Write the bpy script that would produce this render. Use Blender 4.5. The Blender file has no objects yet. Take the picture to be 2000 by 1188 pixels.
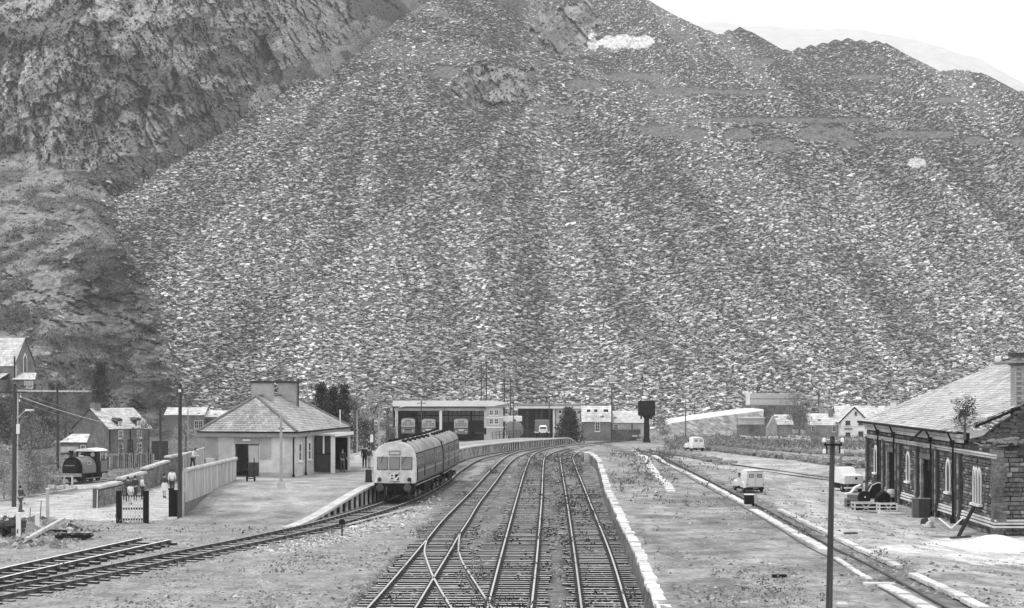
import bpy, bmesh, math, random
import numpy as np
from mathutils import Vector, Matrix

random.seed(7)
RNG = np.random.default_rng(7)
SC = bpy.context.scene
COL = SC.collection

# ------------------------------------------------------------------ camera, sky, sun, exposure
F, CX, YH, CAMZ = 3400.0, 1000.0, 745.0, 7.7        # focal length and horizon in photo pixels (2000 wide)
cam = bpy.data.cameras.new('camera')
cam.sensor_width = 36.0
cam.lens = 36.0 * F / 2000.0
cam.shift_y = (YH - 594.0) / 2000.0
cam.clip_start = 0.5
cam.clip_end = 20000
camo = bpy.data.objects.new('camera', cam)
COL.objects.link(camo)
camo.location = (0, 0, CAMZ)
camo.rotation_euler = (math.radians(90), 0, 0)
SC.camera = camo

SUN_EL, SUN_AZ = 68.0, -70.0
w = bpy.data.worlds.new("World")
SC.world = w
w.use_nodes = True
nt = w.node_tree
nt.nodes.clear()
sky = nt.nodes.new('ShaderNodeTexSky')
sky.sky_type = 'NISHITA'
sky.sun_disc = False
sky.sun_elevation = math.radians(SUN_EL)
sky.sun_rotation = math.radians(SUN_AZ)
bw = nt.nodes.new('ShaderNodeRGBToBW')
mx = nt.nodes.new('ShaderNodeMix')
mx.data_type = 'FLOAT'
mx.inputs[0].default_value = 0.93          # closed cloud layer: nearly even white
mx.inputs[3].default_value = 10.5
bg = nt.nodes.new('ShaderNodeBackground')
bg.inputs['Strength'].default_value = 0.1
out = nt.nodes.new('ShaderNodeOutputWorld')
nt.links.new(sky.outputs[0], bw.inputs[0])
nt.links.new(bw.outputs[0], mx.inputs[2])
nt.links.new(mx.outputs[0], bg.inputs['Color'])
nt.links.new(bg.outputs[0], out.inputs['Surface'])

sl = bpy.data.lights.new('sun', 'SUN')
sl.energy = 1.5
sl.angle = math.radians(14)
so = bpy.data.objects.new('sun', sl)
COL.objects.link(so)
_a, _e = math.radians(SUN_AZ), math.radians(SUN_EL)
_sd = Vector((math.sin(_a) * math.cos(_e), math.cos(_a) * math.cos(_e), math.sin(_e)))
so.rotation_euler = _sd.to_track_quat('Z', 'Y').to_euler()

SC.view_settings.view_transform = 'Standard'
SC.view_settings.look = 'None'
SC.view_settings.exposure = 0.52
SC.view_settings.gamma = 1.0
SC.view_settings.use_curve_mapping = False
SC.cycles.max_bounces = 6
SC.cycles.volume_bounces = 1
SC.cycles.volume_max_steps = 16

# ------------------------------------------------------------------ helpers
_M = {}
def mat(name, v, var=0.25, scale=3.0, rough=0.85, bump=0.0, bscale=None, stretch=(1, 1, 1), spec=0.3, metal=0.0,
        stain=0.0, sscale=0.4, attr=False, detail=6):
    """grey procedural material: base value v, noise variation, broad stains, bump; attr multiplies by the 'tone' attribute"""
    if name in _M:
        return _M[name]
    m = bpy.data.materials.new(name)
    m.use_nodes = True
    n = m.node_tree
    b = n.nodes['Principled BSDF']
    tc = n.nodes.new('ShaderNodeTexCoord')
    geo = n.nodes.new('ShaderNodeNewGeometry')
    mp = n.nodes.new('ShaderNodeMapping')
    mp.inputs['Scale'].default_value = stretch
    n.links.new(geo.outputs['Position'], mp.inputs[0])
    nz = n.nodes.new('ShaderNodeTexNoise')
    nz.inputs['Scale'].default_value = scale
    nz.inputs['Detail'].default_value = detail
    nz.inputs['Roughness'].default_value = 0.65
    n.links.new(mp.outputs[0], nz.inputs['Vector'])
    mr = n.nodes.new('ShaderNodeMapRange')
    mr.inputs[1].default_value = 0.28
    mr.inputs[2].default_value = 0.72
    mr.inputs[3].default_value = v * (1 - var)
    mr.inputs[4].default_value = v * (1 + var)
    n.links.new(nz.outputs[0], mr.inputs[0])
    val = mr.outputs[0]
    def mul(a, bsock):
        x = n.nodes.new('ShaderNodeMath')
        x.operation = 'MULTIPLY'
        n.links.new(a, x.inputs[0])
        n.links.new(bsock, x.inputs[1])
        return x.outputs[0]
    if stain:
        n2 = n.nodes.new('ShaderNodeTexNoise')
        n2.inputs['Scale'].default_value = sscale
        n2.inputs['Detail'].default_value = 5
        n.links.new(mp.outputs[0], n2.inputs['Vector'])
        m2 = n.nodes.new('ShaderNodeMapRange')
        m2.inputs[1].default_value = 0.35
        m2.inputs[2].default_value = 0.65
        m2.inputs[3].default_value = 1 - stain
        m2.inputs[4].default_value = 1 + stain
        n.links.new(n2.outputs[0], m2.inputs[0])
        val = mul(val, m2.outputs[0])
    if attr:
        at = n.nodes.new('ShaderNodeAttribute')
        at.attribute_name = 'tone'
        val = mul(val, at.outputs['Fac'])
    else:
        oi = n.nodes.new('ShaderNodeObjectInfo')
        m3 = n.nodes.new('ShaderNodeMapRange')
        m3.inputs[3].default_value = 1 - var * 0.4
        m3.inputs[4].default_value = 1 + var * 0.4
        n.links.new(oi.outputs['Random'], m3.inputs[0])
        val = mul(val, m3.outputs[0])
    cc = n.nodes.new('ShaderNodeCombineColor')
    for i in range(3):
        n.links.new(val, cc.inputs[i])
    n.links.new(cc.outputs[0], b.inputs['Base Color'])
    b.inputs['Roughness'].default_value = rough
    b.inputs['Specular IOR Level'].default_value = spec
    b.inputs['Metallic'].default_value = metal
    if bump:
        nb = n.nodes.new('ShaderNodeTexNoise')
        nb.inputs['Scale'].default_value = bscale or scale * 4
        nb.inputs['Detail'].default_value = 8
        n.links.new(mp.outputs[0], nb.inputs['Vector'])
        bp = n.nodes.new('ShaderNodeBump')
        bp.inputs['Strength'].default_value = 1.0
        bp.inputs['Distance'].default_value = bump
        n.links.new(nb.outputs[0], bp.inputs['Height'])
        n.links.new(bp.outputs[0], b.inputs['Normal'])
    _M[name] = m
    return m

class MB:
    """collects shapes, builds ONE mesh object"""
    def __init__(s):
        s.v = []
        s.f = []
    def add(s, vs, fs):
        k = len(s.v)
        s.v.extend([tuple(p) for p in vs])
        s.f.extend([tuple(i + k for i in f) for f in fs])
        return s
    def box(s, x0, x1, y0, y1, z0, z1):
        vs = [(x, y, z) for z in (z0, z1) for y in (y0, y1) for x in (x0, x1)]
        return s.add(vs, [(0, 2, 3, 1), (4, 5, 7, 6), (0, 1, 5, 4), (2, 6, 7, 3), (0, 4, 6, 2), (1, 3, 7, 5)])
    def cbox(s, c, sx, sy, sz, rot=None):
        vs = [Vector((a * sx / 2, b_ * sy / 2, c_ * sz / 2)) for c_ in (-1, 1) for b_ in (-1, 1) for a in (-1, 1)]
        if rot is not None:
            vs = [rot @ p for p in vs]
        vs = [p + Vector(c) for p in vs]
        return s.add(vs, [(0, 2, 3, 1), (4, 5, 7, 6), (0, 1, 5, 4), (2, 6, 7, 3), (0, 4, 6, 2), (1, 3, 7, 5)])
    def beam(s, p0, p1, wd, ht, up=(0, 0, 1)):
        p0, p1 = Vector(p0), Vector(p1)
        d = (p1 - p0)
        L = d.length
        d.normalize()
        u = Vector(up)
        r = d.cross(u)
        if r.length < 1e-4:
            r = Vector((1, 0, 0))
        r.normalize()
        u = r.cross(d)
        R = Matrix((r, d, u)).transposed()
        return s.cbox((p0 + p1) / 2, wd, L, ht, R)
    def cyl(s, p0, p1, r0, r1=None, n=10, cap=True):
        r1 = r0 if r1 is None else r1
        p0, p1 = Vector(p0), Vector(p1)
        d = (p1 - p0).normalized()
        a = d.orthogonal().normalized()
        b_ = d.cross(a)
        vs = []
        for p, r in ((p0, r0), (p1, r1)):
            for i in range(n):
                t = 2 * math.pi * i / n
                vs.append(p + a * (r * math.cos(t)) + b_ * (r * math.sin(t)))
        fs = [(i, (i + 1) % n, n + (i + 1) % n, n + i) for i in range(n)]
        if cap:
            fs += [tuple(range(n - 1, -1, -1)), tuple(range(n, 2 * n))]
        return s.add(vs, fs)
    def tube(s, pts, r, n=6):
        for a, b_ in zip(pts[:-1], pts[1:]):
            s.cyl(a, b_, r, r, n)
        return s
    def poly(s, pts):
        return s.add(pts, [tuple(range(len(pts)))])
    def prism(s, pts, ext):
        """polygon pts extruded by vector ext"""
        e = Vector(ext)
        n = len(pts)
        a = [Vector(p) for p in pts]
        vs = a + [p + e for p in a]
        fs = [tuple(range(n - 1, -1, -1)), tuple(range(n, 2 * n))]
        fs += [(i, (i + 1) % n, n + (i + 1) % n, n + i) for i in range(n)]
        return s.add(vs, fs)
    def lathe(s, prof, c=(0, 0, 0), n=12, axis='z'):
        vs = []
        for (r, h) in prof:
            for i in range(n):
                t = 2 * math.pi * i / n
                if axis == 'z':
                    vs.append((c[0] + r * math.cos(t), c[1] + r * math.sin(t), c[2] + h))
                elif axis == 'y':
                    vs.append((c[0] + r * math.cos(t), c[1] + h, c[2] + r * math.sin(t)))
                else:
                    vs.append((c[0] + h, c[1] + r * math.cos(t), c[2] + r * math.sin(t)))
        fs = []
        for k in range(len(prof) - 1):
            for i in range(n):
                fs.append((k * n + i, k * n + (i + 1) % n, (k + 1) * n + (i + 1) % n, (k + 1) * n + i))
        fs += [tuple(range(n - 1, -1, -1)), tuple(range((len(prof) - 1) * n, len(prof) * n))]
        return s.add(vs, fs)
    def loft(s, rings, close=True, caps=True):
        n = len(rings[0])
        k = len(s.v)
        for r in rings:
            s.v.extend([tuple(p) for p in r])
        for j in range(len(rings) - 1):
            for i in range(n if close else n - 1):
                s.f.append((k + j * n + i, k + j * n + (i + 1) % n, k + (j + 1) * n + (i + 1) % n, k + (j + 1) * n + i))
        if caps:
            s.f.append(tuple(k + i for i in range(n - 1, -1, -1)))
            s.f.append(tuple(k + (len(rings) - 1) * n + i for i in range(n)))
        return s
    def mesh(s, name, m):
        me = bpy.data.meshes.new(name)
        me.from_pydata(s.v, [], s.f)
        if m:
            me.materials.append(m)
        return me
    def build(s, name, m, parent=None, smooth=False, kind=None, bevel=0):
        me = s.mesh(name, m)
        bm = bmesh.new()
        bm.from_mesh(me)
        bmesh.ops.recalc_face_normals(bm, faces=bm.faces)
        if bevel:
            bmesh.ops.bevel(bm, geom=[e for e in bm.edges if len(e.link_faces) == 2 and e.calc_face_angle(0) > 0.6],
                            offset=bevel, segments=2, affect='EDGES', clamp_overlap=True)
        bm.to_mesh(me)
        bm.free()
        if smooth:
            for p in me.polygons:
                p.use_smooth = True
            try:
                me.set_sharp_from_angle(angle=math.radians(42))
            except Exception:
                pass
        return link(name, me, parent, kind)

def link(name, me, parent=None, kind=None):
    o = bpy.data.objects.new(name, me)
    COL.objects.link(o)
    if parent is not None:
        o.parent = parent
    if kind:
        o['kind'] = kind
    return o

def tag(o, label, cat, group=None):
    o['label'] = label
    o['category'] = cat
    if group:
        o['group'] = group
    return o

def thing(name, label, cat, loc=(0, 0, 0), rz=0.0, group=None):
    o = bpy.data.objects.new(name, None)
    o.empty_display_size = 0.3
    COL.objects.link(o)
    o.location = loc
    o.rotation_euler = (0, 0, rz)
    return tag(o, label, cat, group)

def copy_tree(o, parent=None):
    c = o.copy()
    COL.objects.link(c)
    if parent is not None:
        c.parent = parent
    for ch in list(o.children):
        copy_tree(ch, c)
    return c

def np_mesh(name, verts, faces, m=None, smooth=False, tone=None):
    """verts Nx3, faces Mx(3|4) numpy"""
    me = bpy.data.meshes.new(name)
    nv, (nf, k) = len(verts), faces.shape
    me.vertices.add(nv)
    me.vertices.foreach_set('co', np.asarray(verts, np.float32).ravel())
    me.loops.add(nf * k)
    me.loops.foreach_set('vertex_index', faces.astype(np.int32).ravel())
    me.polygons.add(nf)
    me.polygons.foreach_set('loop_start', np.arange(0, nf * k, k, dtype=np.int32))
    if smooth:
        me.polygons.foreach_set('use_smooth', np.ones(nf, bool))
    else:
        me.polygons.foreach_set('use_smooth', np.zeros(nf, bool))
    if tone is not None:
        a = me.attributes.new('tone', 'FLOAT', 'POINT')
        a.data.foreach_set('value', np.asarray(tone, np.float32))
    me.update(calc_edges=True)
    if m:
        me.materials.append(m)
    return me

# ---- value noise
def _h(ix, iy, seed):
    n = (ix.astype(np.int64) * 374761393 + iy.astype(np.int64) * 668265263 + seed * 974634777) & 0x7fffffff
    n = ((n ^ (n >> 13)) * 1274126177) & 0x7fffffff
    n = n ^ (n >> 16)
    return (n & 0xffff) / 65535.0
def vnoise(x, y, seed=0):
    ix, iy = np.floor(x), np.floor(y)
    fx, fy = x - ix, y - iy
    fx, fy = fx * fx * (3 - 2 * fx), fy * fy * (3 - 2 * fy)
    a, b_ = _h(ix, iy, seed), _h(ix + 1, iy, seed)
    c, d = _h(ix, iy + 1, seed), _h(ix + 1, iy + 1, seed)
    return (a * (1 - fx) + b_ * fx) * (1 - fy) + (c * (1 - fx) + d * fx) * fy
def fbm(x, y, seed=0, octv=4):
    s, a, t = 0, 0.5, 0
    for i in range(octv):
        s = s + a * vnoise(x * 2 ** i, y * 2 ** i, seed + i * 17)
        t += a
        a *= 0.5
    return s / t
def cells(x, y, seed=0):
    """blocky cells: (random value of nearest jittered site, distance to it, offset x, offset y)"""
    ix, iy = np.floor(x), np.floor(y)
    best = np.full(x.shape, 9.0)
    val = np.zeros(x.shape)
    ox = np.zeros(x.shape)
    oy = np.zeros(x.shape)
    v2 = np.zeros(x.shape)
    for dx in (-1, 0, 1):
        for dy in (-1, 0, 1):
            jx, jy = ix + dx, iy + dy
            sx, sy = jx + _h(jx, jy, seed), jy + _h(jx, jy, seed + 5)
            dd = (x - sx) ** 2 + (y - sy) ** 2
            k = dd < best
            best = np.where(k, dd, best)
            val = np.where(k, _h(jx, jy, seed + 9), val)
            v2 = np.where(k, _h(jx, jy, seed + 13), v2)
            ox = np.where(k, x - sx, ox)
            oy = np.where(k, y - sy, oy)
    return val, v2, np.sqrt(best), ox, oy

# ------------------------------------------------------------------ ground levels and pixel -> place
def sst(a, b_, x):
    t = np.clip((np.asarray(x, float) - a) / (b_ - a), 0, 1)
    return t * t * (3 - 2 * t)
def gbase(y):
    """track level: flat near, falling gently away down the valley"""
    y = np.asarray(y, float)
    return -0.019 * np.clip(y - 165, 0, 175)
def P(px, py, d):
    return Vector(((px - CX) * d / F, d, CAMZ - (py - YH) * d / F))
def G(px, py, zf=None, off=0.0):
    """the point of the ground seen at this place in the photo"""
    ds = np.arange(40, 420, 0.1)
    xs = (px - CX) * ds / F
    z = (gbase(ds) if zf is None else zf(xs, ds)) + off
    pv = YH + (CAMZ - z) * F / ds
    k = np.argmax(pv <= py)
    return Vector((xs[k], ds[k], float(np.asarray(z)[k])))
def at(px, d, zf=None, off=0.0):
    x = (px - CX) * d / F
    return Vector((x, d, float(gbase(d) if zf is None else zf(np.array(x), np.array(d))) + off))
def spline(pts, step=1.0):
    """resampled Catmull-Rom through pts"""
    p = [Vector(q) for q in pts]
    p = [2 * p[0] - p[1]] + p + [2 * p[-1] - p[-2]]
    o = []
    for i in range(1, len(p) - 2):
        a, b_, c, d = p[i - 1], p[i], p[i + 1], p[i + 2]
        n = max(2, int((c - b_).length / step))
        for k in range(n):
            t = k / n
            o.append(0.5 * ((2 * b_) + (c - a) * t + (2 * a - 5 * b_ + 4 * c - d) * t * t + (3 * b_ - a - 3 * c + d) * t ** 3))
    o.append(p[-2])
    return o
# ------------------------------------------------------------------ the mountain: tips of slate waste, crag, grass hillside
STEP = 2.5
TAN = 0.72
D0 = 400.0
def slope_d(py, d0=D0, s=TAN):
    t = (YH - py) / F
    return (CAMZ + d0 * s) / (s - t)
def ridge(pts, d0=D0, s=TAN, n=44):
    q = []
    for (px, py) in pts:
        d = slope_d(py, d0, s)
        q.append(((px - CX) * d / F, d, CAMZ + (YH - py) * d / F))
    q = np.array(q)
    L = np.concatenate([[0], np.cumsum(np.linalg.norm(np.diff(q, axis=0), axis=1))])
    t = np.linspace(0, L[-1], n)
    return np.stack([np.interp(t, L, q[:, i]) for i in range(3)], 1)
R_A = ridge([(985, 222), (1030, 205), (1060, 203), (1130, 205), (1200, 222), (1260, 242), (1330, 236), (1450, 226), (1560, 232), (1700, 245),
             (1850, 262), (2000, 270), (2260, 290)], n=60)
R_B = ridge([(195, 418), (250, 345), (340, 285), (440, 225), (560, 150), (700, 138), (790, 130), (860, 165), (935, 232)])
R_E = ridge([(690, 110), (760, 55), (830, 10), (900, -30), (980, 0), (1020, 35), (1080, 85), (1120, 130)], d0=428)
R_G = ridge([(1040, 190), (1120, 160), (1250, 165), (1400, 170), (1550, 160), (1700, 180), (1850, 200), (2050, 215), (2260, 240)], d0=455)
R_F = ridge([(1090, -90), (1200, -40), (1275, 0), (1340, 36), (1400, 58), (1450, 48), (1480, 70), (1510, 92), (1560, 90), (1640, 78), (1720, 80),
             (1780, 112), (1830, 138), (1900, 152), (2000, 178), (2100, 215), (2260, 260)], d0=470, s=0.62, n=60)
R_H = ridge([(1820, 140), (1870, 133), (1920, 142), (1975, 172)], d0=520, s=0.62, n=16)

pxs = np.arange(-130, 2131, STEP)
dsm = np.concatenate([np.arange(190, 640, 0.9), np.arange(640, 1000, 2.0)])
PX, DS = np.meshgrid(pxs, dsm)
XX, YY = (PX - CX) * DS / F, DS
und = (fbm(XX / 34.0 + 9, YY / 60.0, 3, 3) - 0.5)
def cone(R, s):
    h = np.full(XX.shape, -99.0, np.float32)
    for (x, y, z) in R:
        h = np.maximum(h, z - s * np.hypot(XX - x, YY - y))
    return h
prim = [cone(R_B, TAN) + 5 * und, cone(R_A, TAN) + 5 * und, cone(R_G, TAN) + 4 * und, cone(R_E, TAN) + 4 * und,
        cone(R_F, 0.62) + 5 * und, cone(R_H, 0.62)]
# crag: rises steeply behind its foot line
cf = np.array([(-200, 300), (0, 312), (120, 350), (240, 345), (330, 290), (440, 225), (560, 150), (640, 118), (700, 95), (760, 52), (800, 10), (840, -40), (1000, -220)])
foot_py = np.interp(PX, cf[:, 0], cf[:, 1])
df = slope_d(foot_py, 392, 0.7) + np.clip(PX - 560, 0, 400) * 0.42
zf_ = CAMZ + (YH - foot_py) * df / F
rough = (fbm(XX / 14.0, YY / 9.0, 21, 4) - 0.5)
hc = zf_ + np.minimum(1.9 * (DS - df), 26 + 0.75 * (DS - df)) + 7 * rough
hc = np.where((DS > df - 1) & (PX < 980), hc - np.clip(PX - 720, 0, 400) ** 1.35 * 0.12, -99)
# grass hillside on the left
gd = np.interp(DS, [200, 222, 245, 266, 300, 340, 420, 490, 540], [-3.5, -1.5, 3.5, 5.5, 13, 24, 48, 69, 72])
edge_d = np.array([190, 250, 290, 330, 350, 364, 380, 400, 425, 480])
edge_px = np.array([70, 80, 110, 120, 185, 265, 245, 195, 165, 160])
ex = np.interp(DS, edge_d, edge_px) + 95 * (fbm(YY / 12.0, XX / 30.0, 4, 5) - 0.5)
hd = gd + 7.5 * (fbm(XX / 22.0, YY / 18.0, 31, 5) - 0.5) - 0.0036 * np.maximum(0, PX - ex + 34) ** 1.85
hump = 5.0 * np.exp(-((PX - 215) / 95.0) ** 2 - ((DS - 368) / 14.0) ** 2)
hd = hd + hump
H = np.stack(prim + [hc, hd])
WIN = H.argmax(0)
HM = H.max(0)
HM = np.maximum(HM, -6.0)
# what the photo's viewpoint sees of it, column by column, gives the rows of the mesh
PV = YH - (HM - CAMZ) * F / DS
RUN = np.minimum.accumulate(PV, axis=0)
NR = 330
ytop = np.maximum(RUN[-1], -75.0)
ybot = np.minimum(908.0, RUN[0] - 0.5)
TT = np.linspace(0, 1, NR)
VX = np.zeros((NR, len(pxs)))
VD = np.zeros_like(VX)
VY = np.zeros_like(VX)
REG = np.zeros(VX.shape, int)
for j in range(len(pxs)):
    ys = ybot[j] + (ytop[j] + 0.02 - ybot[j]) * TT
    r = -RUN[:, j]
    k = np.clip(np.searchsorted(r, -ys, side='left'), 1, len(dsm) - 1)
    r0, r1 = r[k - 1], r[k]
    t = np.clip((-ys - r0) / np.maximum(r1 - r0, 1e-6), 0, 1)
    d = dsm[k - 1] + (dsm[k] - dsm[k - 1]) * t
    VX[:, j], VD[:, j], VY[:, j] = pxs[j], d, ys
    REG[:, j] = WIN[k, j]
WX = (VX - CX) * VD / F
WZ = CAMZ + (YH - VY) * VD / F
# relief along the line of sight: broken rock on the crag, hummocks on the grass, fine steps on the tips
crag = (REG == 6).astype(float)
rockpatch = 0.9 * (fbm(VX / 26, VY / 20, 15, 4) - 0.5) + np.exp(-(((VX - 965) / 85.0) ** 2 + ((VY - 170) / 48.0) ** 2)) + 0.9 * np.exp(-(((VX - 1110) / 75.0) ** 2 + ((VY - 55) / 55.0) ** 2))
rocky = np.clip(crag + (rockpatch > 0.45) * ((REG == 3) | (REG == 4) | (REG == 1) | (REG == 2) | (REG == 0)), 0, 1)
grass = (REG == 7).astype(float)
tx = WX + 0.30 * WZ
c1 = cells(tx / 5.2 + 0.3 * fbm(WX / 9, WZ / 9, 2, 2), (WZ - 0.3 * WX) / 10.5, 11)
c2 = cells(tx / 1.9 + 40 + 0.2 * fbm(WX / 5, WZ / 5, 6, 2), (WZ - 0.3 * WX) / 4.2, 12)
ru = WX + 0.55 * WZ
rv = WZ - 0.55 * WX
crev = np.clip(1 - np.abs(fbm(ru / 3.4, rv / 17.0, 22, 4) - 0.5) / 0.030, 0, 1) + 0.7 * np.clip(1 - np.abs(fbm(ru / 1.5 + 9, rv / 8.0, 23, 3) - 0.5) / 0.035, 0, 1)
ledge = np.clip(1 - np.abs(fbm(WX / 14.0, WZ / 3.5 - WX / 22.0, 24, 4) - 0.5) / 0.02, 0, 1)
c3 = cells(tx / 0.95 + 80, (WZ - 0.3 * WX) / 2.6, 13)
dr = rocky * ((c1[0] - 0.5) * 5.5 + (c1[1] - 0.5) * c1[3] * 8 + (c1[0] - 0.6) * c1[4] * 3 + (c2[0] - 0.5) * 2.8 + (c2[1] - 0.5) * c2[3] * 3.2 + (c3[0] - 0.5) * 1.2 + 2.2 * crev - 0.8 * ledge + (fbm(WX / 2.2, WZ / 3.2, 8, 3) - 0.5) * 0.35) * np.where(crag > 0.5, np.clip((np.interp(VX, cf[:, 0], cf[:, 1]) - VY) / 30.0, 0.45, 1), 1.0)
dr += grass * ((fbm(WX / 4.0, WZ / 2.2, 41, 5) - 0.5) * 6.0 + 1.6 * np.clip(1 - np.abs(fbm(WX / 9.0, WZ / 2.4 + WX / 15.0, 25, 4) - 0.5) / 0.03, 0, 1))
dr += (1 - rocky) * (1 - grass) * ((fbm(WX / 1.6, WZ / 0.9, 51, 3) - 0.5) * 1.8)
VD2 = VD + dr
WX2 = (VX - CX) * VD2 / F
WZ2 = CAMZ + (YH - VY) * VD2 / F
nc = len(pxs)
verts = np.stack([WX2, VD2, WZ2], -1)
# the back of the mountain, falling away behind the skyline
back = [verts[-1] + np.array([0, 30.0 * k, -14.0 * k]) * np.array([1, 1, 1]) for k in (1, 3, 6)]
allv = np.concatenate([verts, np.stack(back)], 0)
nr2 = allv.shape[0]
idx = np.arange(nr2 * nc).reshape(nr2, nc)
faces = np.stack([idx[:-1, :-1], idx[:-1, 1:], idx[1:, 1:], idx[1:, :-1]], -1).reshape(-1, 4)

# material: region colours + procedural detail
def terrain_mat():
    m = bpy.data.materials.new('hillside')
    m.use_nodes = True
    n = m.node_tree
    b = n.nodes['Principled BSDF']
    b.inputs['Roughness'].default_value = 0.9
    b.inputs['Specular IOR Level'].default_value = 0.15
    at_ = n.nodes.new('ShaderNodeAttribute')
    at_.attribute_name = 'tone'
    geo = n.nodes.new('ShaderNodeNewGeometry')
    mp = n.nodes.new('ShaderNodeMapping')
    mp.inputs['Scale'].default_value = (1, 0.25, 1.5)
    n.links.new(geo.outputs['Position'], mp.inputs[0])
    nz = n.nodes.new('ShaderNodeTexNoise')
    nz.inputs['Scale'].default_value = 1.3
    nz.inputs['Detail'].default_value = 8
    nz.inputs['Roughness'].default_value = 0.75
    n.links.new(mp.outputs[0], nz.inputs['Vector'])
    mr = n.nodes.new('ShaderNodeMapRange')
    mr.inputs[1].default_value = 0.36
    mr.inputs[2].default_value = 0.64
    mr.inputs[3].default_value = 0.45
    mr.inputs[4].default_value = 1.55
    n.links.new(nz.outputs[0], mr.inputs[0])
    x = n.nodes.new('ShaderNodeMath')
    x.operation = 'MULTIPLY'
    n.links.new(mr.outputs[0], x.inputs[0])
    n.links.new(at_.outputs['Fac'], x.inputs[1])
    cc = n.nodes.new('ShaderNodeCombineColor')
    for i in range(3):
        n.links.new(x.outputs[0], cc.inputs[i])
    n.links.new(cc.outputs[0], b.inputs['Base Color'])
    bp = n.nodes.new('ShaderNodeBump')
    bp.inputs['Distance'].default_value = 0.45
    n.links.new(nz.outputs[0], bp.inputs['Height'])
    n.links.new(bp.outputs[0], b.inputs['Normal'])
    return m
scar = ((((VX - 1228) / 62.0) ** 2 + ((VY - 82) / 15.0) ** 2 + 1.4 * (fbm(VX / 16, VY / 10, 77, 4) - 0.5)) < 0.85) | \
       ((((VX - 1158) / 13.0) ** 2 + ((VY - 82) / 22.0) ** 2 + 1.6 * (fbm(VX / 6, VY / 7, 78, 3) - 0.5)) < 0.8)
scar2 = ((((VX - 1790) / 22.0) ** 2 + ((VY - 318) / 11.0) ** 2 + 1.4 * (fbm(VX / 9, VY / 7, 79, 3) - 0.5)) < 0.8)
# chutes: runs of finer, paler waste fanning out below each tip head
def chutes(VX, VY):
    thB = np.arctan2(VX - 745.0, VY - 60.0)
    thA = np.arctan2(VX - 1045.0, VY - 110.0)
    rB, rA = np.hypot(VX - 745, VY - 60), np.hypot(VX - 1045, VY - 110)
    sR = VX - 0.85 * (VY - 240)
    nB = fbm(thB * 9.0 + 3, rB / 260.0, 95, 4)
    nA = fbm(thA * 9.0 + 40, rA / 260.0, 96, 4)
    nR = fbm(sR / 62.0, (VY + 0.85 * VX) / 520.0, 97, 4)
    wr = sst(1120, 1330, VX)
    return nB, nA * (1 - wr) + nR * wr
cB, cA = chutes(VX, VY)
CH = np.where(REG == 0, cB, cA)
# the hollow where the front tip laps on to the one behind
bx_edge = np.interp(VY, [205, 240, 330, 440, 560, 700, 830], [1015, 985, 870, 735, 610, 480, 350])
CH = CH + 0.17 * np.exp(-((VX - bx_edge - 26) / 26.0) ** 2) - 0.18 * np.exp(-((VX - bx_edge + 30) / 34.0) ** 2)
TONE = np.full(VX.shape, 0.075)  # tip ground coloured dark to deepen the shaded gaps between slabs
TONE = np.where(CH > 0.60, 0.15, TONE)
TONE = np.where(rocky > 0.5, np.where(crag > 0.5, 0.31, 0.25) * (0.55 + 0.9 * fbm(WX / 2.5, WZ / 3.5, 66, 4)) , TONE)
lineA = np.abs((VY - 232) - (VX - 430) * (152 - 232) / (560 - 430.0))
rampline = (lineA < 5 + 3 * fbm(VX / 9, VY / 9, 73, 2)) & (VX > 415) & (VX < 562) & (REG == 0)
lineB = np.abs((VY - 190) - (VX - 0) * (95 - 190) / (85.0))
streak = (((lineB < 3.5) | (np.abs(lineB - 16) < 2.0)) & (VX < 92) & (fbm(VX / 12, VY / 9, 74, 2) > 0.42)) & (REG == 6)
TONE = np.where(rampline, 0.36, TONE)
TONE = np.where(streak, 0.55, TONE)
vegc = fbm(WX / 11 + 7, WZ / 8 - WX / 30, 67, 4)
TONE = np.where((rocky > 0.5) & (vegc > 0.53), 0.15, TONE)
gl = fbm(WX / 5.0 - WZ / 9.0, WZ / 2.6, 68, 5)
TONE = np.where(grass > 0.5, np.where(gl > 0.50, 0.115, 0.225) * (0.6 + 0.8 * fbm(WX / 2.0, WZ / 1.2, 72, 4)), TONE)
hmp = np.exp(-((VX - 225) / 100.0) ** 2 - ((VY - 515) / 34.0) ** 2) + 0.9 * np.exp(-((VX - 10) / 110.0) ** 2 - ((VY - 620) / 34.0) ** 2) * (0.5 + fbm(VX / 30, VY / 18, 70, 3))
TONE = np.where((grass > 0.5) & (hmp > 0.45), 0.075, TONE)

# grassed patches between the tips
PATCH = [(1285, 255, 40, 12), (1350, 262, 34, 12), (1440, 262, 30, 12), (1515, 285, 40, 14), (1610, 262, 55, 18), (1660, 280, 22, 9), (1765, 262, 60, 8), (1905, 275, 20, 10), (1990, 275, 20, 12), (1830, 262, 40, 7),
         (1330, 178, 70, 8), (1230, 150, 60, 7), (1490, 120, 22, 7), (870, 140, 30, 12), (1140, 165, 40, 10), (1850, 196, 30, 6), (1690, 150, 40, 6), (1560, 235, 200, 5), (1450, 180, 70, 5), (1110, 215, 22, 9)]
patch = np.zeros(VX.shape, bool)
for (ax, ay, aw, ah) in PATCH:
    patch |= (((VX - ax) / aw) ** 2 + ((VY - ay) / ah) ** 2 + 1.3 * (fbm(VX / 16, VY / 8, ax, 3) - 0.5)) < 0.9
patch &= (REG < 6)
TONE = np.where(patch, 0.16, TONE)
TONE = np.where(scar, 0.22 + 0.7 * fbm(VX / 6, VY / 4, 80, 4), TONE)
TONE = np.where(scar2, 0.5, TONE)
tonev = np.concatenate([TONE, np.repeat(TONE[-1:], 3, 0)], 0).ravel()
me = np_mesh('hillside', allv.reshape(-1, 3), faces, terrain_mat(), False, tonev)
link('hillside', me, None, 'structure')

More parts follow.
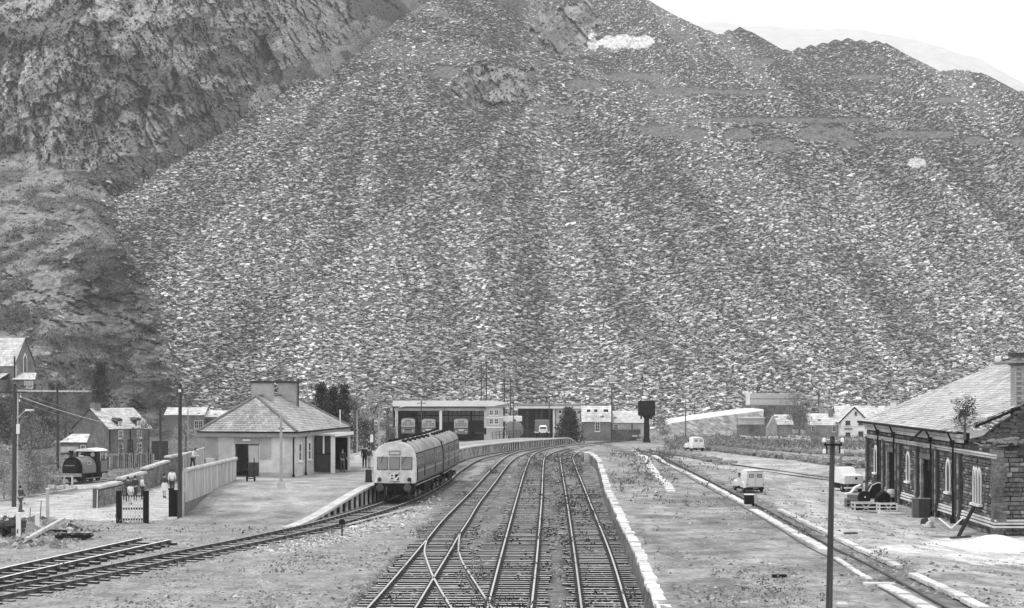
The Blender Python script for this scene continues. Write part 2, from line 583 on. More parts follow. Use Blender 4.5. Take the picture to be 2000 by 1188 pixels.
# ---- slate slabs lying on the tips
def slabs(N, seed, lo, hi, mean_len, keep):
    rg = np.random.default_rng(seed)
    fj = rg.uniform(0, nc - 1.001, N)
    fi = rg.uniform(lo, hi, N)
    def samp(A):
        j, i = fj.astype(int), fi.astype(int)
        u, v = fj - j, fi - i
        return (A[i, j] * (1 - u) + A[i, j + 1] * u) * (1 - v) + (A[i + 1, j] * (1 - u) + A[i + 1, j + 1] * u) * v
    j, i = fj.astype(int), fi.astype(int)
    ok = keep[i, j] & keep[i + 1, j + 1] & (np.abs(VD2[i, j] - VD2[i + 1, j + 1]) < 9)
    area = samp(np.abs(np.gradient(VY, axis=0))) / 3.0
    ok &= rg.uniform(0, 1, N) < np.clip(area, 0, 1)
    pos = np.stack([samp(WX2), samp(VD2), samp(WZ2)], -1)[ok]
    i, j = i[ok], j[ok]
    n = len(pos)
    # broad slope direction
    gx = np.gradient(WX, axis=1) + 1e-6
    dZdx = np.clip(-np.gradient(VD, axis=1) * TAN / gx, -0.8, 0.8)
    k = np.ones(25) / 25
    sm = np.apply_along_axis(lambda a: np.convolve(a, k, 'same'), 1, dZdx)
    side = sm[i, j]
    nx = -side * 0.75 + rg.normal(0, 0.20, n)
    ny = -0.38 + rg.normal(0, 0.30, n)
    nrm = np.stack([nx, ny, np.ones(n)], -1)
    nrm /= np.linalg.norm(nrm, axis=1)[:, None]
    yaw = rg.normal(0, 0.45, n)
    a = np.stack([np.cos(yaw), np.sin(yaw), np.zeros(n)], -1)
    a -= nrm * (a * nrm).sum(1)[:, None]
    a /= np.linalg.norm(a, axis=1)[:, None]
    b_ = np.cross(nrm, a)
    L = mean_len * np.exp(np.clip(rg.normal(0, 0.42, n), -1, 0.95))
    W = L * rg.uniform(0.3, 0.8, n)
    T = L * rg.uniform(0.10, 0.30, n)
    c = pos + nrm * (T * 0.55)[:, None] + np.array([0, -0.15, 0.05]) * L[:, None]
    corner = []
    for sx, sy, sz in ((-1, -1, -1), (1, -1, -1), (1, 1, 0.5), (-1, 1, 0.5), (-1, -1, 1), (1, -1, 1)):
        jx, jy = rg.uniform(0.6, 1.1, n), rg.uniform(0.6, 1.1, n)
        corner.append(c + a * (sx * L / 2 * jx)[:, None] + b_ * (sy * W / 2 * jy)[:, None] + nrm * (sz * T / 2)[:, None])
    V = np.stack(corner, 1).reshape(-1, 3)
    base = (np.arange(n) * 6)[:, None]
    q = np.array([[4, 5, 2], [4, 2, 3], [0, 1, 5], [0, 5, 4], [1, 2, 5], [0, 4, 3]])
    Fc = (base[:, None, :] + q[None]).reshape(-1, 3)
    broad = fbm(pos[:, 0] / 16.0, pos[:, 2] / 10.0, 91, 3)
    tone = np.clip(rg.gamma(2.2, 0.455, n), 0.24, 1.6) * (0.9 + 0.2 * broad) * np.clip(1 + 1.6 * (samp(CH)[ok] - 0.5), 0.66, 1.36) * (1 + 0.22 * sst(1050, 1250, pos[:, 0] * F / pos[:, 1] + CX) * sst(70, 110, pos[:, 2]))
    return V, Fc, np.repeat(tone, 6)
kk_ = np.ones(33) / 33
frac = np.apply_along_axis(lambda a: np.convolve(a, kk_, 'same'), 1, (REG < 6).astype(float))
spill = (REG >= 6) & (VY > 330) & (frac > 0.02) & (RNG.uniform(0, 1, VX.shape) < frac * 1.3)
tipm = ((((REG < 6) & (rocky < 0.5)) | spill) & ~scar & ~scar2 & ~patch & ~rampline)
# smoother runs of fine waste with fewer slabs
dens = np.where(CH > 0.60, 0.80, 1.0)
tipm &= (RNG.uniform(0, 1, tipm.shape) < dens)
m_slab = mat('slate_waste', 0.385, 0.3, 1.5, 0.8, attr=True, spec=0.25)
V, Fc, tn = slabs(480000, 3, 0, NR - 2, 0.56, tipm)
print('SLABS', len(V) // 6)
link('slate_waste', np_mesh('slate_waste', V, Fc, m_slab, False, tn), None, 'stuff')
# boulders strewn over the grass slope and the foot of the crag
footd = np.interp(VX, cf[:, 0], cf[:, 1]) - VY
bm_ = ((REG >= 6) & (fbm(VX / 30, VY / 22, 99, 3) > 0.56) & (VY > 300)) | ((REG == 6) & (footd < 34) & (fbm(VX / 20, VY / 14, 98, 3) > 0.45))
V, Fc, tn = slabs(16000, 5, 0, NR - 2, 0.55, bm_)
link('hillside_boulders', np_mesh('hillside_boulders', V, Fc, m_slab, False, tn * 0.8), None, 'stuff')
# heather and bracken tufts on the dark humps of the grass slope
def tufts(name, pts, size, m, per=10, seed=1, up=0.5, tone=None, flat=1.0):
    """clouds of small leaf triangles round each point"""
    rg = np.random.default_rng(seed)
    pts = np.asarray(pts, float)
    size = np.broadcast_to(np.asarray(size, float), (len(pts),))
    n = len(pts) * per
    c = np.repeat(pts, per, 0)
    s = np.repeat(size, per)
    o = rg.normal(0, 1, (n, 3))
    o /= np.linalg.norm(o, axis=1)[:, None]
    o *= (rg.uniform(0.15, 1, n) ** 0.5)[:, None]
    o[:, 2] = o[:, 2] * up * flat + up * 0.8
    c = c + o * s[:, None]
    d1 = rg.normal(0, 1, (n, 3))
    d2 = rg.normal(0, 1, (n, 3))
    ls = s * rg.uniform(0.22, 0.5, n)
    for d in (d1, d2):
        d /= np.linalg.norm(d, axis=1)[:, None]
    V = np.stack([c - d1 * ls[:, None] * 0.5, c + d1 * ls[:, None] * 0.5, c + d2 * ls[:, None]], 1).reshape(-1, 3)
    Fc = np.arange(n * 3).reshape(n, 3)
    tn = np.repeat(rg.uniform(0.55, 1.5, n), 3)
    return np_mesh(name, V, Fc, m, False, tn)
m_heath = mat('heather', 0.10, 0.3, 2.0, 0.9, attr=True, spec=0.1)
hs = ((REG == 6) & (vegc > 0.56) & (RNG.uniform(0, 1, VX.shape) < 0.12)) | ((hmp > 0.42) | (gl > 0.5) | (RNG.uniform(0, 1, VX.shape) < 0.25) | ((VY > 690) & (VX < 230))) & (REG == 7) & (VY > 320)
ii = np.argwhere(hs)
ii = ii[RNG.permutation(len(ii))[:5200]]
pp = np.stack([WX2[ii[:, 0], ii[:, 1]], VD2[ii[:, 0], ii[:, 1]] - 0.3, WZ2[ii[:, 0], ii[:, 1]]], -1)
link('heather', tufts('heather', pp, RNG.uniform(0.4, 1.3, len(pp)), m_heath, 9, 5), None, 'stuff')

# ---- far hills behind, in the haze
def far_hill(pts, d):
    v = []
    for (px, py) in pts:
        p = P(px, py, d)
        v.append(p)
    xs = [p.x for p in v]
    zs = [p.z for p in v]
    X = np.linspace(xs[0], xs[-1], 160)
    Z = np.interp(X, xs, zs) + (fbm(X / 90.0, X * 0, 5, 4) - 0.5) * d * 0.004
    rows = []
    for k, (dy, fz) in enumerate([(-0.45, 0.0), (-0.36, 0.2), (-0.24, 0.5), (-0.12, 0.8), (-0.05, 0.93), (0, 1.0), (0.2, 0.8)]):
        zz = Z * fz + (fbm(X / 120.0 + k, X * 0 + k * 3.1, 6, 4) - 0.5) * d * 0.012 * (0.2 < fz < 0.99) - 4
        rows.append(np.stack([X, np.full(160, d * (1 + dy)), zz], -1))
    V = np.stack(rows)
    ix = np.arange(7 * 160).reshape(7, 160)
    Fc = np.stack([ix[:-1, :-1], ix[:-1, 1:], ix[1:, 1:], ix[1:, :-1]], -1).reshape(-1, 4)
    return np_mesh('far_hill', V.reshape(-1, 3), Fc, mat('far_grass', 0.46, 0.3, 0.02, 0.95), True)
link('far_hill', far_hill([(1150, 120), (1300, 70), (1390, 36), (1450, 42), (1560, 55), (1680, 60), (1790, 78), (1870, 105), (1930, 135), (1985, 165), (2040, 185), (2200, 240), (2500, 420)], 6000), None, 'structure')
# ------------------------------------------------------------------ ground, yard, platform
def grid_sheet(name, xs, ys, zf, m, kind='structure'):
    X, Y = np.meshgrid(xs, ys)
    Z = zf(X, Y)
    ix = np.arange(X.size).reshape(X.shape)
    Fc = np.stack([ix[:-1, :-1], ix[:-1, 1:], ix[1:, 1:], ix[1:, :-1]], -1).reshape(-1, 4)
    return link(name, np_mesh(name, np.stack([X, Y, Z], -1).reshape(-1, 3), Fc, m, True), None, kind)
def inside(X, Y, poly):
    """points in polygon (list of Vectors), with a ragged, noisy border"""
    jx = 1.1 * (fbm(X / 1.1, Y / 1.6, 301, 3) - 0.5) + 0.8 * (fbm(X / 0.4, Y / 0.5, 305, 2) - 0.5)
    jy = 2.6 * (fbm(X / 1.1 + 7, Y / 1.6, 303, 3) - 0.5) + 1.6 * (fbm(X / 0.4 + 3, Y / 0.5, 307, 2) - 0.5)
    x, y = X + jx, Y + jy
    c = np.zeros(X.shape, bool)
    n = len(poly)
    for i in range(n):
        x0, y0, x1, y1 = poly[i].x, poly[i].y, poly[i - 1].x, poly[i - 1].y
        c ^= ((y0 > y) != (y1 > y)) & (x < (x1 - x0) * (y - y0) / (y1 - y0 + 1e-12) + x0)
    return c
m_ground = mat('ballast_dirt', 0.27, 0.55, 5.0, 0.95, bump=0.05, bscale=9, stain=0.25, sscale=0.9, spec=0.1, detail=12, attr=True)
def ground_z(X, Y):
    return gbase(Y) + 0.10 * (fbm(X / 3.0, Y / 3.0, 201, 4) - 0.55)
gxs = np.unique(np.concatenate([np.linspace(-4500, -130, 14), np.arange(-130, -36, 1.5), np.arange(-36, 12, 0.42), np.arange(12, 130.1, 1.5), np.linspace(130, 4500, 14)]))
gys = np.unique(np.concatenate([np.linspace(-300, 40, 6), np.arange(46, 125, 0.55), np.arange(125, 345, 1.8), np.linspace(345, 420, 10), np.linspace(420, 4600, 8)]))
GX, GY = np.meshgrid(gxs, gys)
GZ = ground_z(GX, GY)
GT = 0.70 + 0.4 * fbm(GX / 1.3, GY / 2.2, 311, 5)
bedp = [G(x, y) for x, y in ((640, 1230), (700, 1160), (790, 1072), (852, 1000), (905, 945), (960, 905), (1008, 884), (1128, 880), (1150, 900), (1172, 950), (1194, 1010), (1226, 1080), (1264, 1166), (1300, 1240))]
bed = inside(GX, GY, bedp)
def tcx(la, lb, Y):
    a = np.array([(p.y, p.x) for p in (G(x, y) for x, y in la)])
    b = np.array([(p.y, p.x) for p in (G(x, y) for x, y in lb)])
    return 0.5 * (np.interp(Y, a[:, 0], a[:, 1]) + np.interp(Y, b[:, 0], b[:, 1]))
_T2 = tcx([(690, 1212), (718, 1187), (779, 1118), (834, 1053), (869, 1011), (917, 963), (946, 931), (978, 899)], [(790, 1212), (811, 1187), (850, 1123), (880, 1074), (898, 1042), (914, 1018), (936, 982), (965, 944), (997, 902)], GY)
_T3 = tcx([(944, 1212), (952, 1187), (982, 1072), (1010, 970), (1028, 911)], [(1035, 1212), (1038, 1187), (1050, 1072), (1058, 970), (1061, 912)], GY)
_T4 = tcx([(1141, 1212), (1136, 1187), (1121, 1072), (1106, 970), (1094.5, 899)], [(1236, 1212), (1225, 1187), (1189, 1072), (1148, 970), (1120, 899)], GY)
intrack = (np.abs(GX - _T2) < 1.35) | (np.abs(GX - _T3) < 1.3) | (np.abs(GX - _T4) < 1.3) | ((GX > _T2) & (GX < _T3) & (GY < 72))
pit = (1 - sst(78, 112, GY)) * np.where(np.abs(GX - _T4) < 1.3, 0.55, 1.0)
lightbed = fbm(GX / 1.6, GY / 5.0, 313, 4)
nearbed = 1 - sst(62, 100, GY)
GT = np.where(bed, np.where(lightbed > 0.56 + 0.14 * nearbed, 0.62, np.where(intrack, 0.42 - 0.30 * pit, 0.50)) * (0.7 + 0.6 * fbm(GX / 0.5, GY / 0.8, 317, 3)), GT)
shp = [G(x, y) for x, y in ((480, 1070), (570, 1052), (660, 1033), (740, 1008), (800, 988), (850, 963), (868, 975), (830, 1005), (790, 1030), (720, 1045), (640, 1066), (560, 1085))]
GT = np.where(inside(GX, GY, shp), 1.0 * (0.6 + 0.8 * fbm(GX / 0.4, GY / 0.4, 319, 2)), GT)
pathp = [G(x, y) for x, y in ((-40, 1012), (60, 1010), (160, 1014), (232, 1020), (285, 1020), (345, 1008), (352, 905), (300, 925), (235, 942), (160, 958), (60, 972), (-40, 986))]
GT = np.where(inside(GX, GY, pathp), 1.55 + 0.3 * (fbm(GX / 1.2, GY / 2, 340, 4) - 0.5), GT)
mainp = [Vector(p) for p in ((-24, 50, 0), (-16.4, 70, 0), (-10.3, 94, 0), (-5.5, 110, 0), (-4.2, 125, 0), (-3.2, 165, 0), (3, 200, 0), (20, 245, 0), (15, 260, 0), (-3, 205, 0), (-6.5, 165, 0), (-7.5, 125, 0), (-10, 100, 0), (-13, 84, 0), (-19.3, 65, 0), (-26, 50, 0))]
GT = np.where(inside(GX, GY, mainp) & ~bed, GT * 0.62, GT)
rub = [G(x, y) for x, y in ((-40, 1020), (40, 1012), (130, 1020), (190, 1040), (120, 1070), (20, 1075), (-40, 1060))]
GT = np.where(inside(GX, GY, rub), GT * (0.55 + 0.6 * fbm(GX / 0.6, GY / 0.8, 321, 3)), GT)
GT = np.where((GY > 175) & ~bed, GT * (0.75 + 0.6 * (fbm(GX / 5, GY / 8, 323, 4) - 0.3)), GT)
GT = np.where((GX < -30) & (GY > 118), GT * 0.6, GT)
ix = np.arange(GX.size).reshape(GX.shape)
Fc = np.stack([ix[:-1, :-1], ix[:-1, 1:], ix[1:, 1:], ix[1:, :-1]], -1).reshape(-1, 4)
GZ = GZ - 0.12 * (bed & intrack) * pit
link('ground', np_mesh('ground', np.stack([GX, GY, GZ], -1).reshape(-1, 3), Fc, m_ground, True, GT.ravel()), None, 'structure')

# raised yard on the right behind its retaining wall
COPE_PX = [(1152, 885), (1166, 897), (1176, 930), (1184, 959), (1199, 990), (1217, 1031), (1234, 1062), (1250, 1100), (1264, 1139), (1286, 1186)]
YZ = 0.92
def yardz(X, Y):
    X, Y = np.asarray(X, float), np.asarray(Y, float)
    lift = YZ - 0.60 * sst(15, 21.5, X)
    fade = 1 - sst(150, 185, Y) * 0.90
    return gbase(Y) + lift * fade
cope = [G(px, py, lambda x, d: YZ + 0 * x + gbase(d)) for px, py in COPE_PX]
cope.append(Vector((4.2, 44, YZ)))
cope.append(Vector((4.1, 20, YZ)))
cyy = np.array([p.y for p in cope])[::-1]
cxx = np.array([p.x for p in cope])[::-1]
def copex(Y):
    return np.interp(Y, cyy, cxx)
m_yard = mat('yard_dirt', 0.28, 0.50, 4.0, 0.95, bump=0.05, bscale=7, stain=0.28, sscale=0.7, spec=0.1, detail=12, attr=True)
ny = np.unique(np.concatenate([np.arange(20, 50, 2), np.arange(50, 125, 0.4), np.arange(125, 262, 1.2)]))
U = np.concatenate([np.arange(0, 21, 0.33), np.linspace(21.5, 40, 20), np.linspace(42, 160, 16)])
Yg, Ug = np.meshgrid(ny, U, indexing='ij')
Xg = copex(Yg) + 0.05 + Ug
# the siding sits in a shallow trough in line with the view
trough = 0.10 * np.exp(-((Xg - 13.75) / 0.62) ** 4) * (Yg < 165)
wear = 0.07 * (fbm(Xg / 2.2, Yg / 2.8, 203, 4) - 0.5)
Zg = yardz(Xg, Yg) + wear - trough
def yard_at(px, py, off=0.0):
    return G(px, py, yardz, off)
def yard_top(X, Y):
    return yardz(X, Y) + 0.07 * (fbm(X / 2.2, Y / 2.8, 203, 4) - 0.5)
YT = (0.64 + 0.5 * fbm(Xg / 1.2, Yg / 2.4, 331, 5))
turf = fbm(Xg / 3.5, Yg / 7.0, 333, 4)
YT = np.where((turf > 0.52) & (Xg < 13), YT * 0.72, YT)
def ypoly(l):
    return [yard_at(x, y) for x, y in l]
cart = inside(Xg, Yg, ypoly(((1690, 1100), (1590, 1040), (1520, 985), (1500, 955), (1560, 940), (1640, 945), (1720, 985), (1830, 1030), (1990, 1070), (1990, 1095))))
ruts = fbm((Xg - 0.12 * Yg) / 0.5, Yg / 9.0, 335, 3)
YT = np.where(cart, 1.15 + 1.0 * (ruts - 0.4), YT)
road = inside(Xg, Yg, ypoly(((1300, 893), (1352, 903), (1440, 922), (1500, 938), (1560, 930), (1650, 914), (1560, 903), (1470, 890), (1400, 880))))
YT = np.where(road, 1.25 + 0.5 * (ruts - 0.5), YT)
YT = np.where((Xg > 14.6) & (Yg < 110) & ~cart, YT * 1.12, YT)
spill = inside(Xg, Yg, ypoly(((1700, 1072), (1790, 1082), (1900, 1100), (2000, 1105), (2060, 1085), (2030, 1050), (1940, 1048), (1860, 1050), (1800, 1060))))
YT = np.where(spill, 1.55 + 0.9 * (fbm(Xg / 0.9, Yg / 2.2, 339, 4) - 0.3), YT)
YT = np.where(np.abs(Xg - 13.6) < 0.75, YT * 0.62, YT)
YT = np.where(Yg > 150, YT * (0.62 + 0.8 * fbm(Xg / 4, Yg / 5, 337, 4)), YT)
ix = np.arange(Xg.size).reshape(Xg.shape)
Fc = np.stack([ix[:-1, :-1], ix[:-1, 1:], ix[1:, 1:], ix[1:, :-1]], -1).reshape(-1, 4)
link('yard', np_mesh('yard', np.stack([Xg, Yg, Zg], -1).reshape(-1, 3), Fc, m_yard, True, YT.ravel()), None, 'structure')

# ------------------------------------------------------------------ railway tracks
RT = 0.19           # rail top above ground
m_rail = mat('rail_steel', 0.075, 0.3, 6, 0.6)
m_shine = mat('rail_shine', 0.58, 0.12, 4, 0.35, spec=0.6, metal=0.3)
m_dull = mat('rail_dull', 0.34, 0.25, 4, 0.5, spec=0.4)
m_sleeper = mat('sleeper_wood', 0.36, 0.8, 3, 0.9, bump=0.01, bscale=20, stretch=(1, 6, 6))
m_chair = mat('rail_chair', 0.06, 0.3, 8, 0.7)
def rail_line(pts):
    return spline([G(px, py, None, RT) for px, py in pts], 1.2)
def sweep(path, prof, name, m, parent):
    b = MB()
    rings = []
    for i, p in enumerate(path):
        a = path[max(0, i - 1)]
        c = path[min(len(path) - 1, i + 1)]
        d = (c - a)
        d.z = 0
        d.normalize()
        r = Vector((d.y, -d.x, 0))
        rings.append([p + r * u + Vector((0, 0, h)) for u, h in prof])
    b.loft(rings)
    return b.build(name, m, parent)
PROF = [(-0.035, -0.012), (0.035, -0.012), (0.035, -0.045), (0.012, -0.055), (0.012, -0.13), (0.07, -0.15), (-0.07, -0.15), (-0.012, -0.13), (-0.012, -0.055), (-0.035, -0.045)]
TOP = [(-0.033, 0.0), (0.033, 0.0), (0.036, -0.0115), (-0.036, -0.0115)]
def add_rail(path, parent, shine):
    path = [p - parent.location for p in path]
    r = sweep(path, PROF, 'rail', m_rail, parent)
    sweep(path, TOP, 'running_surface', shine, r)
    return r
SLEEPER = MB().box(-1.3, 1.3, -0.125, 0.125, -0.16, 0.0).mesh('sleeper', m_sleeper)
SLEEPER.materials.append(mat('sleeper_side_shade', 0.035, 0.4, 5, 0.9, spec=0.1))       # weathered pale top; sides coloured dark to imitate shade between sleepers
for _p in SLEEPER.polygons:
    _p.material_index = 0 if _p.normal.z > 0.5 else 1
def path_len(p):
    a = np.array([tuple(q) for q in p])
    s = np.concatenate([[0], np.cumsum(np.linalg.norm(np.diff(a[:, :2], axis=0), axis=1))])
    return a, s
def sleepers(parent, ra, rb, step=0.74, extra=None, sink=0.0, maxd=999, chairs=True, far_sink=0.05, skew=0.02):
    """one sleeper object under each pair of rails"""
    a, sa = path_len(ra)
    b_, sb = path_len(rb)
    mid_t = np.arange(0, sa[-1], step)
    ch = MB()
    k = 0
    for t in mid_t:
        p = np.array([np.interp(t, sa, a[:, i]) for i in range(3)])
        # nearest point of the other rail
        d = np.linalg.norm(b_[:, :2] - p[:2], axis=1)
        j = int(d.argmin())
        j0, j1 = max(0, j - 1), min(len(b_) - 1, j + 1)
        seg = b_[j1, :2] - b_[j0, :2]
        u = np.clip(((p[:2] - b_[j0, :2]) @ seg) / max(seg @ seg, 1e-6), 0, 1)
        q = b_[j0] + (b_[j1] - b_[j0]) * u
        if p[1] > maxd or k >= 300:
            break
        dirv = q - p
        wid = float(np.hypot(dirv[0], dirv[1]))
        c = (p + q) / 2
        L = 2.6
        off = 0.0
        if extra:
            L, off = extra(c, wid)
        ang = math.atan2(dirv[1], dirv[0]) + random.gauss(0, skew)
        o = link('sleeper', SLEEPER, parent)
        far = min(1, max(0, (p[1] - 85) / 60.0))
        o.location = Vector((c[0], c[1], c[2] - RT + 0.055 - sink - far * far_sink + random.gauss(0, 0.008))) + Vector((math.cos(ang), math.sin(ang), 0)) * (off + random.gauss(0, 0.06)) - parent.location
        o.rotation_euler = (0, 0, ang)
        o.scale = (L / 2.6 * random.uniform(0.96, 1.03), random.uniform(0.85, 1.1), 1)
        k += 1
        if chairs and p[1] < 170:
            for e in (p, q):
                cc = Vector((e[0], e[1], e[2] - 0.10)) - parent.location
                ch.cbox(cc, 0.30, 0.16, 0.07, Matrix.Rotation(ang, 3, 'Z'))
                for sg in (-1, 1):
                    ch.cbox(cc + Vector((math.cos(ang), math.sin(ang), 0)) * sg * 0.055 + Vector((0, 0, 0.05)), 0.05, 0.12, 0.09, Matrix.Rotation(ang, 3, 'Z'))
    if ch.v:
        o = ch.build('chair', m_chair, parent, kind='stuff')

def offset(path, u):
    o = []
    for i, p in enumerate(path):
        d = path[min(len(path) - 1, i + 1)] - path[max(0, i - 1)]
        d.z = 0
        d.normalize()
        o.append(p + Vector((d.y, -d.x, 0)) * u)
    return o
# the passenger line (its centre line on the ground)
MAIN = [(-23, 48), (-18.35, 62.4), (-13.85, 78.0), (-12.0, 84.3), (-9.6, 94), (-7.35, 108), (-6.15, 121), (-5.45, 134), (-5.15, 146)]
for _p in ((918, 898.5), (950, 889.5), (985, 883), (1040, 876), (1140, 866.5), (1250, 857.5), (1330, 850), (1400, 845)):
    _q = G(_p[0], _p[1], None, RT)
    MAIN.append((_q.x, _q.y))
print('MAIN', MAIN)
main_c = spline([Vector((x, y, float(gbase(y)) + RT)) for x, y in MAIN], 1.2)
t1 = thing('railway_track', 'passenger track curving past the platform with dark chaired rails, the train standing on it', 'railway track', main_c[0])
ra, rb = offset(main_c, -0.755), offset(main_c, 0.755)
add_rail(ra, t1, m_dull)
add_rail(rb, t1, m_dull)
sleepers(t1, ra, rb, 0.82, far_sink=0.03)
# cut-off siding stub at left
sa = [G(x, y, None, 0.24) for x, y in ((-60, 1127), (0, 1110.5), (140, 1080), (277, 1050))]
sb = [G(x, y, None, 0.24) for x, y in ((-60, 1145), (0, 1128.5), (160, 1092), (331, 1054))]
sa, sb = spline(sa, 1.0), spline(sb, 1.0)
t2 = thing('railway_track', 'short cut off siding with bright rails ending in the open beside the passenger line', 'railway track', sa[0])
m_bright = mat('rail_bright', 0.78, 0.08, 4, 0.4, spec=0.5)
WTOP = [(-0.06, 0.0), (0.06, 0.0), (0.062, -0.0115), (-0.062, -0.0115)]
for pth in (sa, sb):
    pth = [p - t2.location for p in pth]
    r = sweep(pth, PROF, 'rail', m_rail, t2)
    sweep(pth, WTOP, 'running_surface', m_bright, r)
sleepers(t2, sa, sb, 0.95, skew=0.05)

T2A = [(690, 1212), (718, 1187), (779, 1118), (834, 1053), (869, 1011), (917, 963), (946, 931), (978, 899), (1000, 886), (1036, 876), (1085, 869), (1140, 864)]
T2B = [(790, 1212), (811, 1187), (850, 1123), (880, 1074), (898, 1042), (914, 1018), (936, 982), (965, 944), (997, 902), (1022, 887), (1060, 877), (1105, 870), (1160, 865)]
DVA = [(834, 1053), (829, 1076), (836, 1101), (846, 1126), (862, 1155), (882, 1187), (899, 1212)]
DVB = [(899, 1040), (895.5, 1066), (900.5, 1091), (917, 1120), (952, 1174), (966, 1194), (979, 1212)]
T3A = [(944, 1212), (952, 1187), (982, 1072), (1010, 970), (1028, 911), (1040, 889), (1062, 878), (1100, 870), (1150, 865)]
T3B = [(1035, 1212), (1038, 1187), (1050, 1072), (1058, 970), (1061, 912), (1066, 892), (1088, 881), (1125, 873), (1175, 867)]
T4A = [(1141, 1212), (1136, 1187), (1121, 1072), (1106, 970), (1094.5, 899), (1096, 886), (1112, 879), (1140, 873)]
T4B = [(1236, 1212), (1225, 1187), (1189, 1072), (1148, 970), (1120, 899), (1121, 889), (1132, 882), (1155, 876)]
tA, tB = rail_line(T2A), rail_line(T2B)
dA, dB = rail_line(DVA), rail_line(DVB)
t3 = thing('railway_track', 'polished sidings track with a turnout and crossing in the foreground, left of the three sidings', 'railway track', tA[0])
add_rail(tA, t3, m_shine)
add_rail(tB, t3, m_shine)
add_rail(dA, t3, m_shine)
add_rail(dB, t3, m_shine)
dvx = np.array([(p.y, p.x) for p in reversed(dB)])
dvo = dvx[dvx[:, 0].argsort()]
def timber(c, wid):
    if c[1] < 84.5:
        right = np.interp(c[1], dvo[:, 0], dvo[:, 1])
        left = c[0] - wid / 2 - 0.62
        rr = min(right + 0.55, left + 4.3)
        L = max(2.6, rr - left)
        return L, left + L / 2 - c[0]
    return 2.6, 0.0
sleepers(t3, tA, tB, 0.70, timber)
# check rails and switch blades of the turnout
def off_rail(path, u, y0, y1, parent):
    p = [q for q in offset(path, u) if y0 < q.y < y1]
    p = [q - parent.location for q in p]
    sweep(p, PROF, 'check_rail', m_rail, parent)
off_rail(dB, 0.13, 62, 68.5, t3)
tc, td = rail_line(T3A), rail_line(T3B)
t4 = thing('railway_track', 'weedy polished siding in the middle of the three, meeting the crossing in the foreground', 'railway track', tc[0])
add_rail(tc, t4, m_shine)
add_rail(td, t4, m_shine)
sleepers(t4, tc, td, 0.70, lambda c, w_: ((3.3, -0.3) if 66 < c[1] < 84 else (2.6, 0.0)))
off_rail(td, -0.12, 50, 61, t4)
te, tf = rail_line(T4A), rail_line(T4B)
t5 = thing('railway_track', 'overgrown siding with half buried sleepers along the foot of the stone wall', 'railway track', te[0])
add_rail(te, t5, m_dull)
add_rail(tf, t5, m_shine)
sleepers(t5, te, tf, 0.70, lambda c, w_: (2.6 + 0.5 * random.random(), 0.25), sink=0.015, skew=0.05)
# yard siding set in the ground, in line with the view
def yz_(px, py, o=0.05):
    return yard_at(px, py, o)
yr = [yz_(x, y) for x, y in ((1893, 1210), (1852, 1188), (1692, 1100), (1622, 1066), (1540, 1019), (1473, 983), (1400, 946), (1340, 915), (1300, 895), (1270, 884), (1235, 874))]
yr2 = [Vector((p.x - 0.95, p.y, p.z - 0.02)) for p in yr]
t6 = thing('railway_track', 'yard siding sunk in the ground between white edging stones, one dark rail showing', 'railway track', yr[0])
yr_s, yr2_s = spline(yr, 1.2), spline(yr2, 1.2)
for pth in (yr_s, yr2_s):
    add_rail(pth, t6, mat('rail_rust', 0.06, 0.3, 5, 0.8))
# overgrown branch crossing the yard
ov = [yard_at(x, y, 0.07) for x, y in ((1262, 877), (1340, 892), (1420, 905), (1516, 918), (1580, 927), (1650, 936), (1720, 945))]
ov_s = spline(ov, 1.5)
ov2_s = offset(ov_s, 1.5)
t7 = thing('railway_track', 'rusty overgrown branch line slanting across the yard behind the near van', 'railway track', ov_s[0])
for pth in (ov_s, ov2_s):
    add_rail([p.copy() for p in pth], t7, mat('rail_rust', 0.06))

# ------------------------------------------------------------------ retaining wall of the yard with white coping
wl = thing('retaining_wall', 'dark stone retaining wall along the sidings with a row of white coping slabs', 'wall', (0, 0, 0))
m_wall = mat('dark_masonry', 0.13, 0.45, 2.5, 0.9, bump=0.05, bscale=5, stain=0.4, sscale=0.6)
ys_ = np.arange(44, 166, 1.5)
rings = []
for y in ys_:
    x = float(copex(y))
    j = 0.05 * math.sin(y * 1.7) + random.uniform(-0.04, 0.04)
    g = float(gbase(y))
    rings.append([(x - 0.10 + j, y, g - 0.3), (x - 0.02 + j * 0.5, y, g + 0.45), (x + 0.02, y, g + YZ - 0.16), (x + 0.4, y, g + YZ - 0.16), (x + 0.4, y, g - 0.3)])
MB().loft(rings).build('wall_face', m_wall, wl)
m_cope = mat('white_coping', 0.54, 0.30, 3, 0.8, bump=0.01, bscale=9, stain=0.14, sscale=0.7)
y = 46.0
nco = 0
while y < 164:
    L = random.choice((0.5, 0.55, 0.75, 0.9, 1.1)) * (1 if y < 110 else 1.5)
    x0, x1 = float(copex(y)), float(copex(y + L))
    g = float(gbase(y))
    a = math.atan2(L, x1 - x0) - math.pi / 2
    if not (random.random() < 0.04):
        wd = random.uniform(0.38, 0.46)
        b = MB().box(0, wd, 0.02, L - 0.045, -0.13, 0.0)
        o = b.build('coping_stone', m_cope, wl, bevel=0.015)
        o.location = (x0 - 0.06 + random.uniform(-0.04, 0.04), y, g + YZ + 0.02 + random.uniform(-0.02, 0.02))
        o.rotation_euler = (random.uniform(-0.01, 0.01), random.uniform(-0.02, 0.02), a + random.uniform(-0.02, 0.02))
        nco += 1
    y += L
# a short pier end at the far end of the wall
MB().box(6.9, 7.5, 164.5, 166, -0.3, YZ + 0.02).build('end_pier', m_cope, wl)

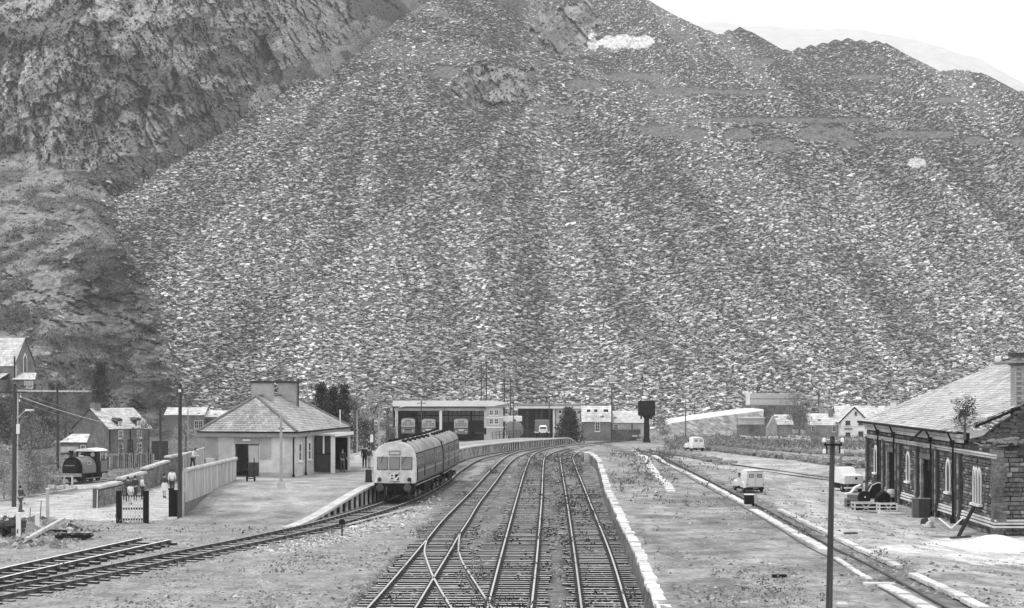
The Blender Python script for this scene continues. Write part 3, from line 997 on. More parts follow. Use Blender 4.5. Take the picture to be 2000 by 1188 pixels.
# edging stones beside the yard siding, and the second row of coping slabs on the yard
def stone_row(name, label, cat, pts, zf, wd, Ls, m, gap=0.07, th=0.14, part='stone'):
    p = spline(pts, 0.5)
    a, s = path_len(p)
    t = thing(name, label, cat, p[0])
    u = 0.0
    while u < s[-1] - 0.3:
        L = random.uniform(*Ls)
        c = np.array([np.interp(u + L / 2, s, a[:, i]) for i in range(3)])
        c2 = np.array([np.interp(u + L / 2 + 0.2, s, a[:, i]) for i in range(3)])
        ang = math.atan2(c2[1] - c[1], c2[0] - c[0])
        o = MB().box(-L / 2 + gap / 2, L / 2 - gap / 2, -wd / 2, wd / 2, -th, 0).build(part, m, t, bevel=0.015)
        o.location = Vector((c[0], c[1], float(zf(c[0], c[1])) + 0.075 + random.uniform(-0.01, 0.02))) - t.location
        o.rotation_euler = (random.uniform(-0.02, 0.02), random.uniform(-0.02, 0.02), ang + random.uniform(-0.02, 0.02))
        u += L
    return t
YA = lambda l: [yard_at(x, y) for x, y in l]
m_edge = mat('white_edging', 0.54, 0.28, 3, 0.8, stain=0.14, sscale=0.9)
stone_row('edging_row', 'long line of white edging stones left of the yard siding beyond the black block', 'edging', YA([(1462, 989), (1400, 955), (1340, 924), (1290, 899), (1262, 886)]), yardz, 0.36, (1.2, 2.2), m_edge)
stone_row('edging_row', 'white edging stones left of the yard siding between the black block and the telegraph pole', 'edging', YA([(1612, 1076), (1560, 1047), (1510, 1019), (1470, 996)]), yardz, 0.42, (1.0, 1.8), m_edge)
stone_row('edging_row', 'narrow broken white edging just right of the telegraph pole', 'edging', YA([(1700, 1136), (1665, 1114), (1634, 1094)]), yardz, 0.22, (0.8, 1.4), m_edge)
stone_row('edging_row', 'broad white edging stones nearest the camera left of the yard siding', 'edging', YA([(1840, 1208), (1800, 1184), (1760, 1162), (1718, 1143)]), yardz, 0.46, (0.9, 1.6), m_edge)
stone_row('edging_row', 'pale edging stones right of the yard siding running up to the cart road', 'edging', YA([(1756, 1108), (1690, 1078), (1600, 1034), (1524, 997)]), yardz, 0.30, (1.0, 1.8), mat('grey_edging', 0.5, 0.2, 3, 0.8, stain=0.2))
stone_row('edging_row', 'white edging stones right of the yard siding nearest the camera', 'edging', YA([(1925, 1192), (1880, 1168), (1830, 1145), (1783, 1124)]), yardz, 0.36, (1.0, 1.7), m_edge)
stone_row('coping_row', 'short row of white slabs standing in rough grass on the yard behind the wall', 'edging', YA([(1311, 962), (1303, 948), (1284, 929), (1264, 901), (1243, 885)]), yardz, 0.55, (1.0, 2.4), m_cope)

# ------------------------------------------------------------------ station platform
def plat_z(X, Y):
    return gbase(Y) - 0.10 + 1.18 * sst(91.0, 110, Y) * (1 - sst(258, 268, Y))
edge = [p for p in offset(main_c, -1.62) if 91.5 < p.y < 268]
exx, eyy = np.array([p.x for p in edge]), np.array([p.y for p in edge])
def edgex(Y):
    return np.interp(Y, eyy, exx)
def backx(Y):
    return np.interp(Y, [91, 96, 117.5, 119, 121, 140, 150, 175, 217, 268], [-18.6, -18.4, -18.5, -19.5, -22.5, -21, -16, -12, -7, 2.5])
yy = np.unique(np.concatenate([np.arange(91.5, 125, 0.6), np.arange(125, 268, 1.5)]))
Yp, Tp = np.meshgrid(yy, np.linspace(0, 1, 26), indexing='ij')
Xp = backx(Yp) * (1 - Tp) + (edgex(Yp) - 0.55) * Tp
Zp = plat_z(Xp, Yp) + 0.05 * (fbm(Xp / 2.5, Yp / 2.5, 211, 3) - 0.5) + 0.02
m_plat = mat('platform_gravel', 0.28, 0.38, 4.5, 0.95, bump=0.03, bscale=12, stain=0.28, sscale=0.6, spec=0.1, detail=12, attr=True)
ix = np.arange(Xp.size).reshape(Xp.shape)
Xp[:, 0] += 0.02
Xp = np.concatenate([Xp[:, :1] - 0.02, Xp], 1)
Yp = np.concatenate([Yp[:, :1], Yp], 1)
Zp = np.concatenate([gbase(Yp[:, :1]) - 0.3, Zp], 1)
ix = np.arange(Xp.size).reshape(Xp.shape)
Fc = np.stack([ix[:-1, :-1], ix[:-1, 1:], ix[1:, 1:], ix[1:, :-1]], -1).reshape(-1, 4)
PT = 0.72 + 0.55 * fbm(Xp / 2.0, Yp / 4.0, 341, 5)
PT = np.where(Yp < 97 + 5 * fbm(Xp / 1.5, Yp / 1.5, 343, 3), PT * 0.72, PT)
pl = link('platform', np_mesh('platform', np.stack([Xp, Yp, Zp], -1).reshape(-1, 3), Fc, m_plat, True, PT.ravel()), None, 'structure')
m_conc = mat('pale_concrete', 0.47, 0.18, 3, 0.85, stain=0.16, sscale=0.8)
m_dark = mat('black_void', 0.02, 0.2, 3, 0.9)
i = 0
eb = [p for p in edge]
while i < len(eb) - 2:
    a, c = eb[i], eb[i + 1]
    za, zc = float(plat_z(a.x, a.y)), float(plat_z(c.x, c.y))
    b = MB().beam((a.x - 0.28, a.y, za + 0.0), (c.x - 0.28, c.y - 0.03, zc + 0.0), 0.62, 0.14)
    b.build('edging_slab', m_conc, pl)
    i += 1
m_pier = mat('platform_pier', 0.52, 0.4, 4, 0.9, stain=0.35, sscale=1.5)
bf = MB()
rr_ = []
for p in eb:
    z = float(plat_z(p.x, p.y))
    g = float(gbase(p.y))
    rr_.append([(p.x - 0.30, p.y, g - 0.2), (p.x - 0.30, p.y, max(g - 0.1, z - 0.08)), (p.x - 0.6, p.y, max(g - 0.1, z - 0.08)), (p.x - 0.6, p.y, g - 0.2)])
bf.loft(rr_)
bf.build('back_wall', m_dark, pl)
n = 0
for p in eb:
    if n % 1 == 0:
        z = float(plat_z(p.x, p.y))
        g = float(gbase(p.y))
        if z - g > 0.2:
            MB().box(p.x - 0.16, p.x - 0.03, p.y - 0.14, p.y + 0.14, g - 0.1, z - 0.075).build('pier', m_pier, pl)
    n += 1
# ------------------------------------------------------------------ station building
R = math.radians
m_render = mat('pale_render', 0.56, 0.20, 1.6, 0.9, stain=0.20, sscale=0.7, bump=0.01, bscale=14)
m_render_d = mat('patched_render', 0.36, 0.2, 2, 0.9, stain=0.2)
m_white = mat('white_paint', 0.78, 0.08, 4, 0.6, stain=0.06)
m_black = mat('black_paint', 0.012, 0.2, 4, 0.7, spec=0.12)
m_darkgrey = mat('dark_paint', 0.055, 0.25, 3, 0.7, spec=0.15)
m_midgrey = mat('mid_paint', 0.2, 0.2, 3, 0.6)
m_glass = mat('window_glass', 0.04, 0.2, 1, 0.08, spec=0.8)
m_slate = mat('roof_slate', 0.36, 0.22, 1.2, 0.75, stain=0.16, sscale=0.35, attr=True, spec=0.35)
m_slate_base = mat('roof_board', 0.14, 0.2, 2, 0.9)
m_lead = mat('ridge_tile', 0.17, 0.25, 3, 0.8)

def slate_roof(name, el, er, rr, rl, parent, cw=0.30, chh=0.24, seed=1, hole=None, m=None, th=0.02):
    """overlapping slates laid course by course on the plane eave-left, eave-right, ridge-right, ridge-left"""
    rg = np.random.default_rng(seed)
    el, er, rr, rl = map(Vector, (el, er, rr, rl))
    nrm = (er - el).cross(rl - el)
    if nrm.z < 0:
        nrm = -nrm
    nrm.normalize()
    H = ((rl + rr) / 2 - (el + er) / 2).length
    nr = max(2, int(H / chh))
    Vs, Fs, Tn = [], [], []
    for c in range(nr):
        v0, v1 = c / nr, min(1, (c + 1.12) / nr)
        a0, b0 = el.lerp(rl, v0), er.lerp(rr, v0)
        a1, b1 = el.lerp(rl, v1), er.lerp(rr, v1)
        W = (b0 - a0).length
        n = max(1, int(W / cw))
        offs = 0.5 * (c % 2)
        cuts = [0] + [(i + offs) / n for i in range(1 if offs == 0 else 0, n + 1) if 0.001 < (i + offs) / n < 0.999] + [1]
        for u0, u1 in zip(cuts[:-1], cuts[1:]):
            if hole and hole((u0 + u1) / 2, v0):
                if rg.random() < 0.85:
                    continue
            if rg.random() < 0.004:
                continue
            g = 0.004 / max(W, 0.1) * 2
            lift = th * rg.uniform(0.8, 1.6)
            p = [a0.lerp(b0, u0 + g), a0.lerp(b0, u1 - g), a1.lerp(b1, u1 - g), a1.lerp(b1, u0 + g)]
            q = [p[0] + nrm * (lift + th), p[1] + nrm * (lift + th * rg.uniform(0.8, 1.3)), p[2] + nrm * th * 0.5, p[3] + nrm * th * 0.5]
            k = len(Vs)
            Vs += [tuple(x) for x in q] + [tuple(p[0]), tuple(p[1])]
            Fs += [(k, k + 1, k + 2, k + 3)]
            Fs += [(k + 4, k + 5, k + 1, k)]
            t = float(np.clip(rg.normal(1.0, 0.13), 0.6, 1.4))
            Tn += [t] * 4 + [t * 0.9] * 2
    me = np_mesh(name, np.array(Vs), np.array(Fs), m or m_slate, False, Tn)
    o = link(name, me, parent, 'stuff')
    MB().poly([el - nrm * 0.01, er - nrm * 0.01, rr - nrm * 0.01, rl - nrm * 0.01]).build('roof_boarding', m_slate_base, o)
    return o

def window(parent, x, y, z, wdt, hgt, axis='x', out=-1, frame=0.07, depth=0.08, bars=(1, 1), mf=None, sill=True, mg=None, name='window'):
    """frame with glazing bars and a pane; wall plane at x (axis 'x') or y; out = outward sign"""
    mf = mf or m_white
    def bx(b, u0, u1, w0, w1, z0, z1):
        if axis == 'x':
            b.box(x + min(w0 * out, w1 * out), x + max(w0 * out, w1 * out), y + u0, y + u1, z + z0, z + z1)
        else:
            b.box(x + u0, x + u1, y + min(w0 * out, w1 * out), y + max(w0 * out, w1 * out), z + z0, z + z1)
        return b
    f = MB()
    hw = wdt / 2
    bx(f, -hw, hw, -0.02, depth, 0, frame)
    bx(f, -hw, hw, -0.02, depth, hgt - frame, hgt)
    bx(f, -hw, -hw + frame, -0.02, depth, frame, hgt - frame)
    bx(f, hw - frame, hw, -0.02, depth, frame, hgt - frame)
    for i in range(1, bars[0] + 1):
        u = -hw + wdt * i / (bars[0] + 1)
        bx(f, u - 0.02, u + 0.02, 0, depth * 0.7, frame, hgt - frame)
    for i in range(1, bars[1] + 1):
        u = hgt * i / (bars[1] + 1)
        bx(f, -hw + frame, hw - frame, 0, depth * 0.6, u - 0.02, u + 0.02)
    o = f.build(name, mf, parent)
    bx(MB(), -hw + frame * 0.5, hw - frame * 0.5, 0.004, 0.012, frame * 0.5, hgt - frame * 0.5).build('pane', mg or m_glass, o)
    if sill:
        bx(MB(), -hw - 0.06, hw + 0.06, 0, depth + 0.08, -0.08, -0.002).build('sill', mf, o)
    return o

ST = at(572, 120.0)
ST.z = 1.08
st = thing('station_building', 'low pale rendered station building with hipped slate roof and two broad chimneys', 'station', ST, R(-9.8))
FW, SL, WH = 6.3, 13.2, 2.95       # front width, side length, wall height
b = MB()
# front wall with the door opening
dx0, dx1, dh = -4.18, -2.42, 2.28
b.box(-FW, dx0, 0, 0.3, -0.3, WH).box(dx1, 0, 0, 0.3, -0.3, WH).box(dx0, dx1, 0, 0.3, dh, WH)
b.box(-FW, -FW + 0.3, 0.301, SL, -0.3, WH)
b.box(-FW + 0.301, 0, SL - 0.3, SL, -0.3, WH)
b.build('wall', m_render, st)
sw = MB()
sw.box(-0.3, 0, 0.301, 5.2, -0.3, WH).box(-0.3, -0.002, 5.2, 12.2, -0.3, 0.05).box(-0.3, 0, 11.8, SL - 0.301, 0.05, WH).box(-0.3, -0.002, 5.2, 11.8, 2.5, WH)
sw.box(-0.3, -0.002, 9.4, 11.8, 0.05, 2.5)
sw.build('side_wall', m_render, st)
MB().box(-FW - 0.012, dx0 - 1.2, -0.02, -0.002, 1.0, WH - 0.05).build('render_patch', m_render_d, st)
MB().box(-2.35, -1.55, -0.018, -0.002, 1.2, WH - 0.05).build('render_patch', m_render_d, st)
MB().box(-1.45, -0.55, -0.02, -0.002, 1.35, 2.75).build('render_patch', mat('pale_patch', 0.62, 0.1, 3), st)
MB().box(dx1 + 0.02, -0.1, -0.025, -0.002, -0.25, 0.32).build('plinth', m_render_d, st)
# double door: left leaf open on a dark room, right leaf with a light panel over a dark one
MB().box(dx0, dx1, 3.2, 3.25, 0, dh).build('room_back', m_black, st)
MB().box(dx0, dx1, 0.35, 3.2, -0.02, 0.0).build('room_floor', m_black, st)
dr = MB().box(-3.25, dx1 + 0.03, 0.08, 0.14, 0.0, dh - 0.05).build('door', m_midgrey, st)
MB().box(-3.18, dx1 - 0.06, 0.066, 0.078, 1.02, dh - 0.12).build('upper_panel', mat('door_light', 0.42, 0.1, 3), dr)
MB().box(-3.18, dx1 - 0.06, 0.066, 0.078, 0.06, 0.98).build('lower_panel', m_darkgrey, dr)
MB().box(dx0 - 0.05, dx1 + 0.05, -0.05, -0.003, dh, dh + 0.42).build('lintel', mat('lintel_grey', 0.33, 0.1), st)
MB().box(-3.55, -3.0, -0.16, -0.052, dh + 0.22, dh + 0.34).build('lamp_fitting', m_white, st)
MB().box(dx0 - 0.2, dx1 + 0.2, -0.9, -0.02, -0.22, -0.02).build('step', m_conc, st)
# roof
E = 0.42
ze = WH + 0.18
zr = ze + 2.42
hx = -3.4
fl, fr = (-FW - E, -E, ze), (E, -E, ze)
bl, br = (-FW - E, SL + E, ze), (E, SL + E, ze)
ap, bp = (hx, 2.4, zr), (hx, SL - 3.3 + 0.6, zr)
rf = slate_roof('roof_slates', fl, fr, (hx + 0.02, 2.4, zr), (hx - 0.02, 2.4, zr), st, 0.26, 0.20, 11)
slate_roof('roof_slates', fr, br, bp, ap, st, 0.26, 0.20, 12)
slate_roof('roof_slates', bl, fl, ap, bp, st, 0.4, 0.30, 13)
slate_roof('roof_slates', br, bl, (hx - 0.02, bp[1], zr), (hx + 0.02, bp[1], zr), st, 0.4, 0.30, 14)
hp = MB()
for a_, c_ in ((fl, ap), (fr, ap), (bl, bp), (br, bp), (ap, bp)):
    hp.cyl(Vector(a_) + Vector((0, 0, 0.05)), Vector(c_) + Vector((0, 0, 0.05)), 0.11, 0.11, 8)
hp.build('hip_tiles', m_lead, st)
g = MB()
g.box(-FW - E, E, -E - 0.10, -E, ze - 0.06, ze + 0.03).box(E, E + 0.10, -E - 0.10, SL + E, ze - 0.06, ze + 0.03)
g.build('gutter', m_black, st)
g = MB()
g.box(-FW - E, E, -E, -E + 0.04, ze - 0.34, ze - 0.08).box(E - 0.04, E, -E + 0.04, SL + E, ze - 0.34, ze - 0.08)
g.build('fascia', mat('fascia_grey', 0.26, 0.15), st)
MB().box(-FW - E + 0.04, E - 0.05, -E + 0.045, SL + E - 0.05, ze - 0.28, ze - 0.24).build('soffit', m_midgrey, st)
for (px_, py_) in ((0.10, -0.16), (0.16, 2.6)):
    d = MB().cyl((px_, py_, -0.05), (px_, py_, ze - 0.45), 0.055, 0.055, 8)
    d.cyl((px_, py_, ze - 0.45), (px_ + 0.28, py_ - 0.1, ze - 0.05), 0.05, 0.05, 8)
    d.cbox((px_, py_, 0.1), 0.16, 0.16, 0.2)
    d.build('downpipe', m_black, st)
# chimneys: two broad rendered stacks across the ridge, dark capped
for (cy, x0, x1, zt) in ((3.6, -4.15, -2.72, zr + 0.95), (7.9, -3.55, -2.2, zr + 0.95)):
    ck = MB().box(x0, x1, cy, cy + 0.75, zr - 1.3, zt).build('chimney', mat('chimney_render', 0.30, 0.2, 2, stain=0.15), st)
    MB().box(x0 - 0.12, x1 + 0.12, cy - 0.12, cy + 0.87, zt, zt + 0.15).build('chimney_cap', m_darkgrey, ck)
MB().cyl((-2.1, 8.2, zr - 0.9), (-2.1, 8.2, zr + 1.25), 0.05, 0.05, 8).build('vent_pipe', m_black, st)
MB().cyl((0.15, 11.6, ze), (0.15, 11.6, ze + 1.35), 0.05, 0.05, 8).build('flue', m_white, st)
# side windows
for v in (1.6, 3.9):
    window(st, 0.0, v, 1.05, 0.75, 1.25, 'x', 1, bars=(0, 1))
# porch with canopy on the platform side
cn = MB().box(-0.1, 1.6, 5.0, 9.9, 2.72, 2.86).build('canopy', m_conc, st)
MB().box(1.6, 1.66, 5.0, 9.9, 2.66, 2.9).build('canopy_edge', m_white, cn)
sc = MB().box(0.02, 1.18, 5.35, 5.42, 0.1, 1.35).build('screen', m_darkgrey, st)
MB().box(0.02, 1.18, 5.33, 5.44, 1.35, 1.42).build('screen_rail', m_black, sc)
MB().box(0.02, 1.18, 5.37, 5.40, 1.42, 2.7).build('screen_glass', m_glass, sc)
MB().box(0.6, 0.72, 5.34, 5.43, 1.42, 2.7).build('screen_post', m_white, sc)
MB().box(1.20, 1.46, 5.3, 5.56, 0, 2.72).build('porch_post', m_white, st)
MB().box(1.28, 1.44, 9.6, 9.76, 0, 2.72).build('porch_post', m_white, st)
MB().box(0.02, 1.28, 9.64, 9.7, 2.45, 2.6).build('door_head', m_white, st)
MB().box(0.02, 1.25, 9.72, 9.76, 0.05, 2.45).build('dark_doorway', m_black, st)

# ------------------------------------------------------------------ people
SKIN = mat('skin', 0.42, 0.1, 5, 0.6)
HAIRD = mat('dark_hair', 0.03, 0.2, 20, 0.6)
HAIRL = mat('fair_hair', 0.30, 0.2, 20, 0.6)
def cloth(v):
    return mat('cloth_%d' % int(v * 100), v, 0.15, 8, 0.9)
def skinned(name, verts, edges, rad, m, parent, sub=1):
    me = bpy.data.meshes.new(name)
    me.from_pydata(verts, edges, [])
    me.materials.append(m)
    o = link(name, me, parent)
    o.modifiers.new('skin', 'SKIN').use_smooth_shade = True
    if not me.skin_vertices:
        bm = bmesh.new()
        bm.from_mesh(me)
        bm.verts.layers.skin.verify()
        bm.to_mesh(me)
        bm.free()
    for i, r in enumerate(rad):
        r = r if isinstance(r, tuple) else (r, r)
        me.skin_vertices[0].data[i].radius = r
        me.skin_vertices[0].data[i].use_root = (i == 0)
    if sub:
        s_ = o.modifiers.new('sub', 'SUBSURF')
        s_.levels = sub
        s_.render_levels = sub
    return o
def person(label, loc, h=1.65, rz=0.0, top=0.3, bottom=0.1, skirt=False, stride=0.12, lean=0.0, hair='dark', arms=(0.1, 0.0), long_top=False, bag=False, shoes=0.05):
    """a standing or walking figure facing local -y; arms = how far each hand is brought forward"""
    t = thing('person', label, 'person', loc, rz)
    k = h / 1.70
    def V(x, y, z):
        lz = max(0, z - 0.92)
        return (x * k, (y - lz * lean) * k, z * k)
    v, e, r = [], [], []
    def add(p, rad, par=None):
        v.append(V(*p))
        r.append(rad * k if not isinstance(rad, tuple) else (rad[0] * k, rad[1] * k))
        if par is not None:
            e.append((par, len(v) - 1))
        return len(v) - 1
    pel = add((0, 0, 0.95), (0.15, 0.10))
    wst = add((0, 0, 1.10), (0.125, 0.09), pel)
    cst = add((0, 0, 1.30), (0.155, 0.105), wst)
    nk = add((0, 0.0, 1.445), 0.055, cst)
    hd0 = add((0, -0.012, 1.53), (0.062, 0.07), nk)
    hd1 = add((0, -0.012, 1.60), (0.076, 0.092), hd0)
    add((0, 0.0, 1.665), (0.055, 0.065), hd1)
    ns = add((0, -0.105, 1.575), 0.014, hd1)
    J = {}
    for s in (-1, 1):
        st_ = stride * s
        hp_ = add((0.085 * s, 0, 0.90), 0.085, pel)
        kn = add((0.09 * s, -0.03 - st_ * 0.6, 0.50), 0.058, hp_)
        an = add((0.09 * s, 0.02 - st_ * 1.2, 0.09), 0.038, kn)
        add((0.10 * s, -0.14 - st_ * 1.2, 0.035), 0.033, an)
        f = arms[0 if s < 0 else 1]
        sh = add((0.165 * s, 0.01, 1.37), 0.058, cst)
        el_ = add((0.215 * s, 0.03 - f * 0.35, 1.10), 0.042, sh)
        wr = add((0.215 * s, -0.04 - f * 1.0, 0.89 + f * 0.45), 0.030, el_)
        pm = add((0.212 * s, -0.07 - f * 1.08, 0.82 + f * 0.48), (0.020, 0.036), wr)
        for q in range(4):
            fx = (0.205 + 0.004 * q) * s
            fy = -0.10 + 0.022 * q - f * 1.1
            f1 = add((fx, fy, 0.775 + f * 0.5 + 0.004 * abs(q - 1.5)), 0.0085, pm)
            add((fx - 0.012 * s, fy - 0.012, 0.735 + f * 0.5 + 0.010 * abs(q - 1.3)), 0.0075, f1)
        th = add((0.19 * s, -0.10 - f * 1.05, 0.835 + f * 0.48), 0.010, wr)
        add((0.18 * s, -0.115 - f * 1.07, 0.80 + f * 0.49), 0.008, th)
    skinned('body', v, e, r, SKIN, t)
    # clothes follow the body as their own shells
    def shell(name, pts, eds, rad, m):
        return skinned(name, [V(*p) for p in pts], eds, [(a * k, b_ * k) if isinstance((a, b_), tuple) else a for a, b_ in rad], m, t)
    low = 0.72 if long_top else 0.92
    tp = [(0, 0, low), (0, 0, 1.10), (0, 0, 1.30), (0, 0, 1.42)]
    te_ = [(0, 1), (1, 2), (2, 3)]
    tr = [(0.175, 0.13), (0.152, 0.115), (0.175, 0.125), (0.075, 0.07)]
    for s in (-1, 1):
        f = arms[0 if s < 0 else 1]
        n0 = len(tp)
        tp += [(0.17 * s, 0.01, 1.37), (0.218 * s, 0.03 - f * 0.35, 1.10), (0.217 * s, -0.03 - f * 0.9, 0.92 + f * 0.41)]
        te_ += [(2, n0), (n0, n0 + 1), (n0 + 1, n0 + 2)]
        tr += [(0.072, 0.072), (0.056, 0.056), (0.042, 0.042)]
    shell('jacket' if long_top else 'top', tp, te_, tr, cloth(top))
    if skirt:
        b = MB()
        rings = []
        for z_, ra_ in ((0.48, 0.25), (0.7, 0.215), (0.9, 0.185), (1.03, 0.155)):
            rings.append([V(math.cos(q) * ra_, math.sin(q) * ra_ * 0.75, z_) for q in np.linspace(0, 2 * math.pi, 14, endpoint=False)])
        b.loft(rings).build('skirt', cloth(bottom), t, smooth=True)
    else:
        lp = [(0, 0, 0.97)]
        le, lr = [], [(0.165, 0.12)]
        for s in (-1, 1):
            st_ = stride * s
            n0 = len(lp)
            lp += [(0.088 * s, 0, 0.88), (0.09 * s, -0.03 - st_ * 0.6, 0.50), (0.09 * s, 0.02 - st_ * 1.2, 0.07)]
            le += [(0, n0), (n0, n0 + 1), (n0 + 1, n0 + 2)]
            lr += [(0.10, 0.10), (0.075, 0.075), (0.066, 0.066)]
        shell('trousers', lp, le, lr, cloth(bottom))
    for s in (-1, 1):
        st_ = stride * s
        c = V(0.095 * s, -0.06 - st_ * 1.2, 0.04)
        MB().lathe([(0.03, -0.14), (0.05, -0.09), (0.052, 0.02), (0.045, 0.11), (0.02, 0.13)], c, 10, 'y').build('shoe', cloth(shoes), t, smooth=True)
    hb = MB()
    rings = []
    for z_, ra_ in ((1.52, 0.085), (1.58, 0.105), (1.64, 0.098), (1.69, 0.07), (1.715, 0.02)):
        rings.append([V(math.cos(q) * ra_ * 0.86, 0.028 + math.sin(q) * ra_, z_) for q in np.linspace(0, 2 * math.pi, 12, endpoint=False)])
    hb.loft(rings).build('hair', HAIRD if hair == 'dark' else HAIRL, t, smooth=True)
    ey = MB()
    for s in (-1, 1):
        ey.cbox(V(0.03 * s, -0.098, 1.60), 0.018, 0.012, 0.010)
    ey.cbox(V(0, -0.085, 1.535), 0.04, 0.02, 0.008)
    ey.build('face', HAIRD, t)
    if bag:
        MB().box(0.23 * k, 0.33 * k, -0.2 * k, 0.15 * k, 0.52 * k, 0.80 * k).build('bag', cloth(0.75), t, bevel=0.02)
    return t
def stand(px, pyfoot, pytop, d=None):
    p = G(px, pyfoot) if d is None else at(px, d)
    return p, (pyfoot - pytop) * p.y / F
# people, at the places and heights the photo shows
p, h = stand(40, 1000, 948)
person('person in dark clothes on the light path beside the left telegraph pole', p, h, R(150), 0.07, 0.08, stride=0.16, arms=(0.25, 0.3))
p, h = stand(321, 972, 924)
person('person in a dark top and long white skirt walking up the path', p, h, R(175), 0.07, 0.75, skirt=True)
p, h = stand(336, 966, 915)
person('person in a white shirt carrying a bag beside the tall black pole', p, h, R(185), 0.80, 0.05, bag=True)
p, h = stand(250, 979, 931)
person('dark haired person in a dark jacket behind the left side of the picket gate', p, h, R(190), 0.08, 0.05)
p, h = stand(264, 977, 929)
person('person in a dark coat standing close behind the child in white at the gate', p, h, R(170), 0.05, 0.06)
p, h = stand(255, 985, 944)
person('child in a white shirt standing right behind the picket gate', p, h, R(180), 0.82, 0.6)
p, h = stand(278, 975, 930)
person('fair haired person in a light top with a dark bag right of the gate group', p, h, R(120), 0.75, 0.05, hair='fair')
p, h = stand(345, 935, 890)
person('person in a checked light top farther up the ramp by the stone wall', p, h, R(180), 0.55, 0.06)
p, h = stand(366, 925, 880)
person('person in a dark jacket at the near end of the far board fence', p, h, R(180), 0.05, 0.05)
p, h = stand(357, 930, 887)
person('person with dark clothes half hidden behind the tall black pole on the ramp', p, h, R(150), 0.06, 0.3)
p = at(376, 128)
person('person in a white top leaning over the stone wall above the ramp', Vector((p.x, p.y, 1.2)), 1.6, R(60), 0.82, 0.05, lean=0.45, arms=(0.4, 0.4))
M = st.matrix_basis if False else Matrix.Translation(ST) @ Matrix.Rotation(R(-9.8), 4, 'Z')
person('person in dark clothes with a light belt standing in the station porch', M @ Vector((1.5, 7.4, 0.0)), 1.68, R(20), 0.05, 0.12, arms=(0.3, 0.35))
def plat_at(px, py):
    return G(px, py, plat_z)
p = plat_at(712, 914)
person('person in a long black coat standing on the platform beside the train cab', p, 1.72, R(190), 0.02, 0.02, long_top=True)
p = plat_at(721, 915)
person('person in a dark jacket and light trousers on the platform next to the black coat', p, 1.62, R(170), 0.08, 0.5)

# ------------------------------------------------------------------ board fence on a stone footing, far board fence, crates behind
m_board = mat('weathered_board', 0.44, 0.42, 3, 0.9, stain=0.18, sscale=1.2, stretch=(1, 1, 0.15))
A, B = Vector(((362 - CX) * 97 / F, 97, 0)), Vector(((461 - CX) * 116.5 / F, 116.5, 0))
fn = thing('board_fence', 'pale vertical board fence with a rounded top rail running up to the station door', 'fence', A)
Lf = (B - A).length
dirf = (B - A).normalized()
nb = int(Lf / 0.16)
proto = {}
for i in range(nb):
    t = (i + 0.5) / nb
    c = A.lerp(B, t)
    zb = float(plat_z(c.x, c.y)) * 0.9 + 0.08
    zb = max(zb, 0.95 - 0.0 * t) if t < 0.5 else max(zb, 0.95)
    zt = 2.72 - 0.22 * t
    key = round((zt - zb) * 20)
    if key not in proto:
        proto[key] = MB().box(-0.076, 0.076, -0.016, 0.016, 0, key / 20.0).mesh('board', m_board)
    o = link('board', proto[key], fn)
    o.location = Vector((c.x, c.y, zb)) - A + Vector((random.uniform(-.008, .008), 0, 0))
    o.rotation_euler = (0, 0, math.atan2(dirf.y, dirf.x))
MB().cyl(A + Vector((0, 0, 2.74)) - A, B + Vector((0, 0, 2.52)) - A, 0.13, 0.13, 10).build('top_rail', m_conc, fn, smooth=True)
for t in np.linspace(0.0, 1.0, 7):
    c = A.lerp(B, t) - A
    zp = float(plat_z(A.lerp(B, t).x, A.lerp(B, t).y))
    MB().box(c.x - 0.17, c.x - 0.05, c.y - 0.07, c.y + 0.07, zp - 0.3, 2.68 - 0.22 * t).build('fence_post', m_board, fn)
ft = MB()
ft.prism([(0, 0, -0.3), (0, 0, 0.98), (dirf.x * 14, dirf.y * 14, 0.98), (dirf.x * 14, dirf.y * 14, -0.3)], Vector((-dirf.y, dirf.x, 0)) * 0.3)
ft.build('stone_footing', mat('fence_footing', 0.14, 0.4, 5, stain=0.3), fn)
A2, B2 = at(358, 126), at(398, 137)
f2 = thing('board_fence', 'far pale board fence between the stone wall and the station', 'fence', A2)
d2 = (B2 - A2)
L2 = d2.length
for i in range(int(L2 / 0.2)):
    c = d2 * ((i + 0.5) * 0.2 / L2)
    o = MB().box(-0.095, 0.095, -0.02, 0.02, 0, 2.35).build('board', m_board, f2)
    o.location = (c.x, c.y, 0)
    o.rotation_euler = (0, 0, math.atan2(d2.y, d2.x))
MB().cyl((0, 0, 2.38), (d2.x, d2.y, 2.45), 0.07, 0.07, 8).build('top_rail', m_conc, f2)
c = at(411, 119.3)
bx_ = thing('cupboard', 'light upright cupboard standing by the station wall', 'cupboard', (c.x, c.y, 1.08))
MB().box(-0.3, 0.3, -0.25, 0.25, 0, 1.35).build('carcass', mat('cupboard_grey', 0.5, 0.1), bx_, bevel=0.02)
MB().box(-0.36, -0.302, -0.25, 0.25, 0.02, 1.3).build('side_panel', m_black, bx_)
c = at(427, 119.2)
bn = thing('bench', 'dark slatted bench against the station front wall', 'bench', (c.x, c.y, 1.08))
MB().box(-0.6, 0.6, -0.2, 0.2, 0.42, 0.47).build('seat', m_darkgrey, bn)
for z in (0.65, 0.85, 1.02):
    MB().box(-0.6, 0.6, 0.2, 0.24, z, z + 0.1).build('backrest_slat', m_darkgrey if z < 1 else m_conc, bn)
for x in (-0.5, 0.5):
    MB().box(x - 0.03, x + 0.03, -0.2, 0.2, 0, 0.42).build('leg', m_black, bn)
    MB().box(x - 0.03, x + 0.03, 0.18, 0.24, 0.42, 1.1).build('leg', m_black, bn)

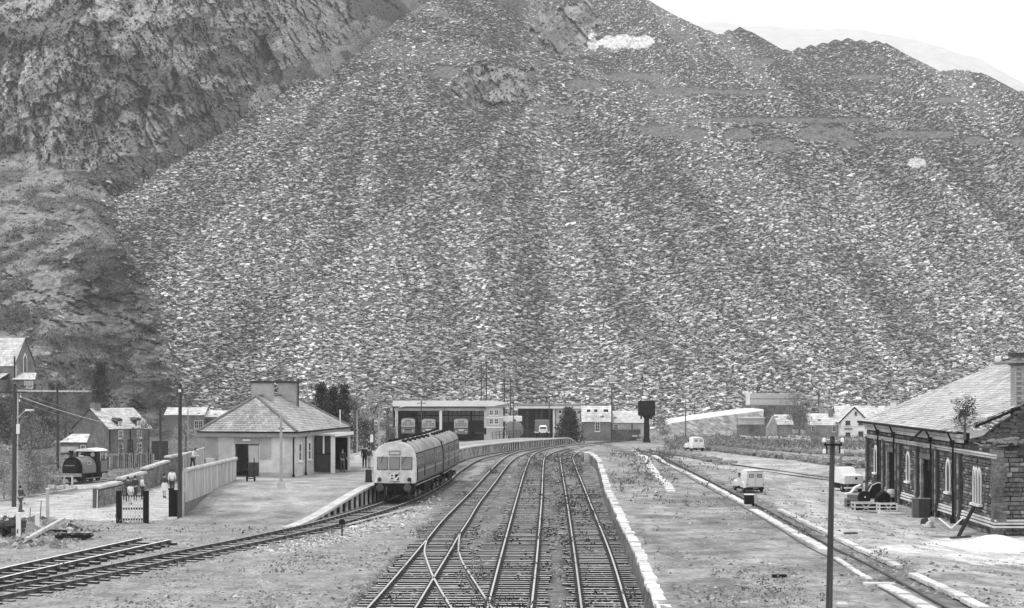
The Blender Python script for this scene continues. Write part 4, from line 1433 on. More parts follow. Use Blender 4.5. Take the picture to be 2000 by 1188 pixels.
# ------------------------------------------------------------------ picket gate and posts
gp = G(257, 1022)
gt = thing('picket_gate', 'dark picket gate of pale upright slats hung between two square posts', 'gate', gp, R(2))
k = gp.y / F
for x0, nm in ((-29.5, 'gate_post'), (23, 'gate_post')):
    MB().box(x0 * k, (x0 + 10) * k, -0.12, 0.14, -0.1, 63 * k).build(nm, m_black, gt, bevel=0.012)
for i in range(9):
    x = (-17.5 + i * 5) * k
    MB().box(x - 0.028, x + 0.028, -0.03, -0.005, 0.06, 53 * k).build('picket', mat('picket_pale', 0.6, 0.15), gt)
for z in (5, 26, 50):
    MB().box(-19 * k, 23 * k, 0.0, 0.06, z * k, (z + 4) * k).build('rail', m_black, gt)
gp2 = G(341, 1014)
g2 = thing('gate_post', 'stout black square gate post standing at the foot of the tall pole', 'post', gp2)
MB().box(-0.30, 0.16, -0.2, 0.2, -0.1, 1.62).build('shaft', m_black, g2, bevel=0.02)
MB().box(-0.34, -0.05, -0.1, 0.1, 1.62, 1.72).build('cap', m_black, g2)
MB().beam((0.22, -0.1, 0.0), (0.55, -0.1, 1.4), 0.10, 0.06).build('strut', m_board, g2)
MB().box(0.46, 0.60, -0.05, 0.05, 0, 1.5).build('side_post', m_darkgrey, g2)
MB().lathe([(0.55, 0), (0.5, 0.1), (0.3, 0.14)], (0.1, -0.1, 0), 14).build('footing', m_conc, g2)

# ------------------------------------------------------------------ stone ramp wall stepping up, white coping
m_brickstone = mat('ramp_stone', 0.24, 0.35, 5, 0.9, stain=0.3, sscale=1.0)
rw = thing('stone_wall', 'stepped stone wall with white rounded coping climbing beside the station path', 'wall', at(192, 106))
steps = [((192, 990, 955), (238, 984, 945), 106, 112), ((238, 984, 938), (285, 972, 925), 113, 124), ((285, 965, 918), (330, 950, 903), 124.2, 132), ((330, 950, 895), (392, 930, 884), 132.2, 142)]
stone_me = [MB().box(-l / 2, l / 2, -0.05, 0.05, 0, 0.12).mesh('stone', m_brickstone) for l in (0.28, 0.36, 0.46, 0.55)]
for (a_, b_, d0_, d1_) in steps:
    p0, p1 = P(a_[0], a_[1], d0_), P(b_[0], b_[1], d1_)
    z0t, z1t = P(a_[0], a_[2], d0_).z, P(b_[0], b_[2], d1_).z
    o0, o1 = p0 - rw.location, p1 - rw.location
    q = [(o0.x, o0.y, -0.2), (o1.x, o1.y, -0.2), (o1.x, o1.y, z1t), (o0.x, o0.y, z0t)]
    dv = (o1 - o0)
    dv.z = 0
    L = dv.length
    nv = Vector((dv.y, -dv.x, 0)).normalized()
    MB().prism(q, -nv * 0.35).build('wall_core', mat('dark_mortar', 0.09, 0.3), rw)
    ang = math.atan2(dv.y, dv.x)
    z = 0.0
    while z < max(z0t, z1t) - 0.14:
        u = random.uniform(0, 0.2)
        while u < L - 0.3:
            ln = random.choice((0, 1, 2, 3))
            l = (0.28, 0.36, 0.46, 0.55)[ln]
            zt = z0t + (z1t - z0t) * (u + l / 2) / L
            if z + 0.12 < zt:
                o = link('stone', stone_me[ln], rw)
                o.location = o0 + dv.normalized() * (u + l / 2) + nv * random.uniform(0.0, 0.03)
                o.location.z = z
                o.rotation_euler = (0, 0, ang)
            u += l + 0.025
        z += 0.145
    n = max(2, int(L / 1.1))
    for i in range(n):
        t0, t1_ = i / n, (i + 1) / n - 0.02
        a3 = o0 + dv * t0 - nv * 0.14
        b3 = o0 + dv * t1_ - nv * 0.14
        a3.z, b3.z = z0t + (z1t - z0t) * t0 + 0.08, z0t + (z1t - z0t) * t1_ + 0.08
        MB().beam(a3, b3, 0.56, 0.20).build('coping_stone', m_cope, rw, bevel=0.06)
# low kerb and posts by the path on the left
kb = [G(x, y) for x, y in ((-40, 983), (60, 970), (120, 960), (190, 948))]
stone_row('path_kerb', 'pale kerb along the far side of the light path below the bushes', 'kerb', kb, lambda x, y: 0.0, 0.2, (1.5, 2.5), m_cope, th=0.2)
POSTS = [(93, 1010, 955, 0.15, 'short white topped post standing at the edge of the light path', m_white), (36, 1050, 1003, 0.2, 'leftmost white marker post in the rubble at the lower left', m_white),
         (73, 1034, 1004, 0.2, 'short white marker post right of the other in the rubble', m_white)]
for (px, yb, yt, wdt, lab, m) in POSTS:
    p = G(px, yb)
    t = thing('marker_post', lab, 'post', p)
    hh = (yb - yt) * p.y / F
    MB().box(-wdt / 2, wdt / 2, -wdt / 2, wdt / 2, -0.1, hh).build('post', m if px != 93 else m_conc, t, bevel=0.01)
    MB().box(-wdt / 2 - 0.01, wdt / 2 + 0.01, -wdt / 2 - 0.01, wdt / 2 + 0.01, hh, hh + 0.05).build('cap', m_white, t)
for (px, yb, yt, lab) in ((58, 1014, 993, 'thin iron stake on the light path left of the white topped post'), (79, 1010, 980, 'thin bent iron stake just left of the white topped post'), (189, 1010, 958, 'slender white pole at the near end of the stepped wall')):
    p = G(px, yb)
    t = thing('stake', lab, 'stake', p)
    hh = (yb - yt) * p.y / F
    MB().cyl((0, 0, -0.1), (0.04, 0, hh), 0.028, 0.022, 7).build('rod', m_white if px == 189 else m_darkgrey, t)
    MB().cyl((0.04, 0, hh), (0.04, 0, hh + 0.03), 0.035, 0.03, 7).build('tip', m_white if px == 189 else m_darkgrey, t)

# ------------------------------------------------------------------ luggage trolley, lamp standard, barrow, on the platform
p = plat_at(490, 941)
tr = thing('luggage_trolley', 'black two wheeled sack trolley standing upright outside the station door', 'trolley', p)
for x in (-0.2, 0.2):
    MB().tube([(x, 0, 0.25), (x, 0.12, 1.35), (x, 0.05, 1.52), (x, -0.08, 1.55)], 0.03, 7).build('handle', m_black, tr)
    wv = MB().lathe([(0.04, -0.04), (0.20, -0.04), (0.20, 0.04), (0.04, 0.04)], (x * 1.25, -0.02, 0.2), 14, 'x').build('wheel', m_black, tr)
    MB().lathe([(0.03, -0.06), (0.05, -0.06), (0.05, 0.06), (0.03, 0.06)], (x * 1.25, -0.02, 0.2), 8, 'x').build('hub', m_midgrey, wv)
MB().box(-0.22, 0.22, 0.03, 0.07, 0.3, 0.95).build('back_plate', m_darkgrey, tr)
MB().box(-0.22, 0.22, -0.3, 0.03, 0.2, 0.24).build('toe_plate', m_black, tr)
p = plat_at(549, 954)
lp = thing('platform_post', 'pale slender concrete post standing in a stone block before the station', 'post', p)
hh = (954 - 806) * p.y / F
MB().box(-0.22, 0.22, -0.2, 0.2, -0.05, 0.38).build('base_block', m_conc, lp, bevel=0.03)
MB().cyl((0, 0, 0.38), (0, 0, hh), 0.10, 0.075, 8).build('shaft', mat('post_concrete', 0.36, 0.15), lp)
MB().box(-0.16, 0.16, -0.05, 0.05, hh - 1.05, hh - 0.95).build('bracket', m_midgrey, lp)
p = plat_at(720, 942.5)
bs = thing('platform_barrow', 'dark upright box stand at the platform edge beside the train', 'box', p)
b = MB()
b.loft([[(-0.22, -0.2, 0), (0.22, -0.2, 0), (0.22, 0.2, 0), (-0.22, 0.2, 0)], [(-0.18, -0.16, 0.85), (0.18, -0.16, 0.85), (0.18, 0.16, 0.85), (-0.18, 0.16, 0.85)]])
b.build('panel', m_darkgrey, bs)
MB().box(-0.24, 0.24, -0.22, 0.22, 0.0, 0.06).build('foot', m_black, bs)
MB().box(-0.17, 0.17, -0.166, -0.162, 0.12, 0.17).build('band', m_midgrey, bs)
p = plat_at(700, 905)
MB()
bk = thing('bucket', 'small white bucket on the far part of the platform behind the porch', 'bucket', plat_at(698, 902))
MB().lathe([(0.2, 0), (0.26, 0.5)], (0, 0, 0), 12).build('pail', m_white, bk)
MB().tube([(-0.25, 0, 0.5), (0, 0, 0.68), (0.25, 0, 0.5)], 0.015, 5).build('handle', m_darkgrey, bk)

# small ground signal by the passenger line
p = G(668, 1048)
gs = thing('ground_signal', 'small dark ground signal on a stalk beside the passenger line', 'signal', p)
MB().cyl((0, 0, 0), (0, 0, 0.62), 0.04, 0.03, 8).build('stalk', m_black, gs)
MB().lathe([(0.05, -0.04), (0.16, -0.04), (0.16, 0.04), (0.05, 0.04)], (0, 0, 0.70), 12, 'y').build('disc', m_black, gs)
MB().box(-0.14, 0.14, -0.1, 0.1, 0.55, 0.62).build('bracket', m_darkgrey, gs)
# ------------------------------------------------------------------ diesel railcar, two coaches
m_cab = mat('cab_light', 0.58, 0.12, 3, 0.45, stain=0.14, sscale=1.5)
m_coach = mat('coach_dark', 0.085, 0.15, 2, 0.45, stain=0.15, sscale=1.0)
m_croof = mat('coach_roof', 0.24, 0.25, 1.5, 0.75, stain=0.25, sscale=0.8)
m_under = mat('underframe', 0.012, 0.4, 4, 0.9, spec=0.08)
m_cglass = mat('coach_glass', 0.17, 0.25, 1.5, 0.12, spec=0.7)
m_cglass2 = mat('coach_glass_side', 0.05, 0.4, 1.2, 0.1, spec=0.8)
PROF_H = [(1.25, 1.17), (1.33, 1.30), (1.335, 2.2), (1.30, 2.75), (1.245, 3.05)]          # side, floor to cantrail
ROOF_H = [(1.245, 3.05), (1.14, 3.30), (0.95, 3.50), (0.68, 3.64), (0.35, 3.72), (0.0, 3.745)]
ZB = 0.19
def coach(label, front, rear, cab):
    front, rear = Vector((*front, 0)), Vector((*rear, 0))
    d = rear - front
    rz = math.atan2(-d.x, d.y)
    front.z = float(gbase(front.y)) + ZB
    L = math.hypot(d.x, d.y)
    t = thing('railcar_coach', label, 'train', front, rz, 'coaches of the two car railcar')
    ring = lambda y, k=1.0: [(-x * k, y, z) for x, z in PROF_H] + [(x * k, y, z) for x, z in reversed(PROF_H)]
    y0 = 0.30 if cab else 0.0
    MB().loft([ring(y0), ring(L)]).build('body_side', m_coach, t)
    rr_ = lambda y, k=1.0, dz=0.0: [(-x * k, y, z + dz) for x, z in ROOF_H[:-1]] + [(x * k, y, z + dz) for x, z in reversed(ROOF_H)]
    rf_ = MB().loft([rr_(0.30 if cab else 0.0, 1.004, 0.003), rr_(L, 1.004, 0.003)]).build('roof', m_croof, t, smooth=True)
    n = 0
    for i in range(6):
        for sx in (-0.42, 0.42):
            y = L * (i + 0.6) / 6.3
            MB().lathe([(0.16, 0), (0.16, 0.10), (0.22, 0.12), (0.12, 0.2), (0.02, 0.22)], (sx, y, 3.66), 10).build('roof_vent', m_under, rf_)
    for y in np.linspace(1.0, L - 0.6, 5):
        MB().loft([rr_(y, 1.008, 0.012), rr_(y + 0.05, 1.008, 0.012)]).build('roof_rib', m_croof, rf_)
    # side windows, doors (dark upright lights), waist rail
    for s in (-1, 1):
        def panel(name, ya, yb, za, zb_, m, out, par=t):
            b = MB()
            pts = []
            for z in (za, (za + zb_) / 2, zb_):
                x = np.interp(z, [q[1] for q in PROF_H], [q[0] for q in PROF_H]) + out
                pts.append((x * s, z))
            vs = []
            for (x, z) in pts:
                vs += [(x, ya, z), (x, yb, z), (x - 0.03 * s, ya, z), (x - 0.03 * s, yb, z)]
            for k in (0, 1):
                o = k * 4
                b.add([vs[o], vs[o + 1], vs[o + 4], vs[o + 5]], [(0, 1, 3, 2)])
            b.add([vs[0], vs[1], vs[2], vs[3]], [(0, 1, 3, 2)])
            b.add([vs[8], vs[9], vs[10], vs[11]], [(0, 1, 3, 2)])
            for q in (0, 1):
                b.add([vs[q], vs[4 + q], vs[8 + q], vs[2 + q], vs[6 + q], vs[10 + q]], [(0, 1, 4, 3), (1, 2, 5, 4)])
            return b.build(name, m, par)
        yA = 0.75 if cab else 0.5
        panel('cab_door', yA - 0.3, yA + 0.12, 1.35, 2.85, m_under, 0.008) if cab else None
        nwin, step = 9, (L - 1.6) / 9.0
        for i in range(nwin):
            ya = yA + 0.35 + i * step
            if i in (2, 6):
                dpn = panel('door', ya + 0.1, ya + 0.62, 1.28, 2.9, m_under, 0.010)
                panel('door_light', ya + 0.2, ya + 0.52, 2.05, 2.75, m_cglass2, 0.016, dpn)
            else:
                wn = panel('window', ya, ya + step * 0.80, 1.98, 2.80, m_midgrey, 0.008)
                panel('pane', ya + 0.06, ya + step * 0.80 - 0.06, 2.03, 2.60, m_cglass2, 0.014, wn)
                panel('top_light', ya + 0.06, ya + step * 0.80 - 0.06, 2.63, 2.76, m_cglass2, 0.014, wn)
        panel('waist_line', yA + 0.2, L - 0.1, 1.86, 1.91, mat('coach_line', 0.42, 0.1), 0.006)
        panel('gutter', 0.4, L, 3.0, 3.05, m_under, 0.02)
    # end
    if cab:
        full = PROF_H + ROOF_H[1:]
        def cr(y, k, lean=0.0):
            pts = [(-x * k, y, z) for x, z in full] + [(x * k, y, z) for x, z in reversed(full[:-1])]
            return [(p[0], p[1] + max(0, p[2] - 1.95) * lean, p[2] if p[2] < 3 else 3 + (p[2] - 3) * (0.6 + 0.4 * k)) for p in pts]
        cb = MB().loft([cr(0.0, 0.955, 0.06), cr(0.08, 0.99, 0.05), cr(0.36, 1.003)]).build('cab_front', m_cab, t, smooth=True)
        fy = lambda z: max(0, z - 1.95) * 0.06
        for i, (xa, xb) in enumerate(((-1.10, -0.42), (-0.33, 0.33), (0.42, 1.10))):
            za, zb_ = 2.02, 2.82
            q = [(xa, fy(za) - 0.006, za), (xb, fy(za) - 0.006, za), (xb, fy(zb_) - 0.006, zb_), (xa, fy(zb_) - 0.006, zb_)]
            wf = MB().prism(q, (0, -0.02, 0)).build('windscreen', m_darkgrey, cb, bevel=0.012)
            e = 0.035
            q = [(xa + e, fy(za) - 0.030, za + e), (xb - e, fy(za) - 0.030, za + e), (xb - e, fy(zb_) - 0.030, zb_ - e), (xa + e, fy(zb_) - 0.030, zb_ - e)]
            MB().prism(q, (0, -0.004, 0)).build('pane', m_cglass, t)
        MB().box(-0.36, 0.36, 0.0, 0.06, 2.93, 3.20).build('destination_frame', m_midgrey, t, bevel=0.01)
        MB().box(-0.31, 0.31, -0.012, -0.002, 2.98, 3.15).build('destination_blind', mat('blind', 0.5, 0.15), t)
        MB().cbox((0, -0.012, 3.185), 0.66, 0.02, 0.025).build('blind_shade', m_black, t)
        # head code panel: two character windows
        MB().box(-0.34, 0.34, -0.035, -0.001, 1.27, 1.86).build('code_panel', m_cab, t)
        for x in (-0.17, 0.15):
            MB().box(x - 0.13, x + 0.13, -0.042, -0.0355, 1.36, 1.76).build('code_blind', m_white, t)
        gl = MB()
        for zc in (1.67, 1.50):
            gl.box(-0.23, -0.09, -0.05, -0.0425, zc - 0.045, zc + 0.045)
        gl.box(-0.28, -0.07, -0.05, -0.0425, 1.375, 1.40)
        gl.prism([(0.03, -0.0425, 1.50), (0.03, -0.0425, 1.75), (0.27, -0.0425, 1.75), (0.27, -0.0425, 1.70)], (0, -0.007, 0))
        gl.prism([(0.12, -0.0425, 1.37), (0.27, -0.0425, 1.37), (0.27, -0.0425, 1.60)], (0, -0.007, 0))
        gl.box(-0.32, 0.32, -0.06, -0.0361, 1.27, 1.30)
        gl.box(-0.36, -0.26, -0.06, -0.0361, 1.80, 1.83).box(0.26, 0.36, -0.06, -0.0361, 1.80, 1.83)
        gl.build('code_print', m_black, t)
        for x in (-0.95, 0.92):
            lm = MB().lathe([(0.13, 0), (0.12, -0.10), (0.09, -0.12)], (x, 0.0, 1.42), 14, 'y').build('lamp', m_darkgrey, t, smooth=True)
            MB().lathe([(0.075, -0.119), (0.07, -0.128)], (x, 0.0, 1.42), 12, 'y').build('lens', m_glass, lm)
        MB().cbox((-1.13, -0.08, 1.32), 0.12, 0.14, 0.18).build('tail_lamp', m_white, t, bevel=0.02)
        MB().tube([(1.02, -0.10, 1.4), (1.03, -0.14, 1.15), (1.0, -0.1, 0.95)], 0.02, 6).build('jumper_cable', m_black, t)
        for (xa, za, xb, zb_) in ((-0.75, 2.86, -0.86, 2.42), (0.75, 2.86, 0.48, 2.45)):
            MB().tube([(xa, -0.03, za), (xb, -0.06, zb_)], 0.014, 5).build('wiper', m_black, t)
        hl = MB()
        for z in np.arange(1.3, 1.9, 0.13):
            hl.box(1.16, 1.25, -0.02, 0.03, z, z + 0.035)
        hl.build('cab_step', m_white, t)
        MB().box(-1.28, 1.28, -0.03, 0.05, 1.12, 1.19).build('sole_edge', m_black, t)
        MB().box(-1.26, 1.26, 0.0, 0.12, 0.72, 1.118).build('buffer_beam', m_under, t)
        for x in (-0.86, 0.86):
            bf_ = MB().cyl((x, 0.0, 0.93), (x, -0.42, 0.93), 0.10, 0.085, 12).build('buffer', m_under, t)
            MB().lathe([(0.24, -0.42), (0.24, -0.46), (0.15, -0.49)], (x, 0, 0.93), 16, 'y').build('buffer_head', mat('buffer_steel', 0.07, 0.2), bf_)
        MB().tube([(0, -0.02, 0.95), (0, -0.2, 0.85), (0, -0.22, 0.55)], 0.05, 6).build('coupling', m_under, t)
        for x in (-0.5, -0.38, 0.35, 0.5):
            MB().tube([(x, -0.02, 0.95), (x * 1.05, -0.14, 0.75), (x, -0.1, 0.45)], 0.022, 6).build('hose', m_midgrey if x < -0.4 else m_under, t)
    else:
        MB().box(-0.6, 0.6, -0.42, -0.002, 1.1, 3.1).build('gangway', m_black, t)
        MB().box(-1.2, 1.2, -0.05, -0.003, 1.2, 3.3).build('end_panel', m_under, t)
    # underframe: sole bar, equipment boxes, two bogies
    MB().box(-1.15, 1.15, 0.15, L - 0.1, 0.95, 1.165).build('sole_bar', m_under, t)
    MB().box(-1.2, -0.5, L * 0.34, L * 0.48, 0.42, 0.945).build('engine_box', m_under, t, bevel=0.03)
    MB().box(0.5, 1.2, L * 0.36, L * 0.52, 0.42, 0.945).build('engine_box', m_under, t, bevel=0.03)
    MB().box(0.6, 1.15, L * 0.56, L * 0.64, 0.5, 0.945).build('battery_box', m_under, t, bevel=0.02)
    MB().cyl((0.8, L * 0.30, 0.7), (0.8, L * 0.335, 0.7), 0.2, 0.2, 10).build('air_tank', m_under, t)
    for yc in (2.2, L - 2.2):
        bg_ = MB().box(-1.12, -1.0, yc - 1.35, yc + 1.35, 0.42, 0.66).box(1.0, 1.12, yc - 1.35, yc + 1.35, 0.42, 0.66).box(-1.0, 1.0, yc - 0.2, yc + 0.2, 0.42, 0.66).build('bogie_frame', m_under, t)
        for dy in (-0.95, 0.95):
            for s in (-1, 1):
                MB().lathe([(0.46, -0.07), (0.46, 0.05), (0.43, 0.07), (0.2, 0.07), (0.12, 0.10)], (s * 0.76, yc + dy, 0.455), 18, 'x').build('wheel', mat('wheel_steel', 0.06, 0.2), bg_)
                MB().cbox((s * 1.09, yc + dy, 0.455), 0.14, 0.28, 0.26).build('axle_box', m_midgrey, bg_)
            MB().cyl((-0.9, yc + dy, 0.455), (0.9, yc + dy, 0.455), 0.07, 0.07, 8).build('axle', m_under, bg_)
    b = MB()
    b.box(1.16, 1.24, 0.9, L - 0.8, 1.0, 1.04)
    b.build('step_board', mat('step_light', 0.35, 0.2), t)
    return t
c1_ = (-7.28, 108.0)
c1e = (-6.15, 121.3)
coach('light fronted railcar coach with three cab windows nearest the camera', c1_, c1e, True)
coach('rear dark coach of the railcar beyond the light fronted one', (-6.08, 121.9), (-5.42, 135.5), False)

# ------------------------------------------------------------------ tank engine on display
lp_ = G(118, 946)
lp_ = at(137, 126)
lc = thing('steam_locomotive', 'small dark narrow gauge saddle tank engine standing on a short track by the bushes', 'locomotive', Vector((lp_.x, lp_.y, 0.30)), R(-17))
m_loco = mat('loco_paint', 0.10, 0.2, 3, 0.4)
m_lblack = mat('loco_black', 0.012, 0.3, 4, 0.5, spec=0.2)
m_lgrey = mat('loco_tank', 0.20, 0.15, 3, 0.45)
# saddle tank: arch section swept along the boiler
def arch(w_, zl, zc, r, y, n=10):
    pts = [(-w_, y, zl)]
    for i in range(n + 1):
        a = math.pi - math.pi * i / n
        pts.append((r * math.cos(a), y, zc + r * math.sin(a)))
    pts.append((w_, y, zl))
    return pts
MB().loft([arch(0.80, 0.72, 1.12, 0.80, 0.35), arch(0.80, 0.72, 1.12, 0.80, 2.25)]).build('saddle_tank', m_lgrey, lc, smooth=True)
MB().loft([arch(0.815, 0.72, 1.12, 0.815, 0.28), arch(0.815, 0.72, 1.12, 0.815, 0.36)]).build('tank_front', m_lblack, lc)
MB().lathe([(0.60, 0.0), (0.62, 0.05), (0.62, 0.30)], (0, 0, 1.08), 20, 'y').build('smokebox', m_lblack, lc, smooth=True)
dd = MB().lathe([(0.02, -0.07), (0.3, -0.05), (0.44, 0.0), (0.46, 0.03)], (0, -0.005, 1.04), 18, 'y').build('smokebox_door', m_lblack, lc, smooth=True)
MB().beam((-0.42, -0.10, 1.30), (0.42, -0.10, 1.30), 0.04, 0.05).build('hinge_strap', mat('loco_rail', 0.25, 0.1), dd)
ch_ = MB().lathe([(0.20, 0), (0.16, 0.08), (0.15, 0.42), (0.19, 0.46), (0.19, 0.52), (0.13, 0.53)], (-0.02, 0.18, 1.85), 14).build('chimney', m_lblack, lc, smooth=True)
MB().box(-0.12, 0.12, 0.75, 1.0, 1.90, 2.0).build('filler_lid', m_lblack, lc)
MB().box(-0.05, 0.35, 0.9, 1.25, 1.92, 1.98).build('filler_hatch', m_white, lc)
MB().lathe([(0.14, 0), (0.14, 0.2), (0.05, 0.28)], (0, 1.7, 1.9), 12).build('dome', m_lblack, lc, smooth=True)
cb_ = MB()
cb_.box(-0.85, 0.85, 2.25, 2.33, 1.2, 2.32)
cb_.box(-0.85, -0.80, 2.33, 2.75, 0.72, 2.28).box(0.80, 0.85, 2.33, 2.75, 0.72, 2.28)
cab_ = cb_.build('cab_sheet', m_lblack, lc)
for x in (-0.5, 0.52):
    MB().lathe([(0.17, 0), (0.17, -0.03), (0.13, -0.035)], (x, 2.245, 2.02), 14, 'y').build('spectacle', mat('loco_brass', 0.32, 0.1), cab_)
MB().loft([[(-0.92, y, 2.29), (-0.6, y, 2.41), (0, y, 2.47), (0.6, y, 2.41), (0.92, y, 2.29), (0.92, y, 2.25), (-0.92, y, 2.25)] for y in (2.1, 3.75)]).build('cab_roof', m_white, lc)
for x in (-0.82, 0.82):
    for y in (2.8, 3.6):
        MB().cyl((x, y, 1.5), (x, y, 2.28), 0.025, 0.025, 6).build('pillar', m_white, lc)
MB().box(0.78, 0.84, 2.9, 3.8, 0.72, 1.55).box(-0.84, -0.78, 2.9, 3.8, 0.72, 1.55).box(-0.78, 0.78, 3.74, 3.8, 0.72, 1.55).build('bunker', m_lgrey, lc)
MB().box(0.775, 0.85, 2.9, 3.82, 1.551, 1.62).build('bunker_rail', m_lblack, lc)
MB().cbox((0.83, 1.2, 1.45), 0.03, 0.55, 0.26).build('name_plate', mat('loco_pale', 0.5, 0.1), lc, bevel=0.02)
MB().cbox((0.842, 1.2, 1.45), 0.03, 0.28, 0.10).build('plate_print', m_lblack, lc)
MB().box(-0.85, 0.85, 0.0, 3.9, 0.62, 0.71).build('running_plate', m_lblack, lc)
MB().box(-0.95, 0.95, -0.12, 0.0, 0.50, 0.74).build('buffer_beam', mat('loco_rail', 0.25, 0.1), lc)
MB().box(-0.45, 0.45, 0.2, 3.7, 0.3, 0.62).build('frame', m_lblack, lc)
for yv in (0.9, 2.0, 3.0):
    for s in (-1, 1):
        MB().lathe([(0.30, -0.05), (0.30, 0.05), (0.26, 0.06), (0.1, 0.07)], (s * 0.5, yv, 0.32), 16, 'x').build('wheel', m_lblack, lc)
for s in (-1, 1):
    MB().box(s * 0.72 - 0.12, s * 0.72 + 0.12, 0.25, 0.75, 0.28, 0.6).build('cylinder', m_lblack, lc)
    MB().box(s * 0.62 - 0.02, s * 0.62 + 0.02, 0.8, 3.0, 0.28, 0.35).build('coupling_rod', mat('loco_rail', 0.25), lc)
dt = thing('display_track', 'short narrow track on pale stones under the little engine', 'railway track', Vector((lp_.x, lp_.y, 0.0)), R(-17))
MB().loft([[(-1.5, -1.2, -0.1), (1.6, -1.2, -0.1), (1.2, -1.1, 0.22), (-1.2, -1.1, 0.22)], [(-1.5, 6.2, -0.1), (1.6, 6.2, -0.1), (1.2, 6.0, 0.22), (-1.2, 6.0, 0.22)]]).build('stone_bed', m_cope, dt)
for s in (-0.5, 0.5):
    MB().box(s - 0.03, s + 0.03, -1.0, 6.0, 0.22, 0.30).build('rail', m_rail, dt)
fb = thing('wooden_barrier', 'low wooden barrier with four posts standing before the little engine', 'fence', Vector((lp_.x - 0.25, lp_.y - 1.6, 0.0)), R(-4))
MB().box(-1.15, 0.9, -0.05, 0.03, 0.86, 0.96).build('rail', m_board, fb)
for x in (-1.05, -0.4, 0.25, 0.82):
    MB().box(x - 0.06, x + 0.06, -0.05, 0.05, -0.1, 0.86).build('post', m_board, fb)

# ------------------------------------------------------------------ road vehicles
def wheel(parent, x, y, r, wdt=0.18, hub=m_midgrey):
    wv = MB().lathe([(r * 0.55, -wdt / 2), (r * 0.93, -wdt / 2), (r, -wdt / 3), (r, wdt / 3), (r * 0.93, wdt / 2), (r * 0.55, wdt / 2)], (x, y, r), 18, 'x').build('wheel', m_black, parent, smooth=True)
    MB().lathe([(r * 0.2, -wdt / 2 - 0.02), (r * 0.56, -wdt / 2 + 0.005), (r * 0.56, wdt / 2 - 0.005), (r * 0.2, wdt / 2 + 0.02)], (x, y, r), 12, 'x').build('hub', hub, wv)
def van(label, loc, rz, k=1.0, tone=0.62):
    """small round shouldered van seen from behind; local y forward"""
    t = thing('van', label, 'van', loc, rz, 'pale vans parked on the yard')
    mv = mat('van_paint_%d' % int(tone * 100), tone, 0.06, 3, 0.35, stain=0.08)
    def sec(y, w0, w1, zb, zt):
        return [(-w0, y, zb), (-w0 * 1.01, y, zb + 0.25 * (zt - zb)), (-w1, y, zb + 0.75 * (zt - zb)), (-w1 * 0.86, y, zt - 0.05), (-w1 * 0.5, y, zt), (w1 * 0.5, y, zt), (w1 * 0.86, y, zt - 0.05),
                (w1, y, zb + 0.75 * (zt - zb)), (w0 * 1.01, y, zb + 0.25 * (zt - zb)), (w0, y, zb)]
    bz = 0.42
    MB().loft([sec(-0.02, 0.66, 0.60, bz, 1.60), sec(0.03, 0.70, 0.64, bz, 1.64), sec(1.45, 0.71, 0.66, bz, 1.66)]).build('load_body', mv, t, smooth=True)
    MB().loft([sec(1.452, 0.68, 0.62, bz, 1.60), sec(2.2, 0.68, 0.56, bz, 1.50), sec(2.55, 0.68, 0.60, bz, 1.05), sec(3.3, 0.60, 0.5, bz, 0.92), sec(3.45, 0.5, 0.42, bz, 0.8)]).build('cab', mv, t, smooth=True)
    for s in (-1, 1):
        MB().loft([[(s * 0.56, y, z) for y, z in ((2.35, 0.35), (2.5, 0.72), (2.9, 0.86), (3.25, 0.72), (3.5, 0.4))], [(s * 0.78, y, z) for y, z in ((2.38, 0.35), (2.52, 0.68), (2.9, 0.80), (3.2, 0.68), (3.42, 0.4))]]).build('front_wing', mv, t, smooth=True)
        MB().loft([[(s * 0.60, y, z) for y, z in ((0.1, 0.36), (0.25, 0.75), (0.65, 0.88), (1.05, 0.72), (1.25, 0.4))], [(s * 0.80, y, z) for y, z in ((0.15, 0.36), (0.3, 0.68), (0.65, 0.79), (1.0, 0.66), (1.18, 0.4))]]).build('rear_wing', mv, t, smooth=True)
        wheel(t, s * 0.66, 0.65, 0.30, 0.14)
        wheel(t, s * 0.66, 2.9, 0.30, 0.14)
        dr_ = MB().box(min(s * 0.02, s * 0.58), max(s * 0.02, s * 0.58), -0.05, -0.015, bz + 0.05, 1.52).build('rear_door', mv, t, bevel=0.02)
        MB().box(min(s * 0.12, s * 0.48), max(s * 0.12, s * 0.48), -0.058, -0.051, 1.12, 1.38).build('window_rubber', m_black, dr_)
        MB().box(min(s * 0.155, s * 0.445), max(s * 0.155, s * 0.445), -0.064, -0.0585, 1.155, 1.345).build('pane', mat('van_glass', 0.35 if s < 0 else 0.06, 0.5, 6, 0.1, spec=0.7), dr_)
        MB().cbox((s * 0.63, -0.04, 0.62), 0.06, 0.05, 0.10).build('tail_lamp', m_darkgrey, t)
        MB().box(s * 0.655 - 0.012, s * 0.655 + 0.012, 1.5, 2.1, 1.05, 1.38).build('door_window', m_glass, t)
    MB().box(-0.66, 0.66, -0.03, 0.02, 1.545, 1.575).build('drip_rail', m_darkgrey, t)
    MB().box(-0.68, 0.68, -0.10, -0.04, 0.30, 0.40).build('bumper', m_black, t, bevel=0.02)
    MB().box(-0.6, 0.6, 0.02, 3.2, 0.2, 0.415).build('chassis', m_black, t)
    MB().box(-0.2, 0.2, -0.112, -0.101, 0.31, 0.39).build('number_plate', m_midgrey, t)
    for ch in [t]:
        ch.scale = (k, k, k)
    return t
p = yard_at(1475, 963)
van('pale van with two rear doors nearest on the yard, behind the black block', p, R(9), 38 * p.y / F / 1.42)
p = yard_at(1361, 882)
van('far pale van near the water tower, smaller in view', p + Vector((0.2, 0, 0)), R(11), 24 * p.y / F / 1.42, 0.72)
